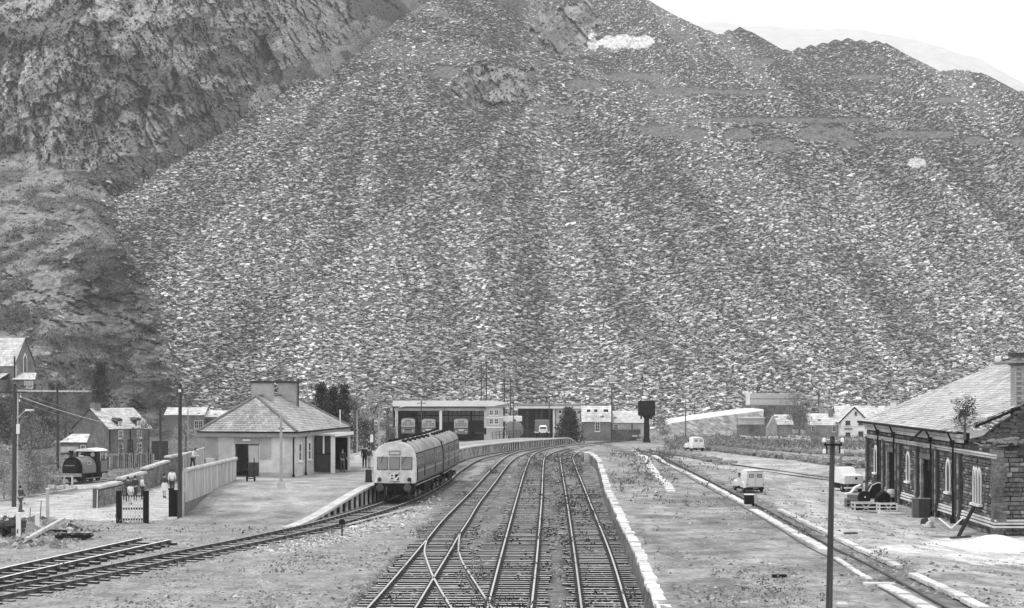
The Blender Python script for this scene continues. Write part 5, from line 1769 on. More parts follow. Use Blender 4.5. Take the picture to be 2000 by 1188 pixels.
# flat fronted truck by the goods shed, seen from its front
p = yard_at(1668, 962)
k = p.y / F
tk = thing('truck', 'white fronted small truck parked at the far corner of the stone goods shed', 'truck', p, R(10))
mv = mat('truck_white', 0.75, 0.06, 3, 0.4, stain=0.06)
MB().loft([[(-0.62, y, 0.55), (0.62, y, 0.55), (0.66, y, 0.9), (0.62, y, zt), (-0.62, y, zt), (-0.66, y, 0.9)] for y, zt in ((0.0, 1.1), (0.12, 1.14), (0.9, 1.20))]).build('tail_box', mv, tk)
MB().loft([[(-0.6, y, 0.55), (0.6, y, 0.55), (0.55, y, zt), (-0.55, y, zt)] for y, zt in ((0.92, 1.15), (1.3, 1.6), (2.0, 1.62), (2.3, 1.1), (3.0, 0.95))]).build('cab', mv, tk, bevel=0.04)
MB().box(-0.7, 0.7, -0.1, 0.0, 0.26, 0.36).build('bumper', m_white, tk)
MB().box(-0.55, 0.55, 0.02, 2.9, 0.2, 0.545).build('chassis', m_black, tk)
MB().box(-0.6, 0.6, -0.012, -0.002, 0.36, 0.56).build('grille', m_black, tk)
MB().lathe([(0.09, 0), (0.09, -0.02)], (0.15, -0.001, 0.92), 12, 'y').build('badge_disc', m_black, tk)
for s in (-1, 1):
    wheel(tk, s * 0.6, 0.5, 0.28)
    wheel(tk, s * 0.6, 2.5, 0.28)
    MB().lathe([(0.07, -0.02), (0.05, -0.05)], (s * 0.5, -0.10, 0.46), 10, 'y').build('lamp', m_midgrey, tk)
MB().box(0.9, 1.35, 0.3, 0.8, 0.75, 1.25).build('side_crate', m_white, tk)
MB().box(0.62, 1.4, 0.2, 0.9, 0.62, 0.745).build('crate_bearer', m_darkgrey, tk)

def bus(label, loc, rz, k, variant):
    t = thing('bus', label, 'bus', loc, rz, 'buses standing in the depot')
    ml = mat('bus_light', 0.55, 0.08, 2, 0.4)
    md = mat('bus_dark', 0.20, 0.12, 2, 0.4)
    def sec(y, w0, zb, zt, r=0.3):
        return [(-w0, y, zb), (w0, y, zb), (w0, y, zt - r), (w0 * 0.9, y, zt - r * 0.4), (w0 * 0.55, y, zt), (-w0 * 0.55, y, zt), (-w0 * 0.9, y, zt - r * 0.4), (-w0, y, zt - r)]
    MB().loft([sec(-0.02, 1.18, 0.45, 1.5, 0.04), sec(0.1, 1.24, 0.45, 1.5, 0.04), sec(9, 1.24, 0.45, 1.5, 0.04)]).build('lower_body', md, t)
    MB().loft([sec(0.08, 1.12, 1.502, 2.9), sec(0.25, 1.22, 1.502, 3.05), sec(9, 1.22, 1.502, 3.05)]).build('upper_body', ml, t, smooth=True)
    MB().box(-1.16, 1.16, -0.05, -0.021, 1.38, 1.50).build('waist_band', m_black, t)
    for s in (-1, 1):
        w_ = MB().prism([(s * 0.06, 0.06, 1.72), (s * 1.0, 0.06, 1.72), (s * 0.98, 0.09, 2.38), (s * 0.06, 0.09, 2.38)], (0, -0.05, 0)).build('windscreen', mat('bus_glass', 0.22, 0.4, 2, 0.15, spec=0.6), t)
        MB().lathe([(0.12, 0), (0.10, -0.05)], (s * 0.85, -0.02, 0.82), 12, 'y').build('headlamp', m_white, t)
        for y in (1.8, 6.8):
            wheel(t, s * 1.05, y, 0.45, 0.25)
        for i in range(6):
            MB().box(s * 1.225 - 0.01, s * 1.225 + 0.01, 1.0 + i * 1.3, 2.1 + i * 1.3, 1.75, 2.5).build('window', m_glass, t)
    MB().box(-0.55, 0.55, 0.0, 0.075, 2.5, 2.74).build('destination_box', m_midgrey, t)
    if variant:
        pts = [(-0.6, -0.021, 1.24)] + [(0.6 * math.cos(a), -0.021, 1.24 + 0.26 * math.sin(a)) for a in np.linspace(math.pi, 2 * math.pi, 10)]
        MB().prism(pts, (0, -0.03, 0)).build('chrome_flash', m_white, t)
    else:
        MB().box(-0.6, 0.6, -0.05, -0.021, 1.0, 1.16).build('grille', m_black, t)
    MB().box(-1.2, 1.2, -0.09, -0.03, 0.40, 0.56).build('bumper', m_midgrey, t)
    MB().box(-1.1, 1.1, 0.1, 8.8, 0.2, 0.445).build('chassis', m_black, t)
    t.scale = (k, k, k)
    return t
DB = 296.0
for (px, yb, wpx, lab, v) in ((797, 851, 27, 'leftmost bus in the depot with a plain dark grille', 0), (837, 852, 27, 'second bus from the left in the depot with a pale curved flash', 1), (900.5, 853, 28, 'rightmost bus in the depot, just right of the white column', 1)):
    q = P(px, yb, DB)
    bus(lab, q, R(2), wpx * DB / F / 2.45, v)
q = P(940, 856, DB)
ca = thing('lorry', 'black lorry standing under the depot roof right of the buses', 'lorry', q, R(-12))
MB().box(-2.3, 2.3, 0.5, 5, 0.9, 2.9).build('body', m_black, ca, bevel=0.05)
MB().loft([[(-1.0, y, 0.7), (1.0, y, 0.7), (0.95, y, zt), (-0.95, y, zt)] for y, zt in ((-0.6, 1.6), (0.0, 2.3), (0.48, 2.4))]).build('cab', m_black, ca)
for x in (-1.9, 1.9):
    wheel(ca, x, 0.8, 0.55, 0.3)
    wheel(ca, x, 3.8, 0.55, 0.3)
MB().box(-0.9, 0.9, -0.64, -0.61, 0.8, 1.0).build('bumper', m_darkgrey, ca)
# ------------------------------------------------------------------ stone goods shed on the right
GD = Vector((23.08, 83.0, 0.30))
gs_ = thing('goods_shed', 'long rubble stone goods shed with slate roof, lancet windows and a broken near gable', 'shed', GD, R(-0.67))
m_stone = mat('shed_stone', 0.115, 0.5, 6, 0.9, stain=0.3, sscale=1.5, bump=0.02, bscale=12)
m_stone_l = mat('shed_stone_pale', 0.26, 0.3, 6, 0.9, stain=0.2, sscale=1.5)
m_mortar = mat('shed_mortar', 0.025, 0.4, 3, 0.95)
def vpos(px):
    return 22.1 / ((px - CX) / F - 0.01176) - 83.0
SLEN, EZ = 32.0, 4.72
OPEN = []      # y0, y1, z0, z1 openings in the long wall
for (pa, pb, z0, z1) in ((1753, 1736, 0.0, 3.05), (1822, 1803, 0.0, 3.05)):
    OPEN.append((vpos(pa), vpos(pb), z0, z1))
LAN = []
for pc in (1712, 1775.5, 1854):
    y = vpos(pc)
    LAN.append((y - 0.36, y + 0.36, 1.55, 3.15))
TRI = []
for k in (-1, 0, 1):
    y = vpos(1910.5) + k * 0.52
    TRI.append((y - 0.235, y + 0.235, 1.35, 3.02))
ALL = OPEN + LAN + TRI
def cut_wall(y0, y1, z0, z1, openings, x0, x1):
    openings = [o for o in openings if o[0] > y0 and o[1] < y1]
    ys = sorted({y0, y1} | {o[0] for o in openings} | {o[1] for o in openings})
    b = MB()
    for a_, c_ in zip(ys[:-1], ys[1:]):
        m_ = (a_ + c_) / 2
        segs = sorted([(o[2], o[3]) for o in openings if o[0] < m_ < o[1]])
        z = z0
        for (s0, s1) in segs:
            if s0 > z:
                b.box(x0, x1, a_, c_, z, s0)
            z = s1
        if z < z1:
            b.box(x0, x1, a_, c_, z, z1)
    return b
cut_wall(7.2, SLEN, -0.4, EZ, ALL, 0.0, 0.55).build('wall', m_mortar, gs_)
cut_wall(0.0, 7.198, -0.4, 4.15, ALL, 0.0, 0.55).build('low_wall', m_mortar, gs_)
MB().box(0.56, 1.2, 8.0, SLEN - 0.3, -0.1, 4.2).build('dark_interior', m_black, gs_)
MB().box(0.56, 9.0, 0.0, 0.55, -0.4, 3.9).build('end_wall', m_mortar, gs_)
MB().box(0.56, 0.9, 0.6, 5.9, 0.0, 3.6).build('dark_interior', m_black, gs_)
# coursed rubble: the largest 300 stones in view singly, the rest joined
SP = [m_stone, m_stone, m_stone, m_stone_l]
stones = []
rgs = random.Random(5)
def clear(y0, y1, z0, z1, pad=0.0):
    return all(y1 < o[0] - pad or y0 > o[1] + pad or z1 < o[2] - pad or z0 > o[3] + pad for o in ALL)
z = -0.35
while z < EZ - 0.55:
    h = rgs.uniform(0.11, 0.24)
    y = -0.02
    while y < SLEN:
        l = rgs.uniform(0.25, 0.75)
        top = 4.1 + 0.25 * math.sin(y * 3.1) if y < 6 else EZ - 0.5
        if y + l < SLEN + 0.1 and z + h < top and clear(y, y + l, z, z + h, 0.02):
            stones.append(('x', y, l, z, h))
        y += l
    z += h
z = -0.35
while z < 4.0:
    h = rgs.uniform(0.13, 0.27)
    x = 0.0
    while x < 6:
        l = rgs.uniform(0.3, 0.8)
        if z + h < 3.9 + 0.2 * math.sin(x * 4):
            stones.append(('y', x, l, z, h))
        x += l
    z += h
def stone_shape(b, s, org=(0, 0, 0)):
    kind, u, l, z, h = s
    g = 0.012
    o = rgs.uniform(0.02, 0.10)
    jz = lambda: rgs.uniform(0, 0.025)
    f = [(u + g + jz(), z + g + jz()), (u + l - g - jz(), z + g + jz()), (u + l - g - jz(), z + h - g - jz()), (u + g + jz(), z + h - g - jz())]
    if kind == 'x':
        fr_ = [(-o + rgs.uniform(-.015, .015), a, c) for a, c in f]
        bk_ = [(0.03, a, c) for a, c in f]
    else:
        fr_ = [(a, -o + rgs.uniform(-.015, .015), c) for a, c in f]
        bk_ = [(a, 0.03, c) for a, c in f]
    b.add([tuple(p[i] - org[i] for i in range(3)) for p in fr_ + bk_], [(0, 1, 2, 3), (0, 4, 5, 1), (1, 5, 6, 2), (2, 6, 7, 3), (3, 7, 4, 0)])
def ssize(s):
    d = 83 + (s[1] if s[0] == 'x' else 0)
    vis = s[2] * (0.27 if s[0] == 'x' else 1.0) * s[4] / d ** 2
    return vis if (s[0] == 'x' or s[1] < 1.4) else vis * 0.01
stones.sort(key=ssize, reverse=True)
for s in stones[:300]:
    b = MB()
    org = (0.0, s[1], s[3]) if s[0] == 'x' else (s[1], 0.0, s[3])
    stone_shape(b, s, org)
    o = b.build('stone', rgs.choice(SP), gs_)
    o.location = org
bb, bl_ = MB(), MB()
for s in stones[300:]:
    stone_shape(bl_ if rgs.random() < 0.16 else bb, s)
bb.build('rubble_stones', m_stone, gs_, kind='stuff')
bl_.build('pale_rubble_stones', m_stone_l, gs_, kind='stuff')
# quoins and pale jamb stones
for (y0, y1, z0, z1) in OPEN:
    for yy_ in (y0 - 0.14, y1 + 0.14):
        z = 0.0
        while z < z1:
            h = rgs.uniform(0.18, 0.3)
            w_ = rgs.uniform(0.24, 0.38)
            MB().box(-0.13, 0.02, yy_ - w_ / 2, yy_ + w_ / 2, z + 0.012, z + h).build('jamb_stone', m_stone_l, gs_)
            z += h
    MB().box(-0.15, 0.02, y0 - 0.35, y1 + 0.35, z1 + 0.01, z1 + 0.32).build('lintel', m_stone, gs_)
    MB().box(0.25, 0.3, y0, y1, 2.35, z1).build('transom_light', m_darkgrey, gs_)
z = -0.35
while z < 4.1:
    h = rgs.uniform(0.25, 0.36)
    MB().box(-0.14, rgs.uniform(0.3, 0.5), -0.14, rgs.uniform(0.3, 0.5), z, z + h - 0.015).build('quoin', m_stone, gs_)
    z += h
# string course, plinth of three pale courses, eaves cornice
MB().box(-0.16, -0.02, -0.16, SLEN, 3.72, 3.80).box(-0.20, -0.02, -0.16, SLEN, 3.84, 3.92).build('string_course', mat('shed_dressing', 0.42, 0.25, 3, stain=0.2), gs_)
MB().box(-0.16, -0.02, 6.1, SLEN, EZ - 0.48, EZ - 0.28).box(-0.24, -0.02, 6.1, SLEN, EZ - 0.24, EZ - 0.04).build('eaves_cornice', mat('shed_dressing', 0.42), gs_)
for (z0, ox) in ((0.42, 0.18), (0.58, 0.15), (0.72, 0.12)):
    ys = sorted(OPEN)
    segs = [(-0.16, ys[0][0] - 0.3), (ys[0][1] + 0.3, ys[1][0] - 0.3), (ys[1][1] + 0.3, SLEN)]
    b = MB()
    for a_, c_ in segs:
        b.box(-ox, -0.02, a_, c_, z0, z0 + 0.085)
    b.box(-0.02, 6.0, -ox, -0.02, z0, z0 + 0.085)
    b.build('plinth_course', mat('shed_plinth', 0.62, 0.15, 3, stain=0.15), gs_)
# pilasters with dark downpipes
for i, px in enumerate((1699, 1724, 1731, 1757, 1763, 1797, 1829, 1836, 1873, 1881)):
    y = vpos(px)
    MB().box(-0.22, -0.02, y - 0.10, y + 0.10, -0.3, 3.7).build('pilaster', mat('shed_pilaster', 0.06, 0.5, 6), gs_)
    z = -0.3
    while z < 3.6:
        h = rgs.uniform(0.18, 0.32)
        MB().box(-0.26, -0.021, y + 0.105, y + 0.30, z + 0.01, z + h).build('pilaster_stone', rgs.choice(SP[2:]), gs_)
        z += h
for px in (1723.5, 1755, 1828, 1872):
    y = vpos(px)
    d = MB().cyl((-0.30, y, 0.1), (-0.30, y, 4.15), 0.052, 0.052, 8)
    d.cyl((-0.30, y, 4.15), (-0.55, y + 0.1, EZ + 0.02), 0.052, 0.052, 8)
    d.cbox((-0.34, y, 4.2), 0.2, 0.24, 0.3)
    d.cbox((-0.33, y, 0.15), 0.2, 0.2, 0.3)
    d.build('downpipe', m_black, gs_)
# lancet windows
def lancet(y0, y1, z0, z1, m, fr=0.09):
    yc, hw = (y0 + y1) / 2, (y1 - y0) / 2
    def arch_(r0, top):
        pts = [(yc - r0, z0), (yc - r0, z1 - 0.55)]
        for t in np.linspace(0.15, 1, 6):
            pts.append((yc - r0 * math.cos(t * math.pi / 2) ** 1.0, z1 - 0.55 + (top + 0.55) * math.sin(t * math.pi / 2) ** 0.95))
        for t in np.linspace(0.85, 0.15, 5):
            pts.append((yc + r0 * math.cos(t * math.pi / 2), z1 - 0.55 + (top + 0.55) * math.sin(t * math.pi / 2) ** 0.95))
        pts += [(yc + r0, z1 - 0.55), (yc + r0, z0)]
        return pts
    outer, inner = arch_(hw + fr, 0.16), arch_(hw - 0.02, 0.0)
    n = len(outer)
    b = MB()
    vs = [(-0.10, a, c) for a, c in outer] + [(-0.10, a, c) for a, c in inner] + [(-0.03, a, c) for a, c in outer] + [(-0.03, a, c) for a, c in inner]
    fs = []
    for i in range(n - 1):
        fs += [(i, i + 1, n + i + 1, n + i), (2 * n + i, 3 * n + i, 3 * n + i + 1, 2 * n + i + 1), (i, 2 * n + i, 2 * n + i + 1, i + 1), (n + i, n + i + 1, 3 * n + i + 1, 3 * n + i)]
    b.add(vs, fs)
    wd = b.build('lancet_window', m, gs_)
    MB().box(-0.22, 0.1, y0 - 0.12, y1 + 0.12, z0 - 0.12, z0).build('sill', m, wd)
    MB().box(0.02, 0.06, y0, y1, z0, z1).build('interior_shade', m_darkgrey, wd)  # dark panel stands in for the unlit interior behind the window
    # blank upper spandrels behind the arch
    
    return wd
for o in LAN:
    lancet(*o, m_white)
for o in TRI:
    lancet(*o, m_white, 0.035)
# roof: slates with a broken, sagging near eaves corner
RS = math.tan(R(23.5))
RW = 8.6
y0r, y1r = 6.3, SLEN + 0.35
zr0 = EZ + 0.05
eN, eF = (-0.45, y0r, zr0 - 0.45 * RS + 0.2), (-0.45, y1r, zr0 - 0.45 * RS + 0.2)
rN, rF = (RW, y0r + 0.3, zr0 + RW * RS), (RW, y1r, zr0 + RW * RS)
slate_roof('roof_slates', eF, eN, rN, rF, gs_, 0.40, 0.26, 31, hole=lambda u, v: v < (u - 0.88) * 2.0 * (0.25 + 0.75 * abs(math.sin(v * 171.0 + int(u * 80) * 2.4))),
           m=mat('shed_slate', 0.45, 0.22, 1.2, 0.75, stain=0.14, sscale=0.35, attr=True, spec=0.3))
slate_roof('roof_slates', (2 * RW + 0.45, y0r, eN[2]), (2 * RW + 0.45, y1r, eN[2]), rF, rN, gs_, 0.8, 0.5, 32)
MB().box(-0.60, -0.46, 8.2, y1r, eN[2] - 0.10, eN[2] + 0.02).build('gutter', m_black, gs_)
MB().beam((-0.5, 13.6, eN[2] - 0.1), (-0.5, 16.4, eN[2] - 0.75), 0.1, 0.08).build('hanging_gutter', m_black, gs_)
b = MB()
for i in range(14):
    y = 6.4 + i * 0.42
    b.beam((-0.4, y, eN[2] + 0.02), (1.2, y, eN[2] + 1.6 * RS + 0.0), 0.06, 0.08)
b.build('rafter', m_board, gs_, kind='stuff')
rc = MB().cyl(Vector(rN) + Vector((0, 0, 0.05)), Vector(rF) + Vector((0, 0, 0.05)), 0.13, 0.13, 8).build('ridge_tiles', m_lead, gs_)
MB().lathe([(0.16, -0.04), (0.22, 0.0), (0.16, 0.04)], (RW, y1r - 0.4, rN[2] + 0.35), 14, 'y').build('finial_ring', m_white, gs_)
# ragged near gable: rubble slate wall rising behind the roofless end
gpts = [(0.1, 3.6), (0.3, 4.45), (1.0, 4.62), (1.6, 5.15), (2.6, 5.75), (3.4, 6.3), (4.6, 6.75), (6.0, 7.3), (RW, 8.4), (RW + 6, 6), (RW + 6, 0), (0.1, 0)]
MB().prism([(x, 5.75, z) for x, z in gpts], (0, 0.5, 0)).build('gable_wall', m_mortar, gs_)
b = MB()
z = 3.2
while z < 8:
    h = rgs.uniform(0.07, 0.16)
    x = 0.15
    while x < 6.5:
        l = rgs.uniform(0.3, 0.9)
        lim = np.interp(x + l / 2, [p[0] for p in gpts[:9]], [p[1] for p in gpts[:9]])
        if z + h < lim + 0.1:
            b.cbox((x + l / 2, 5.72 - rgs.uniform(0, 0.1), z + h / 2), l - 0.02, rgs.uniform(0.1, 0.3), h - 0.015, Matrix.Rotation(rgs.uniform(-0.05, 0.05), 3, 'Y'))
        x += l
    z += h
b.build('gable_slates', m_stone, gs_, kind='stuff')
b = MB()
for i in range(46):
    t = rgs.random()
    x = 0.2 + t * 2.6
    b.cbox((x, 5.6 - rgs.uniform(0, 1.5) * (1 - t), 3.95 + rgs.uniform(0, 0.35) + t * 0.3), rgs.uniform(0.2, 0.6), rgs.uniform(0.2, 0.4), rgs.uniform(0.05, 0.14), Matrix.Rotation(rgs.uniform(-0.3, 0.3), 3, 'Y') @ Matrix.Rotation(rgs.uniform(0, 3), 3, 'Z'))
b.build('loose_rubble', m_stone_l, gs_, kind='stuff')
# lead flashing along the verge, and the brick chimney on the gable
MB().beam((0.6, 6.25, eN[2] + 0.30), (RW, 6.25, rN[2] + 0.02), 0.2, 0.12).build('verge', m_black, gs_)
ck = MB().box(2.75, 4.5, 6.35, 7.5, 5.2, 8.7).build('chimney', mat('chimney_mortar', 0.17, 0.3), gs_)
m_brk = mat('chimney_brick', 0.38, 0.35, 8, 0.9, stain=0.2)
bm_me = MB().box(0, 0.40, -0.02, 0.0, 0, 0.105).mesh('brick', m_brk)
z = 5.6
r_ = 0
nbk = 0
while z < 8.55:
    x = 2.75 - (0.2 if r_ % 2 else 0.0)
    while x < 4.4:
        if x >= 2.74:
            o = link('brick', bm_me, ck)
            o.location = (x + 0.005, 6.35 - rgs.uniform(0, 0.012), z)
            nbk += 1
        x += 0.42
    z += 0.125
    r_ += 1
b = MB()
zz_ = 5.6
while zz_ < 8.55:
    yy_ = 6.36
    while yy_ < 7.2:
        b.box(2.73, 2.75, yy_, yy_ + 0.36, zz_, zz_ + 0.105)
        yy_ += 0.38
    zz_ += 0.125
b.build('side_bricks', m_brk, ck, kind='stuff')
MB().box(2.65, 4.6, 6.25, 7.6, 8.22, 8.34).box(2.65, 4.6, 6.25, 7.6, 8.7, 8.88).build('band', m_darkgrey, ck)

# ------------------------------------------------------------------ litter along the shed: crates, tyres, barrel, cabinet, timber, cement
def on_yard(px, py):
    return yard_at(px, py)
def crate(label, px, py, w_, h_, m, name='crate', rz=0.0, group=None):
    p = on_yard(px, py)
    k = p.y / F
    t = thing(name, label, 'crate', p, rz, group)
    W, H = w_ * k, h_ * k
    D = W * 0.7
    for x in (-W / 2, W / 2):
        for y in (0.0, D):
            MB().box(x - 0.04, x + 0.04, y - 0.04, y + 0.04, 0, H).build('corner_post', m, t)
    MB().box(-W / 2 + 0.03, W / 2 - 0.03, 0.05, D - 0.05, 0.02, H * 0.8).build('gap_shade', m_black, t)  # black inner box added so the gaps between slats look shaded
    n = 3
    for i in range(n):
        z = H * i / (n - 0.45)
        MB().box(-W / 2, W / 2, -0.07, -0.045, z + 0.02, z + H * 0.17).build('slat', m, t)
        MB().box(-W / 2 - 0.065, -W / 2 - 0.045, 0, D, z + 0.02, z + H * 0.17).build('slat', m, t)
        MB().box(-W / 2, W / 2, D + 0.045, D + 0.07, z + 0.02, z + H * 0.17).build('slat', m, t)
    MB().beam((-W * 0.18, -0.085, H * 0.1), (W * 0.18, -0.085, H * 0.8), 0.05, 0.03).build('brace', m, t)
    MB().beam((W * 0.18, -0.086, H * 0.1), (-W * 0.18, -0.086, H * 0.8), 0.05, 0.03).build('brace', m, t)
    return t
m_crate = mat('pale_timber', 0.55, 0.2, 4, 0.85, stain=0.2)
crate('broad open slatted crate standing before the pile of machinery', 1691, 1000, 43, 19, m_crate)
crate('small pale crate on the ground left of the broad slatted crate', 1661, 992, 16, 18, m_midgrey)
crate('white box frame under the round barrel near the cabinet', 1735, 999, 34, 16, m_white)
def tyre(label, px, py, dia, m, lean, rz):
    p = on_yard(px, py)
    k = p.y / F
    r = dia * k / 2
    t = thing('tractor_wheel', label, 'wheel', p, rz, 'old machinery wheels heaped by the shed')
    t.rotation_euler = (lean, 0, rz)
    MB().lathe([(r * 0.62, -0.15), (r * 0.92, -0.16), (r, -0.08), (r, 0.08), (r * 0.92, 0.16), (r * 0.62, 0.15)], (0, 0, r), 20, 'y').build('tyre', m_black, t, smooth=True)
    MB().lathe([(r * 0.18, -0.1), (r * 0.6, -0.04), (r * 0.6, 0.04), (r * 0.18, 0.1)], (0, 0, r), 16, 'y').build('rim', m_darkgrey, t)
    MB().lathe([(r * 0.08, -0.18), (r * 0.12, -0.16), (r * 0.12, -0.09)], (0, 0, r), 10, 'y').build('hub', m, t)
tyre('dark wheel lying against the heap behind the broad crate', 1722, 993, 34, m_darkgrey, 0.2, 0.4)
tyre('wheel with a pale hub above the broad slatted crate', 1689, 985, 26, m_white, -0.25, 0.2)
p = on_yard(1712, 975)
hd_ = thing('machinery_hood', 'curved dark machine hood with a pale rim at the top of the heap', 'machinery', p + Vector((0.2, 0.5, 0.0)))
MB().loft([[(x * 0.62, y, z * 0.62) for x, z in ((-1, 0.0), (-0.95, 0.75), (-0.6, 1.35), (0.0, 1.6), (0.55, 1.45), (1.0, 0.9), (1.3, 0.7), (1.3, 0.0))] for y in (0.0, 0.9)]).build('hood', m_black, hd_, smooth=True)
MB().tube([(x * 0.62, -0.03, z * 0.62 + 0.01) for x, z in ((-0.97, 0.7), (-0.62, 1.35), (0.0, 1.62), (0.57, 1.47), (1.0, 0.92), (1.32, 0.72))], 0.035, 6).build('rim', m_white, hd_)
MB().tube([(0.2, 0.4, 0.9), (0.35, 0.4, 1.75)], 0.03, 6).build('lever', m_crate, hd_)
p = on_yard(1676, 982)
sh_ = thing('mudguard', 'bent pale mudguard sheet leaning at the left of the heap', 'machinery', p)
MB().loft([[(x, y, z) for x, z in ((-0.75, 0.55), (-0.4, 0.62), (-0.15, 0.95), (0.2, 1.1), (0.2, 1.05), (-0.12, 0.88), (-0.4, 0.54), (-0.75, 0.47))] for y in (0.0, 0.5)]).build('sheet', m_white, sh_)
MB().box(-0.6, 0.1, 0.05, 0.45, 0, 0.45).build('support_box', m_midgrey, sh_)
p = on_yard(1742, 985)
k = p.y / F
ba = thing('barrel', 'pale round barrel standing on the white box frame', 'barrel', p + Vector((0, 0.25, 0.40)))
MB().lathe([(6 * k, 0), (8.4 * k, 5 * k), (8.6 * k, 8 * k), (7.4 * k, 14 * k), (6 * k, 15.5 * k), (2 * k, 16 * k)], (0, 0, 0), 18).build('drum', mat('barrel_pale', 0.55, 0.15, 3, stain=0.15), ba, smooth=True)
MB().lathe([(8.5 * k, 5 * k), (8.8 * k, 5.4 * k), (8.6 * k, 6 * k)], (0, 0, 0), 18).build('hoop', m_midgrey, ba)
p = on_yard(1800, 1012)
k = p.y / F
cbn = thing('cabinet', 'tall dark metal cabinet standing against the shed by the second door', 'cabinet', p, R(-6))
MB().box(-17 * k, -5 * k, 0, 0.5, 0, 37 * k).build('side_sheet', mat('cabinet_grey', 0.13, 0.2), cbn)
MB().box(-5 * k + 0.004, 17 * k, 0.03, 0.5, 0, 36.5 * k).build('carcass', m_darkgrey, cbn)
MB().box(-4 * k, 5.6 * k, 0.0, 0.028, 0.05, 32 * k).build('door', mat('cabinet_black', 0.045, 0.2), cbn)
MB().box(6.2 * k, 16 * k, 0.0, 0.028, 0.05, 32 * k).build('door', mat('cabinet_black', 0.045), cbn)
MB().box(-17.5 * k, 18 * k, -0.03, 0.52, 37 * k, 38 * k).build('top', m_midgrey, cbn)
# loose planks and beams by the shed
def plank(label, a, b_, wd, th, m, za=0.06, zb=0.06, cat='plank', name='plank', group=None):
    pa, pb = on_yard(*a), on_yard(*b_)
    pa.z += za
    pb.z += zb
    t = thing(name, label, cat, pa, 0, group)
    d = pb - pa
    MB().beam((0, 0, 0), d, wd, th).build('board', m, t)
    return t
plank('dark beam leaning steeply against the shed wall near the corner', (1872, 1050), (1901, 1038), 0.14, 0.12, m_black, 0.05, 1.15)
plank('pale bent bar in a vee, left arm, lying by the shed', (1858, 1037), (1834, 1026), 0.07, 0.05, m_white, 0.12, 0.35)
plank('pale bent bar in a vee, right arm, lying by the shed', (1859, 1037), (1880, 1030), 0.07, 0.05, m_white, 0.12, 0.45)
plank('long pale plank flat on the ground in front of the bent bars', (1818, 1048), (1866, 1049), 0.16, 0.06, m_crate)
plank('dark plank flat on the ground at the edge of the white heap', (1857, 1053), (1895, 1050), 0.12, 0.08, m_darkgrey)
plank('pale plank beside the white box frame', (1716, 1004), (1762, 1005), 0.2, 0.08, m_white)
plank('dark board lying on the cart road in front of the shed', (1649, 1044), (1674, 1044), 0.2, 0.06, m_darkgrey)
plank('dark board lying in the grass left of the telegraph pole', (1508, 1128), (1536, 1128), 0.25, 0.08, m_black)
for i, (px, py) in enumerate(((1806, 1024), (1818, 1022), (1815, 1030), (1905, 1032))):
    p = on_yard(px, py)
    t = thing('rubble_block', ['dark angular block at the foot of the cabinet', 'white block resting beside the cabinet', 'pale flat stone below the cabinet', 'white block on the plinth ledge near the corner'][i], 'stone', p + (Vector((0.2, 0, 0.35)) if i == 3 else Vector((0, 0, 0))), R(30 * i))
    b = MB()
    b.loft([[(-0.25, -0.15, 0), (0.2, -0.2, 0), (0.26, 0.16, 0), (-0.2, 0.2, 0)], [(-0.2, -0.1, 0.28), (0.12, -0.16, 0.34), (0.2, 0.1, 0.3), (-0.12, 0.14, 0.24)]])
    b.build('block', [m_darkgrey, m_white, m_conc, m_white][i], t, bevel=0.02)
# white heap of sand or cement at the near corner
hx_ = on_yard(1944, 1072)
xs = np.linspace(-4.6, 3.6, 60)
ys = np.linspace(-4.0, 4.2, 60)
HX, HY = np.meshgrid(xs, ys)
rr2 = np.hypot(HX / 3.6, HY / 3.2)
HZ = 0.46 * np.exp(-((HX - 0.25) ** 2 + (HY - 0.8) ** 2) / 1.7) + 0.26 * np.clip(1 - rr2, 0, 1) + 0.10 * (fbm(HX * 1.4, HY * 1.4, 401, 4) - 0.5) - 0.10 - 0.25 * np.clip(rr2 - 0.8, 0, 1)
Vh = np.stack([HX + hx_.x, HY + hx_.y, yardz(HX + hx_.x, HY + hx_.y) + HZ], -1).reshape(-1, 3)
ix = np.arange(HX.size).reshape(HX.shape)
Fc = np.stack([ix[:-1, :-1], ix[:-1, 1:], ix[1:, 1:], ix[1:, :-1]], -1).reshape(-1, 4)
link('white_sand', np_mesh('white_sand', Vh, Fc, mat('white_sand', 0.66, 0.16, 3, 0.95, bump=0.02, bscale=10, stain=0.08), True), None, 'stuff')

# black block (stop) on the yard siding
p = on_yard(1464, 988)
k = p.y / F
bl = thing('stop_block', 'squat black timber block standing on the yard siding before the near van', 'buffer', p)
for i in range(2):
    MB().box(-8.7 * k, 8.7 * k, 0, 0.45, i * 10.5 * k, i * 10.5 * k + 10.2 * k).build('baulk', mat('tarred_timber', 0.015, 0.4, 5, 0.9, spec=0.1), bl, bevel=0.02)
MB().box(-8.9 * k, 8.9 * k, -0.02, 0.47, 20.8 * k, 22.3 * k).build('cap', m_white, bl)
MB().box(6.5 * k, 8.7 * k, -0.07, -0.003, -0.2, 20 * k).build('strap', m_black, bl)

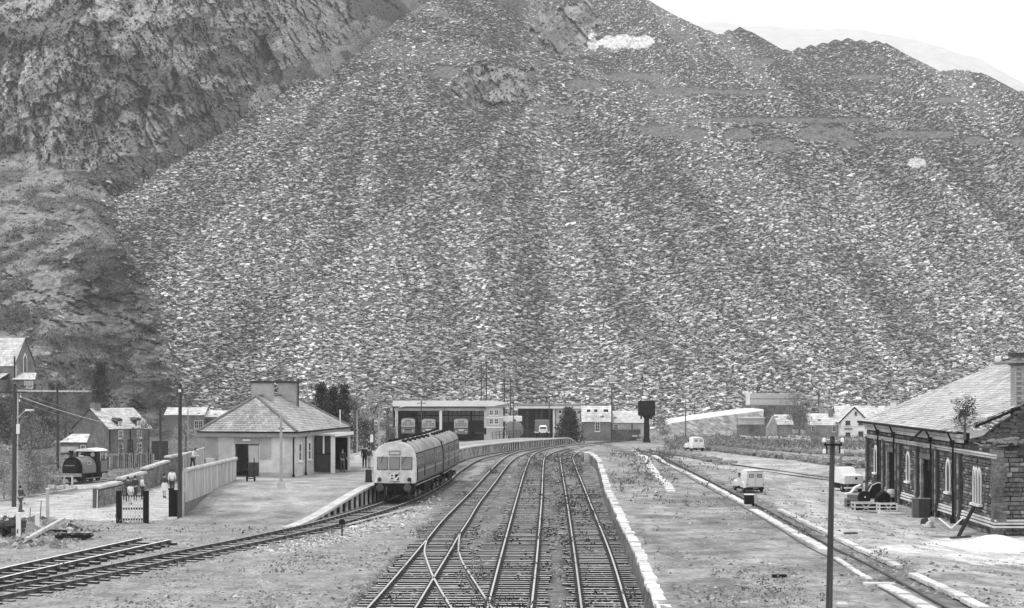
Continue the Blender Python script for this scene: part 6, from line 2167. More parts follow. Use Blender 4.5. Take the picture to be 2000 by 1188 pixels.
# ------------------------------------------------------------------ poles
m_pole = mat('pole_wood', 0.055, 0.4, 3, 0.85, stretch=(4, 4, 0.3), stain=0.25, sscale=1.0)
def pole(label, top, bot, r, d=None, zf=None, arms=(), m=None, insul=0, group=None, cat='telegraph pole', name='telegraph_pole', lean=0.0):
    p = G(bot[0], bot[1], zf) if d is None else at(bot[0], d, zf)
    k = p.y / F
    t = thing(name, label, cat, p, 0, group)
    zt = CAMZ + (YH - top[1]) * k - p.z
    dx = (top[0] - bot[0]) * k
    MB().cyl((0, 0, -0.3), (dx, 0, zt), r, r * 0.72, 10).build('shaft', m or m_pole, t, smooth=True)
    MB().cyl((dx, 0, zt), (dx, 0, zt + 0.06), r * 0.8, r * 0.3, 10).build('cap', m_black, t)
    for (dz, half) in arms:
        c = MB().box(dx - half, dx + half, -r - 0.05, -r + 0.03, zt - dz - 0.05, zt - dz + 0.05).build('cross_arm', m or m_pole, t)
        n = insul or 4
        for i in range(n):
            x = dx - half + (2 * half) * (i + 0.3) / (n - 0.4)
            ins = MB().lathe([(0.02, 0), (0.07, 0.03), (0.06, 0.12), (0.03, 0.16)], (x, -r, zt - dz + 0.05), 10).build('insulator', m_white, c)
    return t, zt
# the near pole on the yard, with drop brackets and white insulators at its head
pn, zt = pole('tall dark telegraph pole nearest the camera on the right, white insulators at its head', (1626, 856), (1619, 1192), 0.105, zf=yardz)
kx = (1626 - 1619) * pn.location.y / F
a_ = MB().box(kx - 0.26, kx + 0.26, -0.14, -0.08, zt - 0.22, zt - 0.16).build('cross_arm', m_black, pn)
for s in (-1, 1):
    MB().tube([(kx + s * 0.26, -0.11, zt - 0.10), (kx + s * 0.19, -0.11, zt - 0.2), (kx + s * 0.19, -0.11, zt - 0.45)], 0.022, 6).build('bracket', m_black, a_)
    MB().lathe([(0.02, 0), (0.052, 0.03), (0.05, 0.11), (0.02, 0.15)], (kx + s * 0.27, -0.11, zt - 0.13), 12).build('insulator', m_white, a_, smooth=True)
    MB().lathe([(0.02, 0), (0.055, 0.03), (0.052, 0.12), (0.02, 0.15)], (kx + s * 0.26, -0.11, zt - 0.47), 12).build('insulator', m_white, a_, smooth=True)
p = on_yard(1635, 1189)
rk = thing('stone', 'pale rounded stone lying at the foot of the near telegraph pole', 'stone', p + Vector((0.12, -0.1, 0)))
MB().lathe([(0.12, 0), (0.2, 0.06), (0.19, 0.15), (0.1, 0.2), (0.02, 0.21)], (0, 0, 0), 10).build('stone_body', m_conc, rk, smooth=True)
pl_, zt = pole('tall black telegraph pole beside the picket gate path', (352, 752), (351, 1014), 0.13, d=96.5)
MB().box(-0.04, 0.10, -0.18, -0.12, zt - 0.40, zt - 0.24).build('bracket', m_white, pl_)
pA, zA = pole('leftmost tall dark telegraph pole by the bushes with a lamp arm', (29, 752), (27, 978), 0.14, d=107)
k = 107 / F
MB().cyl((0.24, -0.05, -0.2), (0.26, -0.05, zA - 0.5), 0.035, 0.035, 6).build('conduit', m_conc, pA)
arm = MB().tube([(0.25, -0.1, zA - 2.05), (0.75, -0.5, zA - 1.65), (1.0, -0.7, zA - 1.55)], 0.03, 6).build('lamp_arm', m_conc, pA)
MB().loft([[(0.92, -0.82, zA - 1.60), (0.92, -0.58, zA - 1.60), (0.92, -0.58, zA - 1.48), (0.92, -0.82, zA - 1.48)], [(1.42, -0.80, zA - 1.56), (1.42, -0.62, zA - 1.56), (1.42, -0.62, zA - 1.50), (1.42, -0.80, zA - 1.50)]]).build('lantern', m_white, arm)
MB().box(0.2, 0.38, -0.2, -0.05, zA - 3.0, zA - 2.4).build('junction_box', m_white, pA)
MB().box(-0.9, 0.9, -0.26, -0.18, zA - 0.5, zA - 0.4).build('cross_arm', m_pole, pA)
pole('slim dark pole between the cottage and the station', (313, 783), (314, 898), 0.11, d=140)
pole('faint wooden pole in front of the cottage gable', (112, 757), (113, 890), 0.12, d=150)
pole('thin pale pole just right of the tall black pole', (367, 800), (367, 880), 0.06, d=160, m=mat('thin_pole', 0.3, 0.1))
FP = [(823, 782, 850, 0.10, 'dark pole rising before the depot roof near its left end', 270), (1003, 783, 852, 0.10, 'dark pole at the right end of the depot', 290),
      (1073, 786, 852, 0.11, 'dark telegraph pole before the long white fascia', 300), (1195, 760, 852, 0.12, 'dark telegraph pole in front of the slate roofed cottage', 285),
      (1339, 782, 842, 0.11, 'dark pole at the foot of the pale ramp', 320), (1357, 781, 800, 0.09, 'short dark pole up beside the pale ramp', 350)]
for (px, yt, yb, r, lab, d) in FP:
    z0 = CAMZ - (yb - YH) * d / F
    pp_ = P(px, yb, d)
    t = thing('telegraph_pole', lab, 'telegraph pole', pp_)
    zt = (yb - yt) * d / F
    MB().cyl((0, 0, -1), (0, 0, zt), r, r * 0.75, 8).build('shaft', m_pole, t)
    MB().box(-0.7, 0.7, -0.16, -0.09, zt - 0.5, zt - 0.4).build('cross_arm', m_pole, t)
for (px0, px1, yt, d, lab) in ((940, 950, 704, 345, 'tall twin pole electricity structure behind the depot roof'), (985, 997, 739, 350, 'shorter twin pole electricity structure right of the tall one')):
    q = P(px0, 795, d)
    t = thing('twin_pole', lab, 'pylon', q)
    k = d / F
    hh = (795 - yt) * k
    W = (px1 - px0) * k
    for x in (0, W):
        MB().cyl((x, 0, -6), (x, 0, hh), 0.14, 0.10, 8).build('pole', m_pole, t)
    for f in (0.12, 0.45):
        MB().box(-0.5, W + 0.5, -0.2, -0.1, hh * (1 - f), hh * (1 - f) + 0.14).build('cross_arm', m_pole, t)
    MB().beam((0, -0.12, hh * 0.55), (W, -0.12, hh * 0.85), 0.08, 0.08).build('brace', m_pole, t)
# concrete lamp standards beyond the platform
for (px, yt, yb, d, lab) in ((697, 797, 880, 178, 'concrete lamp standard just right of the dark conifers'), (740, 797, 874, 190, 'concrete lamp standard with its lantern above the train cab'), (775, 795, 866, 205, 'concrete lamp standard at the left end of the depot')):
    q = P(px, yb, d)
    t = thing('lamp_standard', lab, 'lamp', q)
    k = d / F
    hh = (yb - yt) * k
    m_ls = mat('lamp_concrete', 0.36, 0.15)
    MB().cyl((0, 0, -0.5), (0, 0, hh * 0.35), 0.13, 0.10, 8).cyl((0, 0, hh * 0.35), (0, 0, hh - 0.3), 0.09, 0.06, 8).build('column', m_ls, t)
    MB().tube([(0, 0, hh - 0.32), (0.2, 0, hh - 0.1), (0.5, 0, hh - 0.02)], 0.045, 6).build('arm', m_ls, t)
    MB().loft([[(0.4, -0.13, hh - 0.05), (0.4, 0.13, hh - 0.05), (0.4, 0.13, hh + 0.05), (0.4, -0.13, hh + 0.05)], [(0.95, -0.10, hh + 0.05), (0.95, 0.10, hh + 0.05), (0.95, 0.10, hh + 0.13), (0.95, -0.10, hh + 0.13)]]).build('lantern', m_white, t)
q = P(726, 864, 170)
sg = thing('notice_sign', 'small white sign on a thin post behind the platform people', 'sign', q)
MB().cyl((0, 0, -1.4), (0, 0, 0.3), 0.04, 0.04, 6).build('post', m_darkgrey, sg)
MB().box(-0.14, 0.14, -0.05, -0.01, 0.0, 0.75).build('plate', m_white, sg)
# overhead wires from the left pole
for i, (a_, c_, lab) in enumerate((((40, 768, 107), (330, 836, 170), 'uppermost overhead cable sagging from the left pole across the cottage'), ((40, 775, 107), (300, 838, 165), 'thick pale overhead cable below the uppermost one'), ((38, 783, 107), (280, 842, 160), 'lowest overhead cable running down from the left pole'))):
    A_, C_ = P(*a_), P(*c_)
    pts = [A_.lerp(C_, s) - A_ - Vector((0, 0, 1.2 * 4 * s * (1 - s) * 0.35)) for s in np.linspace(0, 1, 12)]
    t = thing('cable', lab, 'cable', A_)
    MB().tube(pts, 0.018 if i != 1 else 0.03, 5).build('strand', m_midgrey if i != 1 else m_conc, t)
    MB().cyl((0, 0, -0.05), (0, 0, 0.1), 0.05, 0.05, 6).build('anchor', m_white, t)
# ------------------------------------------------------------------ trees and bushes
m_leaf_d = mat('dark_foliage', 0.04, 0.3, 2, 0.8, attr=True, spec=0.2)
m_leaf_m = mat('mid_foliage', 0.18, 0.3, 2, 0.85, attr=True, spec=0.2)
m_leaf_l = mat('light_foliage', 0.33, 0.3, 2, 0.85, attr=True, spec=0.2)
m_bark = mat('bark', 0.12, 0.3, 4, 0.9)
_ts = [100]
def tree(name, label, base, h, w_, m, shape='round', per=9, n=260, lsz=1.0, trunk=True, cat='tree', group=None):
    _ts[0] += 1
    rg = np.random.default_rng(_ts[0])
    t = thing(name, label, cat, base, 0, group)
    pts, sz = [], []
    cl_ = []
    if shape in ('round', 'bush'):
        for _i in range(11):
            a, u, r = rg.uniform(0, 6.283), rg.uniform(0.12, 0.92), rg.random() ** 0.5
            q = (u - (0.5 if shape == 'round' else 0.0)) / (0.5 if shape == 'round' else 1.0)
            lim = math.sqrt(max(0, 1 - q * q))
            cl_.append((0.85 * r * lim * math.cos(a) * w_ / 2, 0.85 * r * lim * math.sin(a) * w_ / 2, u * h, rg.uniform(0.14, 0.27)))
        while len(pts) < n * 0.8:
            c = cl_[rg.integers(len(cl_))]
            v = rg.normal(0, 0.55, 3)
            pts.append((c[0] + v[0] * c[3] * w_, c[1] + v[1] * c[3] * w_, max(0.03 * h, c[2] + v[2] * c[3] * min(h, w_ * 1.2) * 0.8)))
            sz.append(rg.uniform(0.4, 1.1) * lsz * (0.10 * w_ + 0.03 * h))
    while len(pts) < n:
        u = rg.random()
        a = rg.uniform(0, 2 * math.pi)
        if shape == 'cone':
            z = 0.03 + 0.97 * u
            lim = (1 - z) ** 0.62 * (0.78 + 0.22 * math.sin(z * 38 + a * 1.5)) + 0.03
        elif shape == 'column':
            z = 0.03 + 0.97 * u
            lim = min(1, (1 - z) * 3.2) ** 0.6 * (0.85 + 0.15 * math.sin(z * 30 + a * 3)) * (0.72 + 0.28 * (1 - z))
        elif shape == 'bush':
            z = u
            lim = math.sqrt(max(0, 1 - z ** 2)) * (0.8 + 0.2 * math.sin(3 * a + 5 * z))
        else:
            z = 0.06 + 0.94 * u
            q = (z - 0.54) / 0.50
            lim = math.sqrt(max(0, 1 - q * q)) * (0.78 + 0.22 * math.sin(4 * a + 9 * z))
        r = lim * (rg.random() ** 0.42)
        pts.append((r * math.cos(a) * w_ / 2, r * math.sin(a) * w_ / 2, z * h))
        sz.append(rg.uniform(0.5, 1.2) * lsz * (0.10 * w_ + 0.03 * h))
    link('crown' if trunk else 'leaves', tufts('crown', pts, sz, m, per, _ts[0], 0.7), t)
    if trunk:
        b = MB().cyl((0, 0, -0.5), (0.03 * w_, 0, h * 0.8), 0.035 * h + 0.03, 0.008 * h, 8)
        b.build('trunk', m_bark, t)
        lb = MB()
        for i in range(9):
            z = h * rg.uniform(0.3, 0.8)
            a = rg.uniform(0, 6.28)
            rr_ = w_ * 0.36 * (1 - 0.5 * z / h)
            lb.cyl((0, 0, z * 0.85), (rr_ * math.cos(a), rr_ * math.sin(a), z + 0.1 * h), 0.012 * h, 0.004 * h, 5)
        lb.build('limb', m_bark, t, kind='stuff')
    else:
        MB().cyl((0, 0, -0.2), (0, 0, h * 0.5), 0.05, 0.02, 6).build('stem', m_bark, t)
    return t
def tpx(name, label, px, ytop, ybot, wpx, d, m, shape, **kw):
    b = P(px, ybot, d)
    k = d / F
    return tree(name, label, b, (ybot - ytop) * k, wpx * k, m, shape, **kw)
G1 = 'conifers beside the station'
tpx('conifer', 'tall dark conifer just behind the right slope of the station roof', 628, 757, 884, 66, 176, m_leaf_d, 'cone', n=620, group=G1)
tpx('conifer', 'dark conifer with a pointed top between its two neighbours', 651, 764, 884, 60, 182, m_leaf_d, 'cone', n=620, group=G1)
tpx('conifer', 'dark conifer on the right edge of the conifer clump', 672, 757, 884, 52, 178, m_leaf_d, 'cone', n=520, group=G1)
G2 = 'pale leafy trees behind the platform'
tpx('leafy_tree', 'pale loose tree next to the dark conifers', 694, 764, 882, 52, 205, m_leaf_m, 'round', n=560, per=8, lsz=0.85, group=G2)
tpx('leafy_tree', 'pale loose tree above the train cab', 728, 768, 882, 56, 215, m_leaf_l, 'round', n=560, per=8, lsz=0.85, group=G2)
tpx('leafy_tree', 'pale loose tree at the left end of the depot', 756, 772, 880, 44, 222, m_leaf_m, 'round', n=480, per=8, lsz=0.85, group=G2)
tpx('leafy_tree', 'low dark shrubby tree below the lamp standards', 712, 826, 886, 70, 196, m_leaf_d, 'bush', n=260, per=8, group=G2)
tpx('conifer', 'broad dark spruce in front of the depot annex', 1111, 804, 868, 72, 276, m_leaf_d, 'cone', n=600)
tpx('cypress', 'tall dark columnar cypress at the end of the churchyard wall', 196, 713, 806, 44, 232, m_leaf_d, 'column', n=520)
tpx('leafy_tree', 'grey round tree before the stone cottages', 1561, 792, 856, 46, 318, m_leaf_m, 'round', n=360, per=8)
tpx('leafy_tree', 'thin spreading tree higher up behind the stone cottages', 1598, 750, 815, 56, 352, m_leaf_l, 'round', n=200, per=6, lsz=0.75)
tpx('leafy_tree', 'low bushy tree at the right end of the pale hut', 1550, 768, 812, 44, 345, m_leaf_m, 'round', n=220, per=7)
tpx('bush', 'rounded dark bush by the slate roofed cottage and water tower', 1294, 818, 858, 40, 300, m_leaf_m, 'bush', trunk=False, cat='bush')
tpx('bush', 'scrubby bush in front of the white house garden wall', 1590, 842, 868, 34, 262, m_leaf_m, 'bush', trunk=False, cat='bush')
tpx('bush', 'bushy sapling growing from the broken eaves of the goods shed', 1884, 780, 840, 70, 88.0, m_leaf_d, 'round', n=420, per=9, lsz=0.75)
# rhododendron bank on the left
for i, (px, yt, yb, wpx, d, m) in enumerate(((8, 876, 972, 84, 113, m_leaf_l), (55, 884, 970, 70, 116, m_leaf_m), (92, 892, 962, 56, 120, m_leaf_m), (-40, 880, 985, 80, 110, m_leaf_m), (30, 915, 978, 60, 109, m_leaf_l))):
    tpx('bush', ['large pale bush at the left edge beside the telegraph pole', 'rounded bush right of the left telegraph pole', 'bush next to the little engine', 'bush half out of the left edge of the view', 'low bush at the foot of the left telegraph pole'][i],
        px, yt, yb, wpx, d, m, 'bush', trunk=False, cat='bush', group='bushes along the light path', n=420, lsz=0.85)
for i, (px, yt, yb, wpx, d, m, lab) in enumerate(((30, 778, 850, 90, 225, m_leaf_d, 'dark tree under the churchyard wall behind the left pole'), (85, 775, 862, 70, 222, m_leaf_d, 'dark tree below the pale churchyard coping'), (128, 772, 850, 56, 226, m_leaf_m, 'small tree behind the cottage gable'),
                                                   (60, 815, 888, 100, 190, m_leaf_m, 'wide scrubby tree above the bushes by the left pole'), (283, 815, 880, 52, 205, m_leaf_m, 'tree right of the cottage front'), (318, 826, 890, 48, 195, m_leaf_m, 'shrubby tree behind the slim dark pole'),
                                                   (362, 826, 884, 60, 188, m_leaf_l, 'pale shrubby tree left of the station roof'), (235, 852, 892, 34, 186, m_leaf_m, 'garden shrub before the cottage door'))):
    tpx('leafy_tree', lab, px, yt, yb, wpx, d, m, 'round' if yb - yt > 66 else 'bush', n=280, per=8, lsz=0.8, group='trees round the cottage')

# ------------------------------------------------------------------ houses
m_rstone = mat('house_stone', 0.19, 0.35, 2.5, 0.9, stain=0.25, bump=0.05, bscale=5)
m_wslate = mat('pale_slate', 0.56, 0.12, 1.5, 0.75, stain=0.1, attr=True)
m_wwhite = mat('whitewash', 0.80, 0.06, 2, 0.8, stain=0.05)
def gable_house(t, w_, l_, eave, rise, mw, mr, axis='x', over=0.25, cw=0.5, chh=0.4):
    """walls w_ (x) by l_ (y) from the local origin; ridge along axis"""
    b = MB()
    if axis == 'y':
        b.prism([(0, 0, -1.5), (w_, 0, -1.5), (w_, 0, eave), (w_ / 2, 0, eave + rise), (0, 0, eave)], (0, l_, 0))
    else:
        b.prism([(0, 0, -1.5), (0, 0, eave), (0, l_ / 2, eave + rise), (0, l_, eave), (0, l_, -1.5)], (w_, 0, 0))
    b.build('wall', mw, t)
    dz = 0.06
    if axis == 'y':
        s = rise / (w_ / 2)
        a = slate_roof('roof', (-over, l_ + over, eave - over * s + dz), (-over, -over, eave - over * s + dz), (w_ / 2, -over, eave + rise + dz), (w_ / 2, l_ + over, eave + rise + dz), t, cw, chh, 3, m=mr)
        slate_roof('roof', (w_ + over, -over, eave - over * s + dz), (w_ + over, l_ + over, eave - over * s + dz), (w_ / 2, l_ + over, eave + rise + dz), (w_ / 2, -over, eave + rise + dz), t, cw, chh, 4, m=mr)
    else:
        s = rise / (l_ / 2)
        slate_roof('roof', (-over, -over, eave - over * s + dz), (w_ + over, -over, eave - over * s + dz), (w_ + over, l_ / 2, eave + rise + dz), (-over, l_ / 2, eave + rise + dz), t, cw, chh, 5, m=mr)
        slate_roof('roof', (w_ + over, l_ + over, eave - over * s + dz), (-over, l_ + over, eave - over * s + dz), (-over, l_ / 2, eave + rise + dz), (w_ + over, l_ / 2, eave + rise + dz), t, cw, chh, 6, m=mr)
def win(t, x, z, w_, h_, y=0.0, m=None, axis='y', out=-1, bars=(1, 1)):
    return window(t, x, y, z, w_, h_, axis, out, frame=0.08, bars=bars, mf=m or m_white) if axis == 'y' else window(t, y, x, z, w_, h_, 'x', out, frame=0.08, bars=bars, mf=m or m_white)
# cottage at left with two dormers
CB = P(212, 889, 205)
ct = thing('cottage', 'stone cottage at left with a pale roof and two small dormers', 'house', CB, R(-34))
k = 205 / F
gable_house(ct, -6.0, 6.2, 3.15, 2.3, m_rstone, m_wslate, 'y') if False else None
b = MB().prism([(-6, 0, -1.5), (0, 0, -1.5), (0, 0, 3.15), (-3, 0, 5.4), (-6, 0, 3.15)], (0, 6.6, 0)).build('wall', m_rstone, ct)
sl_ = 2.25 / 3
slate_roof('roof', (0.25, -0.2, 3.15 - 0.25 * sl_ + 0.06), (0.25, 6.8, 3.15 - 0.25 * sl_ + 0.06), (-3, 6.8, 5.46), (-3, -0.2, 5.46), ct, 0.4, 0.3, 7, m=m_wslate)
slate_roof('roof', (-6.25, 6.8, 3.02), (-6.25, -0.2, 3.02), (-3, -0.2, 5.46), (-3, 6.8, 5.46), ct, 0.4, 0.3, 8, m=m_wslate)
for y in (1.9, 4.9):
    dm = MB().box(-0.9, -0.15, y - 0.4, y + 0.4, 3.1, 4.05).build('dormer', m_darkgrey, ct)
    MB().prism([(-0.05, y - 0.5, 4.05), (-0.05, y + 0.5, 4.05), (-0.05, y, 4.35)], (-1.6, 0, 0)).build('dormer_roof', m_darkgrey, dm)
    win(ct, y, 3.3, 0.5, 0.65, -0.14, axis='x', out=1)
    win(ct, y, 1.9, 0.7, 0.95, 0.0, axis='x', out=1)
    win(ct, y, 0.1, 0.75, 1.2, 0.0, axis='x', out=1)
MB().box(0.0, 0.06, 3.0, 3.9, -0.3, 1.75).build('door', m_darkgrey, ct)
for y in (0.15, 3.4, 6.4):
    MB().cyl((0.08, y, -0.5), (0.08, y, 3.0), 0.06, 0.06, 6).build('downpipe', m_black, ct)
MB().box(-3.5, -2.5, 0.3, 1.1, 5.2, 6.1).build('chimney', m_rstone, ct)
lt = P(150, 889, 196)
l2_ = thing('outhouse', 'low lean to outhouse with a pale sloping roof beside the cottage gable', 'house', lt, R(-8))
MB().box(-1.9, 1.2, 0, 2.4, -1, 1.4).build('wall', m_rstone, l2_)
slate_roof('roof', (-2.0, -0.3, 1.42), (1.3, -0.3, 1.42), (0.6, 2.4, 2.3), (-1.5, 2.4, 2.3), l2_, 0.5, 0.4, 9, m=m_wslate)
MB().box(-1.7, 0.3, -0.5, -0.02, 0.3, 0.95).build('glass_frame', m_conc, l2_)
win(l2_, 0.75, 0.35, 0.6, 0.8)
# chapel on the slope
CH = P(28, 764, 262)
chp = thing('chapel', 'chapel on the slope at the far left with a pale roof and pointed gable window', 'church', CH, R(-24))
kk = 262 / F
MB().prism([(0, 0, -2), (0, 0, 4.1), (0, 2.3, 8.0), (0, 4.6, 4.1), (0, 4.6, -2)], (-14, 0, 0)).build('wall', m_rstone, chp)
slate_roof('roof', (-14, -0.25, 3.75), (0.2, -0.25, 3.75), (0.2, 2.3, 8.08), (-14, 2.3, 8.08), chp, 0.5, 0.4, 15, m=m_wslate)
slate_roof('roof', (0.2, 4.85, 3.75), (-14, 4.85, 3.75), (-14, 2.3, 8.08), (0.2, 2.3, 8.08), chp, 0.5, 0.4, 16, m=m_wslate)
gw = MB().prism([(0.06, 1.85, 2.6), (0.06, 2.75, 2.6), (0.06, 2.75, 5.0), (0.06, 2.3, 5.8), (0.06, 1.85, 5.0)], (0.08, 0, 0)).build('gable_window', m_white, chp)
MB().prism([(0.145, 1.98, 2.8), (0.145, 2.62, 2.8), (0.145, 2.62, 4.9), (0.145, 2.3, 5.5), (0.145, 1.98, 4.9)], (0.02, 0, 0)).build('pane', m_glass, gw)
MB().box(-0.05, 0.22, -0.1, 0.25, -1, 3.9).build('corner_stone', m_conc, chp)
MB().box(-12, -1.0, -2.2, -0.02, -2, 1.7).build('aisle_wall', m_rstone, chp)
slate_roof('aisle_roof', (-12, -2.4, 1.72), (-0.9, -2.4, 1.72), (-0.9, -0.02, 2.7), (-12, -0.02, 2.7), chp, 0.5, 0.4, 17, m=m_wslate)
for x in (-2.0, -3.4, -4.8):
    win(chp, x, 0.35, 0.5, 1.0, -2.2)
MB().box(0.25, 4.4, -0.6, 2.4, -2, 1.7).build('vestry_wall', m_rstone, chp)
slate_roof('vestry_roof', (0.15, -0.85, 1.72), (4.6, -0.85, 1.72), (3.2, 1.2, 2.75), (0.4, 1.2, 2.75), chp, 0.5, 0.4, 18, m=m_wslate)
for x in (2.6, 3.2, 3.8):
    win(chp, x, 0.4, 0.42, 1.15, -0.6)
MB().cyl((0.3, -0.3, 1.0), (0.3, -0.3, 5.2), 0.12, 0.12, 6).build('flue', m_black, chp)
a_, c_ = P(34, 765, 238), P(178, 766, 240)
cw_ = thing('churchyard_wall', 'dark retaining wall with a straight pale coping below the chapel', 'wall', a_)
d = c_ - a_
MB().prism([(0, 0, 0), (d.x, d.y, d.z), (d.x, d.y, -3.4), (0, 0, -3.4)], (0, 0.5, 0)).build('wall_face', m_wall, cw_)
n = 9
for i in range(n):
    MB().beam(d * (i / n) + Vector((0, 0.2, 0.1)), d * ((i + 0.98) / n) + Vector((0, 0.2, 0.1)), 0.7, 0.24).build('coping_stone', m_cope, cw_)

def low_building(label, px0, px1, yeave, ybase, yridge, d, dep, mw, mr, name='house', cat='house', rz=0.0):
    p = P(px0, ybase, d)
    k = d / F
    t = thing(name, label, cat, p, rz)
    gable_house(t, (px1 - px0) * k, dep, (ybase - yeave) * k, (yeave - yridge) * k, mw, mr, 'x', 0.2, 0.6, 0.5)
    return t, k
# depot: open fronted concrete bus garage
DK = DB / F
Dp = P(768, 862, DB)
dp = thing('bus_depot', 'open fronted bus depot with a thick white flat roof edge on slim columns', 'garage', Dp)
W = (985 - 768) * DK
zt = (862 - 794) * DK
MB().box(0, W, -1.0, 14, zt, zt + 0.25).build('roof_slab', m_midgrey, dp)
MB().prism([(0, -1.02, zt + 0.02), (W - 2.0, -1.02, zt + 0.02), (W + 0.6, -1.02, zt + 0.55), (W - 1.2, -1.02, zt + 1.0), (0, -1.02, zt + 1.0)], (0, -0.2, 0)).build('fascia', m_white, dp)
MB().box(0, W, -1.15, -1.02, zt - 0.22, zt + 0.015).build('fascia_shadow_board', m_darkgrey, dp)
MB().box(0.2, W - 2, -0.6, -0.2, zt - 0.7, zt - 0.24).build('front_beam', m_conc, dp)
for px in (775, 861, 948):
    x = (px - 768) * DK
    MB().box(x - 0.22, x + 0.22, -0.6, -0.15, -1, zt - 0.71).build('column', m_white, dp)
bw_ = MB().box(0, W, 13.7, 14, -1, zt).build('back_wall', mat('depot_dark', 0.05, 0.2), dp)
MB().box(-0.1, 0.1, 0, 13.7, -1, zt).build('side_wall', mat('depot_dark', 0.05), dp)
for i in range(16):
    x0 = (806 - 768) * DK * 1.05 + i * 0.78
    MB().box(x0, x0 + 0.70, 13.6, 13.69, zt - 3.0, zt - 0.35).build('glazing_panel', mat('depot_glass', 0.45, 0.25, 1.5, 0.3), bw_)
for x in (4.6, 8.9, 13.0):
    MB().box(x - 0.1, x + 0.1, 13.4, 13.58, -1, zt).build('mullion', m_black, bw_)
MB().box(3.3, 16, 13.4, 13.59, zt - 1.9, zt - 1.75).build('transom', m_black, bw_)
MB().box(0, W, -2, 14, -1.3, -1.0 + 0.3).build('floor', m_conc, dp)
hp_ = P(950, 858, DB - 4)
ht = thing('office_tower', 'pale two storey concrete office at the right end of the depot', 'building', hp_)
w2 = (982 - 950) * DK
h2 = (858 - 797) * DK
MB().box(0, w2, 0, 5, -1, h2).build('wall', m_conc, ht)
for z in (0.35, 0.66):
    MB().box(-0.1, w2 + 0.1, -0.12, -0.002, h2 * z, h2 * z + 0.25).build('band', m_white, ht)
for (x, z) in ((0.8, 0.7), (1.7, 0.7), (0.8, 0.42), (1.7, 0.42)):
    win(ht, x, h2 * z + 0.3, 0.7, 0.9)
MB().box(w2 + 0.005, w2 + 3.2, 0.5, 4, h2 * 0.56, h2 * 0.72).build('side_canopy', m_white, ht)
MB().box(-0.2, w2 + 0.3, -0.2, 5.2, h2 + 0.002, h2 + 0.2).build('roof_slab', m_midgrey, ht)
# annex with long white fascia
ax = P(1012, 860, 312)
an = thing('depot_annex', 'long low annex with a thin white roof edge and a row of square windows', 'building', ax)
ka = 312 / F
W = (1137 - 1012) * ka
h3 = (860 - 798) * ka
MB().box((1086 - 1012) * ka, W, 0, 8, -1, h3).build('wall', m_conc, an)
MB().box(0, (1086 - 1012) * ka - 0.005, 6, 8, -1, h3).build('back_wall', m_darkgrey, an)
MB().box(-0.3, W + 0.2, -0.8, 8.3, h3 + 0.002, h3 + 0.4).build('roof_edge', m_white, an)
MB().box(-0.3, W + 0.2, -0.6, 8.2, h3 + 0.402, h3 + 0.75).build('roof', m_midgrey, an)
for i in range(5):
    win(an, (1094 + i * 9.5 - 1012) * ka, h3 - 0.95, 0.62, 0.65, bars=(0, 0))
for px in (1030, 1048, 1058, 1082):
    MB().box((px - 1012) * ka - 0.2, (px - 1012) * ka + 0.2, 0, 0.4, -1, h3).build('column', m_white if px == 1082 else m_darkgrey, an)
# tank trailer and shed wagon in front
tp = P(1005, 858, 290)
tt = thing('tanker', 'grey rounded tank standing right of the depot office', 'tank', tp)
kt = 290 / F
MB().lathe([(1.0, 0), (1.45, 0.2), (1.5, 0.5), (1.5, 5.5), (1.0, 5.9)], (0, 0, 1.5), 16, 'y').build('drum', m_midgrey, tt, smooth=True)
MB().box(-1.1, 1.1, 0.3, 5.5, -0.2, 0.6).build('cradle', m_black, tt)
MB().lathe([(0.25, 0), (0.25, 0.25), (0.05, 0.3)], (0, 1.4, 2.98), 10).build('manhole', m_darkgrey, tt)
tp = P(1059, 856, 292)
wg = thing('wagon', 'grey covered lorry body before the depot annex', 'lorry', tp)
MB().box(-1.2, 1.2, 0, 4, 1.05, 3.0).build('body', m_midgrey, wg, bevel=0.1)
MB().box(-1.25, 1.25, -0.05, 4.05, 0.9, 1.045).build('frame', m_white, wg)
for x in (-0.9, 0.9):
    for y in (0.7, 3.2):
        wheel(wg, x, y, 0.45, 0.25)
tp = P(1061, 848, 286)
ws = thing('van', 'tiny white vehicle parked at the foot of the spruce', 'van', tp)
MB().loft([[(-0.7, y, 0.35), (0.7, y, 0.35), (0.68, y, zt_ * 0.7), (0.5, y, zt_), (-0.5, y, zt_), (-0.68, y, zt_ * 0.7)] for y, zt_ in ((0, 1.2), (0.2, 1.4), (1.8, 1.4), (2.2, 0.9), (3.0, 0.8))]).build('body', m_white, ws, smooth=True)
for s in (-1, 1):
    for y in (0.6, 2.4):
        wheel(ws, s * 0.6, y, 0.28)
MB().box(-0.5, 0.5, -0.02, -0.002, 0.85, 1.15).build('rear_window', m_glass, ws)
# railing on the far platform
a_, c_ = P(962, 857, 262), P(1042, 852, 272)
rl = thing('railing', 'low dark railing along the back of the far platform', 'railing', a_)
d = c_ - a_
for i in range(13):
    q = d * (i / 12)
    MB().cyl(q + Vector((0, 0, -0.2)), q + Vector((0, 0, 1.0)), 0.05, 0.05, 6).build('post', m_darkgrey, rl)
for z in (0.55, 0.98):
    MB().beam(Vector((0, 0, z)), d + Vector((0, 0, z)), 0.05, 0.06).build('rail', m_darkgrey, rl)
# white low wall before the buses
a_ = P(776, 872, 240)
wk = thing('low_wall', 'low white wall in front of the buses behind the train roof', 'wall', a_)
MB().box(0, 6.6, 0, 0.3, -0.8, 0.55).build('face', m_white, wk)
MB().box(-0.05, 6.65, -0.05, 0.35, 0.552, 0.65).build('coping', m_conc, wk)

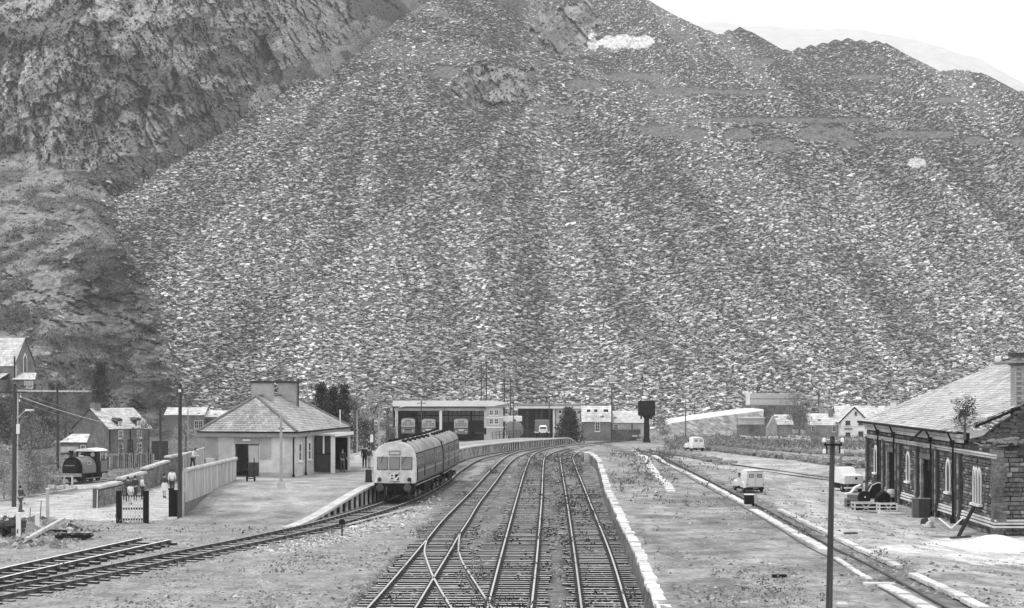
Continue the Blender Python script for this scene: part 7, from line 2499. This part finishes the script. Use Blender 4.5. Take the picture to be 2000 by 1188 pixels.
# slate roofed cottage pair behind the water tower
hA, k = low_building('long stone cottage with a big pale roof and two roof lights', 1138, 1193, 823, 853, 794, 300, 5.5, m_rstone, m_wslate)
win(hA, (1167 - 1138) * k, 0.9, 0.85, 1.6, bars=(1, 2))
for x in (1150, 1164, 1184):
    MB().cbox(((x - 1138) * k, 0.85, (853 - 804) * k + 0.15), 0.55 if x != 1184 else 0.8, 0.3, 0.3, Matrix.Rotation(0.8, 3, 'X')).build('roof_light', m_black, hA)
hB, k = low_building('lower stone extension with a pale roof right of the long cottage', 1193.6, 1258, 825, 852, 804, 301, 4.5, mat('house_stone_pale', 0.30, 0.3, 2.5, stain=0.2), m_wslate)
win(hB, (1203 - 1193.6) * k, 1.1, 0.8, 1.0)
MB().box((1233 - 1193.6) * k, (1236 - 1193.6) * k, -0.03, -0.002, 0, 2.2).build('door', m_darkgrey, hB)
a_ = P(1194, 855, 286)
gw_ = thing('garden_wall', 'dark low wall in front of the pale roofed extension', 'wall', a_)
MB().box(0, 4.8, 0, 0.4, -0.5, 1.3).build('face', m_wall, gw_)
MB().box(0, 4.8, -0.04, 0.44, 1.302, 1.4).build('coping', m_midgrey, gw_)
a_ = P(1262, 858, 285)
hd2 = thing('white_rubble', 'heap of white rubble beside the water tower foot', 'rubble', a_)
b = MB()
rg2 = random.Random(3)
for i in range(40):
    b.cbox((rg2.uniform(-2, 5), rg2.uniform(0, 2), rg2.uniform(-0.2, 0.9) * (1 - abs(i - 20) / 30)), rg2.uniform(0.3, 0.8), rg2.uniform(0.3, 0.7), rg2.uniform(0.2, 0.4), Matrix.Rotation(rg2.uniform(-0.6, 0.6), 3, 'Y'))
o = b.build('stone', m_cope, hd2, kind='stuff')
# water tower
wt = G(1263, 864, yardz)
k = wt.y / F
wtw = thing('water_tower', 'black square water tank standing on a single thick column beside the line', 'water tower', wt)
zt = (864 - 783) * k
zb = (864 - 812) * k
MB().box(-16 * k, 15.5 * k, -1.2, 1.2, zb, zt).build('tank', mat('tank_black', 0.015, 0.3, 2, 0.8, spec=0.1), wtw, bevel=0.03)
b = MB()
for i in range(5):
    x = -16 * k + i * 7.8 * k
    b.box(x - 0.03, x + 0.03, -1.235, -1.202, zb, zt)
for z in (zb + 0.1, (zb + zt) / 2, zt - 0.1):
    b.box(-16 * k, 15.5 * k, -1.24, -1.203, z - 0.03, z + 0.03)
b.build('tank_rib', mat('tank_black', 0.028), wtw)
for x in (-10.5, 9.5):
    MB().box((x - 1.2) * k, (x + 1.2) * k, -0.8, 0.8, zb - 7 * k, zb - 0.003).build('bearer', m_black, wtw)
MB().cyl((0, 0, 0), (0, 0, zb), 6 * k, 5 * k, 12).build('column', mat('tank_black', 0.028), wtw, smooth=True)
MB().cyl((0, 0, zb - 8 * k), (0, 0, zb - 0.004), 4.5 * k, 9 * k, 12).build('capital', m_black, wtw)
MB().cyl((0, 0, -0.3), (0, 0, 7 * k), 8.5 * k, 6.5 * k, 12).build('base', m_black, wtw)
MB().tube([(12 * k, -0.6, zb), (13 * k, -1.5, zb - 0.3), (13 * k, -1.5, zb - 1.6)], 0.09, 6).build('spout', m_black, wtw)

# pale ramp road climbing to the right, on its bank
n = 30
rows = []
for (dx, dyv, dd) in ((0, -1.5, 14), (0, 0, 8), (0, 0.3, 4.0), (0, 7.0, 0), (0, None, -14)):
    r = []
    for t in np.linspace(0, 1, n):
        px = 1302 + t * 190
        y = 822 - 27 * t ** 0.85
        d = 330 + 26 * t
        if dyv is None:
            q = P(px - 4, 852, d + dd)
            q.z = -3.9
        else:
            q = P(px, y + dyv, d)
            q = Vector((q.x, d + dd, q.z))
        r.append(q)
    rows.append(r)
A_ = np.array([[tuple(q) for q in r] for r in rows])
def strip(name, A_, m):
    ix = np.arange(A_.shape[0] * A_.shape[1]).reshape(A_.shape[:2])
    Fc = np.stack([ix[:-1, :-1], ix[:-1, 1:], ix[1:, 1:], ix[1:, :-1]], -1).reshape(-1, 4)
    return link(name, np_mesh(name, A_.reshape(-1, 3), Fc, m, False), None, 'structure')
strip('ramp_road', A_[1:4], mat('pale_road', 0.62, 0.12, 1.0, stain=0.1))
bank = []
for t in np.linspace(0, 1, 12):
    bank.append(A_[3] * (1 - t) + A_[4] * t + np.array([0, 0, 1]) * (0.7 * (fbm(A_[3][:, 0] / 1.5, A_[3][:, 0] * 0 + t * 9, 601, 3) - 0.5))[:, None] * (0 < t < 1))
strip('ramp_bank', np.array(bank), mat('bank_grass', 0.24, 0.5, 1.2, stain=0.35, sscale=0.6))
# pale panelled hut on a stone wall, right of the ramp
hw = P(1463, 800, 358)
hut = thing('pale_hut', 'long pale panelled hut high on a dark stone wall under the tips', 'hut', hw)
k = 358 / F
Wh = (1556 - 1463) * k
hh = (800 - 769) * k - 0.9
MB().box(0, Wh, 0, 4, 0.9, 0.9 + hh).build('wall', mat('hut_pale', 0.55, 0.12, 1, stain=0.12), hut)
for i in range(8):
    x = Wh * (i + 0.5) / 8
    MB().box(x - Wh / 18, x + Wh / 18, -0.05, -0.003, 1.1, 0.8 + hh).build('panel', mat('hut_panel', 0.45 + 0.1 * (i in (2, 3)), 0.15, 1), hut)
MB().box(0, Wh, -0.1, -0.052, 0.9 + hh * 0.52, 0.9 + hh * 0.58).build('rail', m_midgrey, hut)
MB().box(-0.15, 0.15, -0.15, 4.1, -2, 1.0 + hh).build('corner_post', m_white, hut)
MB().box(-0.3, Wh + 1.5, -0.5, 4.5, -4, 0.88).build('stone_base', m_wall, hut)
# curved pale abutment, stone gable shed and cottages below the hut
ab = P(1472, 842, 338)
abt = thing('round_wall', 'curved pale stone abutment below the panelled hut', 'wall', ab)
MB().lathe([(2.6, -1.5), (2.5, 2.4)], (0, 3, 0), 20).build('drum_wall', mat('abutment', 0.42, 0.2, 1.5, stain=0.2), abt, smooth=True)
MB().lathe([(2.7, 2.4), (2.7, 2.6)], (0, 3, 0), 20).build('coping', m_conc, abt)
MB().box(-3.5, 2.2, -2.0, -1.6, -1.5, 1.3).build('front_wall', m_wall, abt)
hC, k = low_building('small stone shed with a pale roof left of the grey tree', 1517, 1548, 829, 848, 811, 322, 4.5, m_rstone, m_wslate)
MB().prism([(-1.8, -0.6, -1.5), (0, -0.6, -1.5), (0, -0.6, (848 - 829) * k), (-0.6, -0.6, (848 - 812) * k), (-1.8, -0.6, 1.2)], (0, 2, 0)).build('gable_wing', mat('house_stone_pale', 0.3), hC)
hD, k = low_building('stone cottage with a pale roof joining the white house', 1580, 1637, 830, 858, 809, 322, 5, mat('house_stone_pale', 0.3), m_wslate)
for x in (1588, 1629):
    win(hD, (x - 1580) * k, 1.35, 0.75, 1.1)
MB().box((1622 - 1580) * k, (1630 - 1580) * k, 1.6, 2.5, (858 - 809) * k - 0.5, (858 - 800) * k).build('chimney', m_rstone, hD)
# white gabled house with dark verges
WH_ = P(1643, 859, 318)
whs = thing('white_house', 'whitewashed gabled house with dark verges and five windows', 'house', WH_, R(-3))
k = 318 / F
W = (1694 - 1643) * k
eh, rh = (859 - 822) * k, (859 - 797) * k
MB().prism([(0, 0, -1), (W, 0, -1), (W, 0, eh), (W / 2, 0, rh), (0, 0, eh)], (0, 6, 0)).build('wall', m_wwhite, whs)
for s in (-1, 1):
    xe = W / 2 + s * (W / 2 + 0.5)
    ze_ = eh - 0.5 * (rh - eh) / (W / 2)
    MB().beam((xe, -0.12, ze_ + 0.05), (W / 2, -0.12, rh + 0.1), 0.1, 0.22).build('verge_board', m_black, whs)
    e0, e1 = (xe, -0.2, ze_ + 0.16), (xe, 6.2, ze_ + 0.16)
    r0, r1 = (W / 2, -0.2, rh + 0.2), (W / 2, 6.2, rh + 0.2)
    slate_roof('roof', e0, e1, r1, r0, whs, 0.5, 0.4, 50 + s, m=m_wslate) if s > 0 else slate_roof('roof', e1, e0, r0, r1, whs, 0.5, 0.4, 50 + s, m=m_wslate)
for (x, z, w_, h_) in ((0.20, 0.47, 0.85, 0.75), (0.69, 0.47, 0.85, 0.75), (0.20, 0.10, 0.85, 0.75), (0.69, 0.10, 0.9, 0.95), (0.5, 0.78, 0.4, 0.6)):
    win(whs, W * x + 0.25, rh * z, w_, h_, m=m_darkgrey, bars=(1, 0))
MB().box(W * 0.06, W * 0.92, -0.05, -0.002, rh * 0.40, rh * 0.42).build('string_line', m_conc, whs)
MB().box(W * 0.12, W * 0.42, -0.25, -0.003, rh * 0.33, rh * 0.36).build('shelf_hood', m_darkgrey, whs)
hE, k = low_building('wide pale roofed house behind the white gabled house', 1636, 1742, 822, 850, 794, 328, 6, mat('house_stone_pale', 0.3), m_wslate)
MB().box((1746 - 1636) * k, (1756 - 1636) * k, 2.2, 3.4, 2.0, (850 - 786) * k).build('chimney', m_white, hE)
MB().box((1745 - 1636) * k, (1757 - 1636) * k, 2.1, 3.5, (850 - 786) * k + 0.003, (850 - 783) * k).build('chimney_cap', m_conc, hE)
# pale roofed works behind the station
hF, k = low_building('pale roofed works half hidden behind the station roof', 322, 398, 811, 850, 797, 330, 7, m_rstone, m_wslate, 'workshop', 'shed')
for x in (384, 392):
    win(hF, (x - 322) * k, (850 - 838) * k, 0.9, 1.6)
hG, k = low_building('low dark walled shed with a pale roof left of the station ridge', 398.6, 452, 815, 850, 803, 331, 7, m_rstone, m_wslate, 'workshop', 'shed')
for x in (408, 424):
    MB().box((x - 398.6 - 6) * k, (x - 398.6 + 6) * k, -0.05, -0.003, (850 - 832) * k, (850 - 818) * k).build('window', m_darkgrey, hG)
# dark garden hoarding behind the stone wall at left
a_ = P(296, 886, 160)
hb_ = thing('hoarding', 'dark board hoarding behind the stone wall by the slim pole', 'fence', a_)
for i in range(9):
    MB().box(i * 0.17, i * 0.17 + 0.16, 0, 0.04, -0.6, 1.15).build('board', m_darkgrey, hb_)
MB().box(-0.05, 1.6, -0.03, 0.07, 1.152, 1.2).build('rail', m_midgrey, hb_)
# long garden fence behind the engine
a_, c_ = P(170, 915, 150), P(300, 915, 158)
gf = thing('garden_fence', 'dark hedge like fence with pale posts behind the little engine', 'fence', a_)
d = c_ - a_
nb_ = 34
for i in range(nb_):
    q = d * (i / nb_)
    MB().box(q.x, q.x + d.x / nb_ - 0.015, q.y, q.y + 0.05, -0.6, 1.0 + 0.08 * math.sin(i * 1.7)).build('board', m_darkgrey if i % 3 else m_midgrey, gf)
for i in range(4):
    q = d * (i / 3)
    MB().box(q.x - 0.05, q.x + 0.05, q.y - 0.14, q.y - 0.02, -0.6, 0.9).build('post', m_conc, gf)

# low rubble walls of slate across the far yard
def rubble_wall(label, pts, h, wd, seed, m=None, zf=yardz):
    p = spline([yard_at(x, y) for x, y in pts], 1.0)
    t = thing('rubble_wall', label, 'wall', p[0], 0, 'low slate rubble walls in the yard')
    rg_ = random.Random(seed)
    b = MB()
    for q in p:
        for i in range(6):
            b.cbox(q - p[0] + Vector((rg_.uniform(-0.6, 0.6), rg_.uniform(-wd, wd), rg_.uniform(0, h))), rg_.uniform(0.3, 0.9), rg_.uniform(0.2, 0.6), rg_.uniform(0.1, 0.3),
                   Matrix.Rotation(rg_.uniform(-0.4, 0.4), 3, 'Y') @ Matrix.Rotation(rg_.uniform(0, 3), 3, 'Z'))
    b.build('stone', m or m_stone_l, t, kind='stuff')
    return t
rubble_wall('low rubble ridge behind the far van running to the stone shed', [(1376, 879), (1480, 891), (1620, 908), (1690, 915)], 0.5, 0.7, 1)
rubble_wall('second rubble ridge farther back, below the cottages', [(1330, 866), (1440, 874), (1560, 884), (1690, 893)], 0.4, 0.6, 2)
rubble_wall('bright broken rubble bank below the grey tree', [(1450, 858), (1530, 862), (1640, 868)], 0.6, 1.4, 3, m_cope)
rubble_wall('dark overgrown rubble line before the gravel road', [(1300, 886), (1390, 903), (1420, 908)], 0.35, 0.5, 4)
rubble_wall('bright rubble strip at the foot of the white house', [(1480, 851), (1590, 860), (1695, 864)], 0.5, 0.8, 5, m_cope)
a_ = G(1642, 915, yardz)
sp_ = thing('short_post', 'short dark tapering post right of the near telegraph pole head', 'post', a_)
kq = a_.y / F
MB().cyl((0, 0, 0), (0, 0, 30 * kq), 4 * kq, 2 * kq, 8).build('shaft', m_midgrey, sp_)
MB().box(-5 * kq, 5 * kq, -0.2, 0.2, 0, 4 * kq).build('base', m_darkgrey, sp_)
# wagon frame and beams in the rubble at the lower left
q = G(146, 1056)
wf = thing('trolley_frame', 'dark low trolley frame lying by the cut off siding', 'trolley', q, R(8))
k = q.y / F
for y in (0.0, 0.9):
    MB().box(-38 * k, 30 * k, y, y + 0.14, 0.12, 0.27).build('side_beam', m_black, wf)
for x in (-34, -10, 14, 28):
    MB().box(x * k, (x + 5) * k, 0.145, 0.895, 0.14, 0.25).build('cross_beam', m_darkgrey, wf)
for x in (-28, 18):
    for y in (-0.05, 1.0):
        MB().lathe([(0.14, -0.05), (0.14, 0.05)], (x * k, y, 0.13), 10, 'y').build('wheel', m_black, wf)
def gplank(label, a, b_, wd, th, m, za=0.08, zb=0.08):
    pa, pb = G(*a), G(*b_)
    pa.z += za
    pb.z += zb
    t = thing('timber', label, 'timber', pa, 0, 'old timbers in the rubble at the lower left')
    MB().beam((0, 0, 0), pb - pa, wd, th).build('baulk', m, t)
gplank('long pale timber propped in the rubble, left of the trolley frame', (52, 1058), (124, 1027), 0.22, 0.16, m_board, 0.1, 0.35)
gplank('short timber lying under the long pale timber', (48, 1056), (75, 1042), 0.16, 0.12, m_midgrey)
gplank('thin dark timber lying behind the trolley frame', (135, 1026), (160, 1038), 0.12, 0.1, m_darkgrey)
gplank('dark rail end lying along the cut off siding', (100, 1040), (130, 1041), 0.12, 0.12, m_black)
pa_, pb_ = G(676, 1030), G(806, 996)
pp2 = thing('signal_rod', 'long pale rod lying on the ballast beside the passenger line', 'rod', pa_)
MB().beam((0, 0, 0.12), pb_ - pa_ + Vector((0, 0, 0.12)), 0.09, 0.07).build('rod', m_crate, pp2)
for i in range(5):
    q = (pb_ - pa_) * ((i + 0.5) / 5)
    MB().box(q.x - 0.08, q.x + 0.08, q.y - 0.1, q.y + 0.1, -0.05, 0.08).build('stool', m_black, pp2)
q = G(5, 1050)
bk_ = thing('brick_pile', 'dark pile of old blocks behind the leftmost marker post', 'rubble', q)
b = MB()
for i in range(46):
    b.cbox((rg2.uniform(-1.2, 0.8), rg2.uniform(0, 1.2), rg2.uniform(0, 0.95)), rg2.uniform(0.25, 0.6), rg2.uniform(0.2, 0.5), rg2.uniform(0.12, 0.28), Matrix.Rotation(rg2.uniform(-0.4, 0.4), 3, 'Y') @ Matrix.Rotation(rg2.uniform(0, 3), 3, 'Z'))
b.build('block', mat('dark_block', 0.07, 0.4, 5), bk_, kind='stuff')

# ------------------------------------------------------------------ loose stones, weeds, grass
def scatter_stones(name, XY, zf, lo, hi, m, seed):
    rg = np.random.default_rng(seed)
    n = len(XY)
    s = rg.uniform(lo, hi, n) * np.exp(rg.normal(0, 0.35, n))
    a = rg.uniform(0, 2 * math.pi, n)
    base = np.stack([XY[:, 0], XY[:, 1], zf(XY[:, 0], XY[:, 1])], -1)
    V = []
    for (ux, uy, uz) in ((1, 0.2, 0), (0.1, 0.8, 0), (-0.9, -0.1, 0), (0, -0.85, 0), (0.15, 0.05, 0.62), (-0.2, 0.1, 0.55)):
        jx, jy = rg.uniform(0.6, 1.2, n), rg.uniform(0.6, 1.2, n)
        x, y = ux * jx, uy * jy * 0.75
        V.append(base + np.stack([(x * np.cos(a) - y * np.sin(a)) * s, (x * np.sin(a) + y * np.cos(a)) * s, (uz * rg.uniform(0.5, 1.1, n) - 0.08) * s], -1))
    V = np.stack(V, 1).reshape(-1, 3)
    q = np.array([[0, 1, 4], [1, 5, 4], [1, 2, 5], [2, 3, 5], [3, 4, 5], [3, 0, 4]])
    Fc = ((np.arange(n) * 6)[:, None, None] + q[None]).reshape(-1, 3)
    tone = np.repeat(np.clip(rg.gamma(3.6, 0.28, n), 0.25, 2.0), 6)
    link(name, np_mesh(name, V, Fc, m, False, tone), None, 'stuff')
def rand_px(n, box, seed):
    """random places spread evenly over the picture between two heights, on the ground"""
    rg = np.random.default_rng(seed)
    px = rg.uniform(box[0], box[2], n)
    py = rg.uniform(box[1], box[3], n)
    return px, py
def to_ground(px, py, z):
    d = (CAMZ - z) * F / (py - YH)
    for _ in range(6):
        d = (CAMZ - z - gbase(d)) * F / (py - YH)
    return np.stack([(px - CX) * d / F, d], -1)
m_loose = mat('loose_stone', 0.22, 0.25, 5, 0.9, attr=True)
px, py = rand_px(42000, (-60, 862, 1320, 1200), 71)
XY = to_ground(px, py, 0.0)
pz = plat_z(XY[:, 0], XY[:, 1])
onplat = (XY[:, 0] < edgex(XY[:, 1]) + 0.1) & (XY[:, 0] > backx(XY[:, 1])) & (XY[:, 1] > 91)
nearmain = np.abs(XY[:, 0] - np.interp(XY[:, 1], [p.y for p in main_c if p.y < 240], [p.x for p in main_c if p.y < 240])) < 0.9
clump = fbm(XY[:, 0] / 1.8, XY[:, 1] / 3.0, 701, 4)
keep = (~onplat) & (XY[:, 0] < copex(XY[:, 1]) - 0.1) & (RNG.uniform(0, 1, len(XY)) < np.clip((clump - 0.36) * 3.4, 0.05, 1))
onpath = inside(XY[:, 0], XY[:, 1], pathp)
keep &= ~(onpath & (RNG.uniform(0, 1, len(XY)) < 0.85))
scatter_stones('loose_stones', XY[keep], ground_z, 0.035, 0.10, m_loose, 72)
px, py = rand_px(9000, (480, 960, 880, 1090), 73)
XY = to_ground(px, py, 0.0)
keep = inside(XY[:, 0], XY[:, 1], shp)
scatter_stones('white_ballast', XY[keep], ground_z, 0.06, 0.13, mat('white_stone', 0.36, 0.3, 6, 0.9, attr=True), 74)
px, py = rand_px(17000, (1150, 850, 2100, 1200), 75)
XY = to_ground(px, py, YZ * 0.85)
clump = fbm(XY[:, 0] / 2.2, XY[:, 1] / 4.0, 703, 4)
keep = (XY[:, 0] > copex(XY[:, 1]) + 0.6) & (XY[:, 0] < np.where(XY[:, 1] < 117, 22.6, 200)) & (RNG.uniform(0, 1, len(XY)) < np.clip((clump - 0.38) * 3.0, 0.05, 1))
scatter_stones('yard_stones', XY[keep], yard_top, 0.035, 0.10, m_loose, 76)
px, py = rand_px(1500, (-40, 1000, 200, 1075), 77)
XY = to_ground(px, py, 0.0)
keep = inside(XY[:, 0], XY[:, 1], rub)
scatter_stones('rubble_stones', XY[keep], ground_z, 0.12, 0.30, m_loose, 78)
# weeds among the sidings
m_weed = mat('weed_leaf', 0.085, 0.3, 3, 0.9, attr=True, spec=0.1)
wp, wsz = [], []
rw_ = np.random.default_rng(81)
for path, cnt, sp in ((tc, 46, 0.5), (td, 70, 0.55), (te, 60, 0.5), (tf, 90, 0.7), (dB, 16, 0.3), (tA, 12, 0.4)):
    pts = [p for p in path if 50 < p.y < 190]
    for _ in range(cnt):
        p = pts[int(rw_.random() ** 0.8 * (len(pts) - 1))]
        c = np.array([p.x + rw_.normal(0, sp), p.y + rw_.normal(0, 1.0), float(gbase(p.y)) + 0.0])
        for _k in range(rw_.integers(1, 5)):
            wp.append(c + np.array([rw_.normal(0, 0.22), rw_.normal(0, 0.4), 0]))
            wsz.append(rw_.uniform(0.13, 0.40))
link('track_weeds', tufts('track_weeds', wp, wsz, m_weed, 14, 82, 0.9), None, 'stuff')
# grass and weeds of the yard: thick by the coping rows and the rubble walls, thin elsewhere
px, py = rand_px(9000, (1150, 850, 2000, 1195), 83)
XY = to_ground(px, py, YZ * 0.9)
cl = fbm(XY[:, 0] / 2.6, XY[:, 1] / 6.0, 705, 4)
rough_ = np.exp(-((px - 1262) / 55.0) ** 2 - ((py - 925) / 40.0) ** 2) + np.exp(-((px - 1250) / 90.0) ** 2 - ((py - 880) / 12.0) ** 2)
far_ = (py < 905) * 0.16 * (px > 1330)
nowr = inside(XY[:, 0], XY[:, 1], ypoly(((1300, 893), (1352, 903), (1440, 922), (1500, 938), (1560, 930), (1650, 914), (1560, 903), (1470, 890), (1400, 880)))) | (XY[:, 0] > 14.8) & (XY[:, 1] < 125)
keep = (XY[:, 0] > copex(XY[:, 1]) + 0.5) & ~nowr & (RNG.uniform(0, 1, len(XY)) < np.clip((cl - 0.56) * 1.6, 0, 0.35) + rough_ * 0.9 + far_)
pts = np.concatenate([XY[keep], yardz(XY[keep][:, 0], XY[keep][:, 1])[:, None]], 1)
link('yard_weeds', tufts('yard_weeds', pts, RNG.uniform(0.12, 0.34, len(pts)) * np.clip(pts[:, 1] / 90, 0.8, 1.6), mat('yard_weed_leaf', 0.13, 0.3, 3, 0.9, attr=True, spec=0.1), 9, 84, 0.8), None, 'stuff')
px, py = rand_px(5200, (-50, 868, 760, 1195), 85)
XY = to_ground(px, py, 0.0)
cl = fbm(XY[:, 0] / 2.4, XY[:, 1] / 5.0, 707, 4)
onplat = (XY[:, 0] < edgex(XY[:, 1]) + 0.2) & (XY[:, 0] > backx(XY[:, 1]) - 0.3) & (XY[:, 1] > 90)
keep = ~onplat & ~inside(XY[:, 0], XY[:, 1], pathp) & (RNG.uniform(0, 1, len(XY)) < np.clip((cl - 0.57) * 2.2, 0, 0.3) + 0.35 * ((px < 330) & (py < 945) & (py > 880)) + 0.25 * (XY[:, 1] > 140))
pts = np.concatenate([XY[keep], gbase(XY[keep][:, 1])[:, None]], 1)
link('ground_weeds', tufts('ground_weeds', pts, RNG.uniform(0.10, 0.30, len(pts)) * np.clip(pts[:, 1] / 80, 0.8, 2.2), mat('yard_weed_leaf', 0.13), 9, 86, 0.8), None, 'stuff')
px, py = rand_px(2600, (1300, 846, 1700, 875), 87)
d_ = RNG.uniform(215, 335, 2600)
pts = np.stack([(px - CX) * d_ / F, d_, yardz((px - CX) * d_ / F, d_)], -1)
link('far_weeds', tufts('far_weeds', pts, RNG.uniform(0.3, 0.8, len(pts)), mat('far_weed_leaf', 0.16, 0.3, 3, 0.9, attr=True, spec=0.1), 7, 88, 0.7), None, 'stuff')
# a few single plants that stand out
for i, (px, py, hpx, lab) in enumerate(((1283, 1038, 10, 'dark round weed standing alone beside the white coping'), (1340, 988, 12, 'dark spreading weed in the middle of the yard grass'), (985, 1104, 16, 'dark weed growing against a rail of the middle siding'), (788, 1120, 14, 'dark weed at the left rail of the turnout'))):
    q = G(px, py, yardz if px > 1250 else None)
    k = q.y / F
    tree('weed', lab, q, hpx * k, hpx * 1.9 * k, m_weed, 'bush', n=60, per=8, trunk=False, cat='weed')

# ------------------------------------------------------------------ the air
hz = MB().box(-4800, 4800, -60, 7600, -8.0, 1500).mesh('haze', None)
hm = bpy.data.materials.new('haze_air')
hm.use_nodes = True
n = hm.node_tree
for q in list(n.nodes):
    if q.type == 'BSDF_PRINCIPLED':
        n.nodes.remove(q)
vol = n.nodes.new('ShaderNodeVolumePrincipled')
vol.inputs['Color'].default_value = (0.95, 0.95, 0.95, 1)
vol.inputs['Density'].default_value = 0.00016
n.links.new(vol.outputs[0], n.nodes['Material Output'].inputs['Volume'])
hz.materials.append(hm)
link('haze', hz, None, 'stuff')
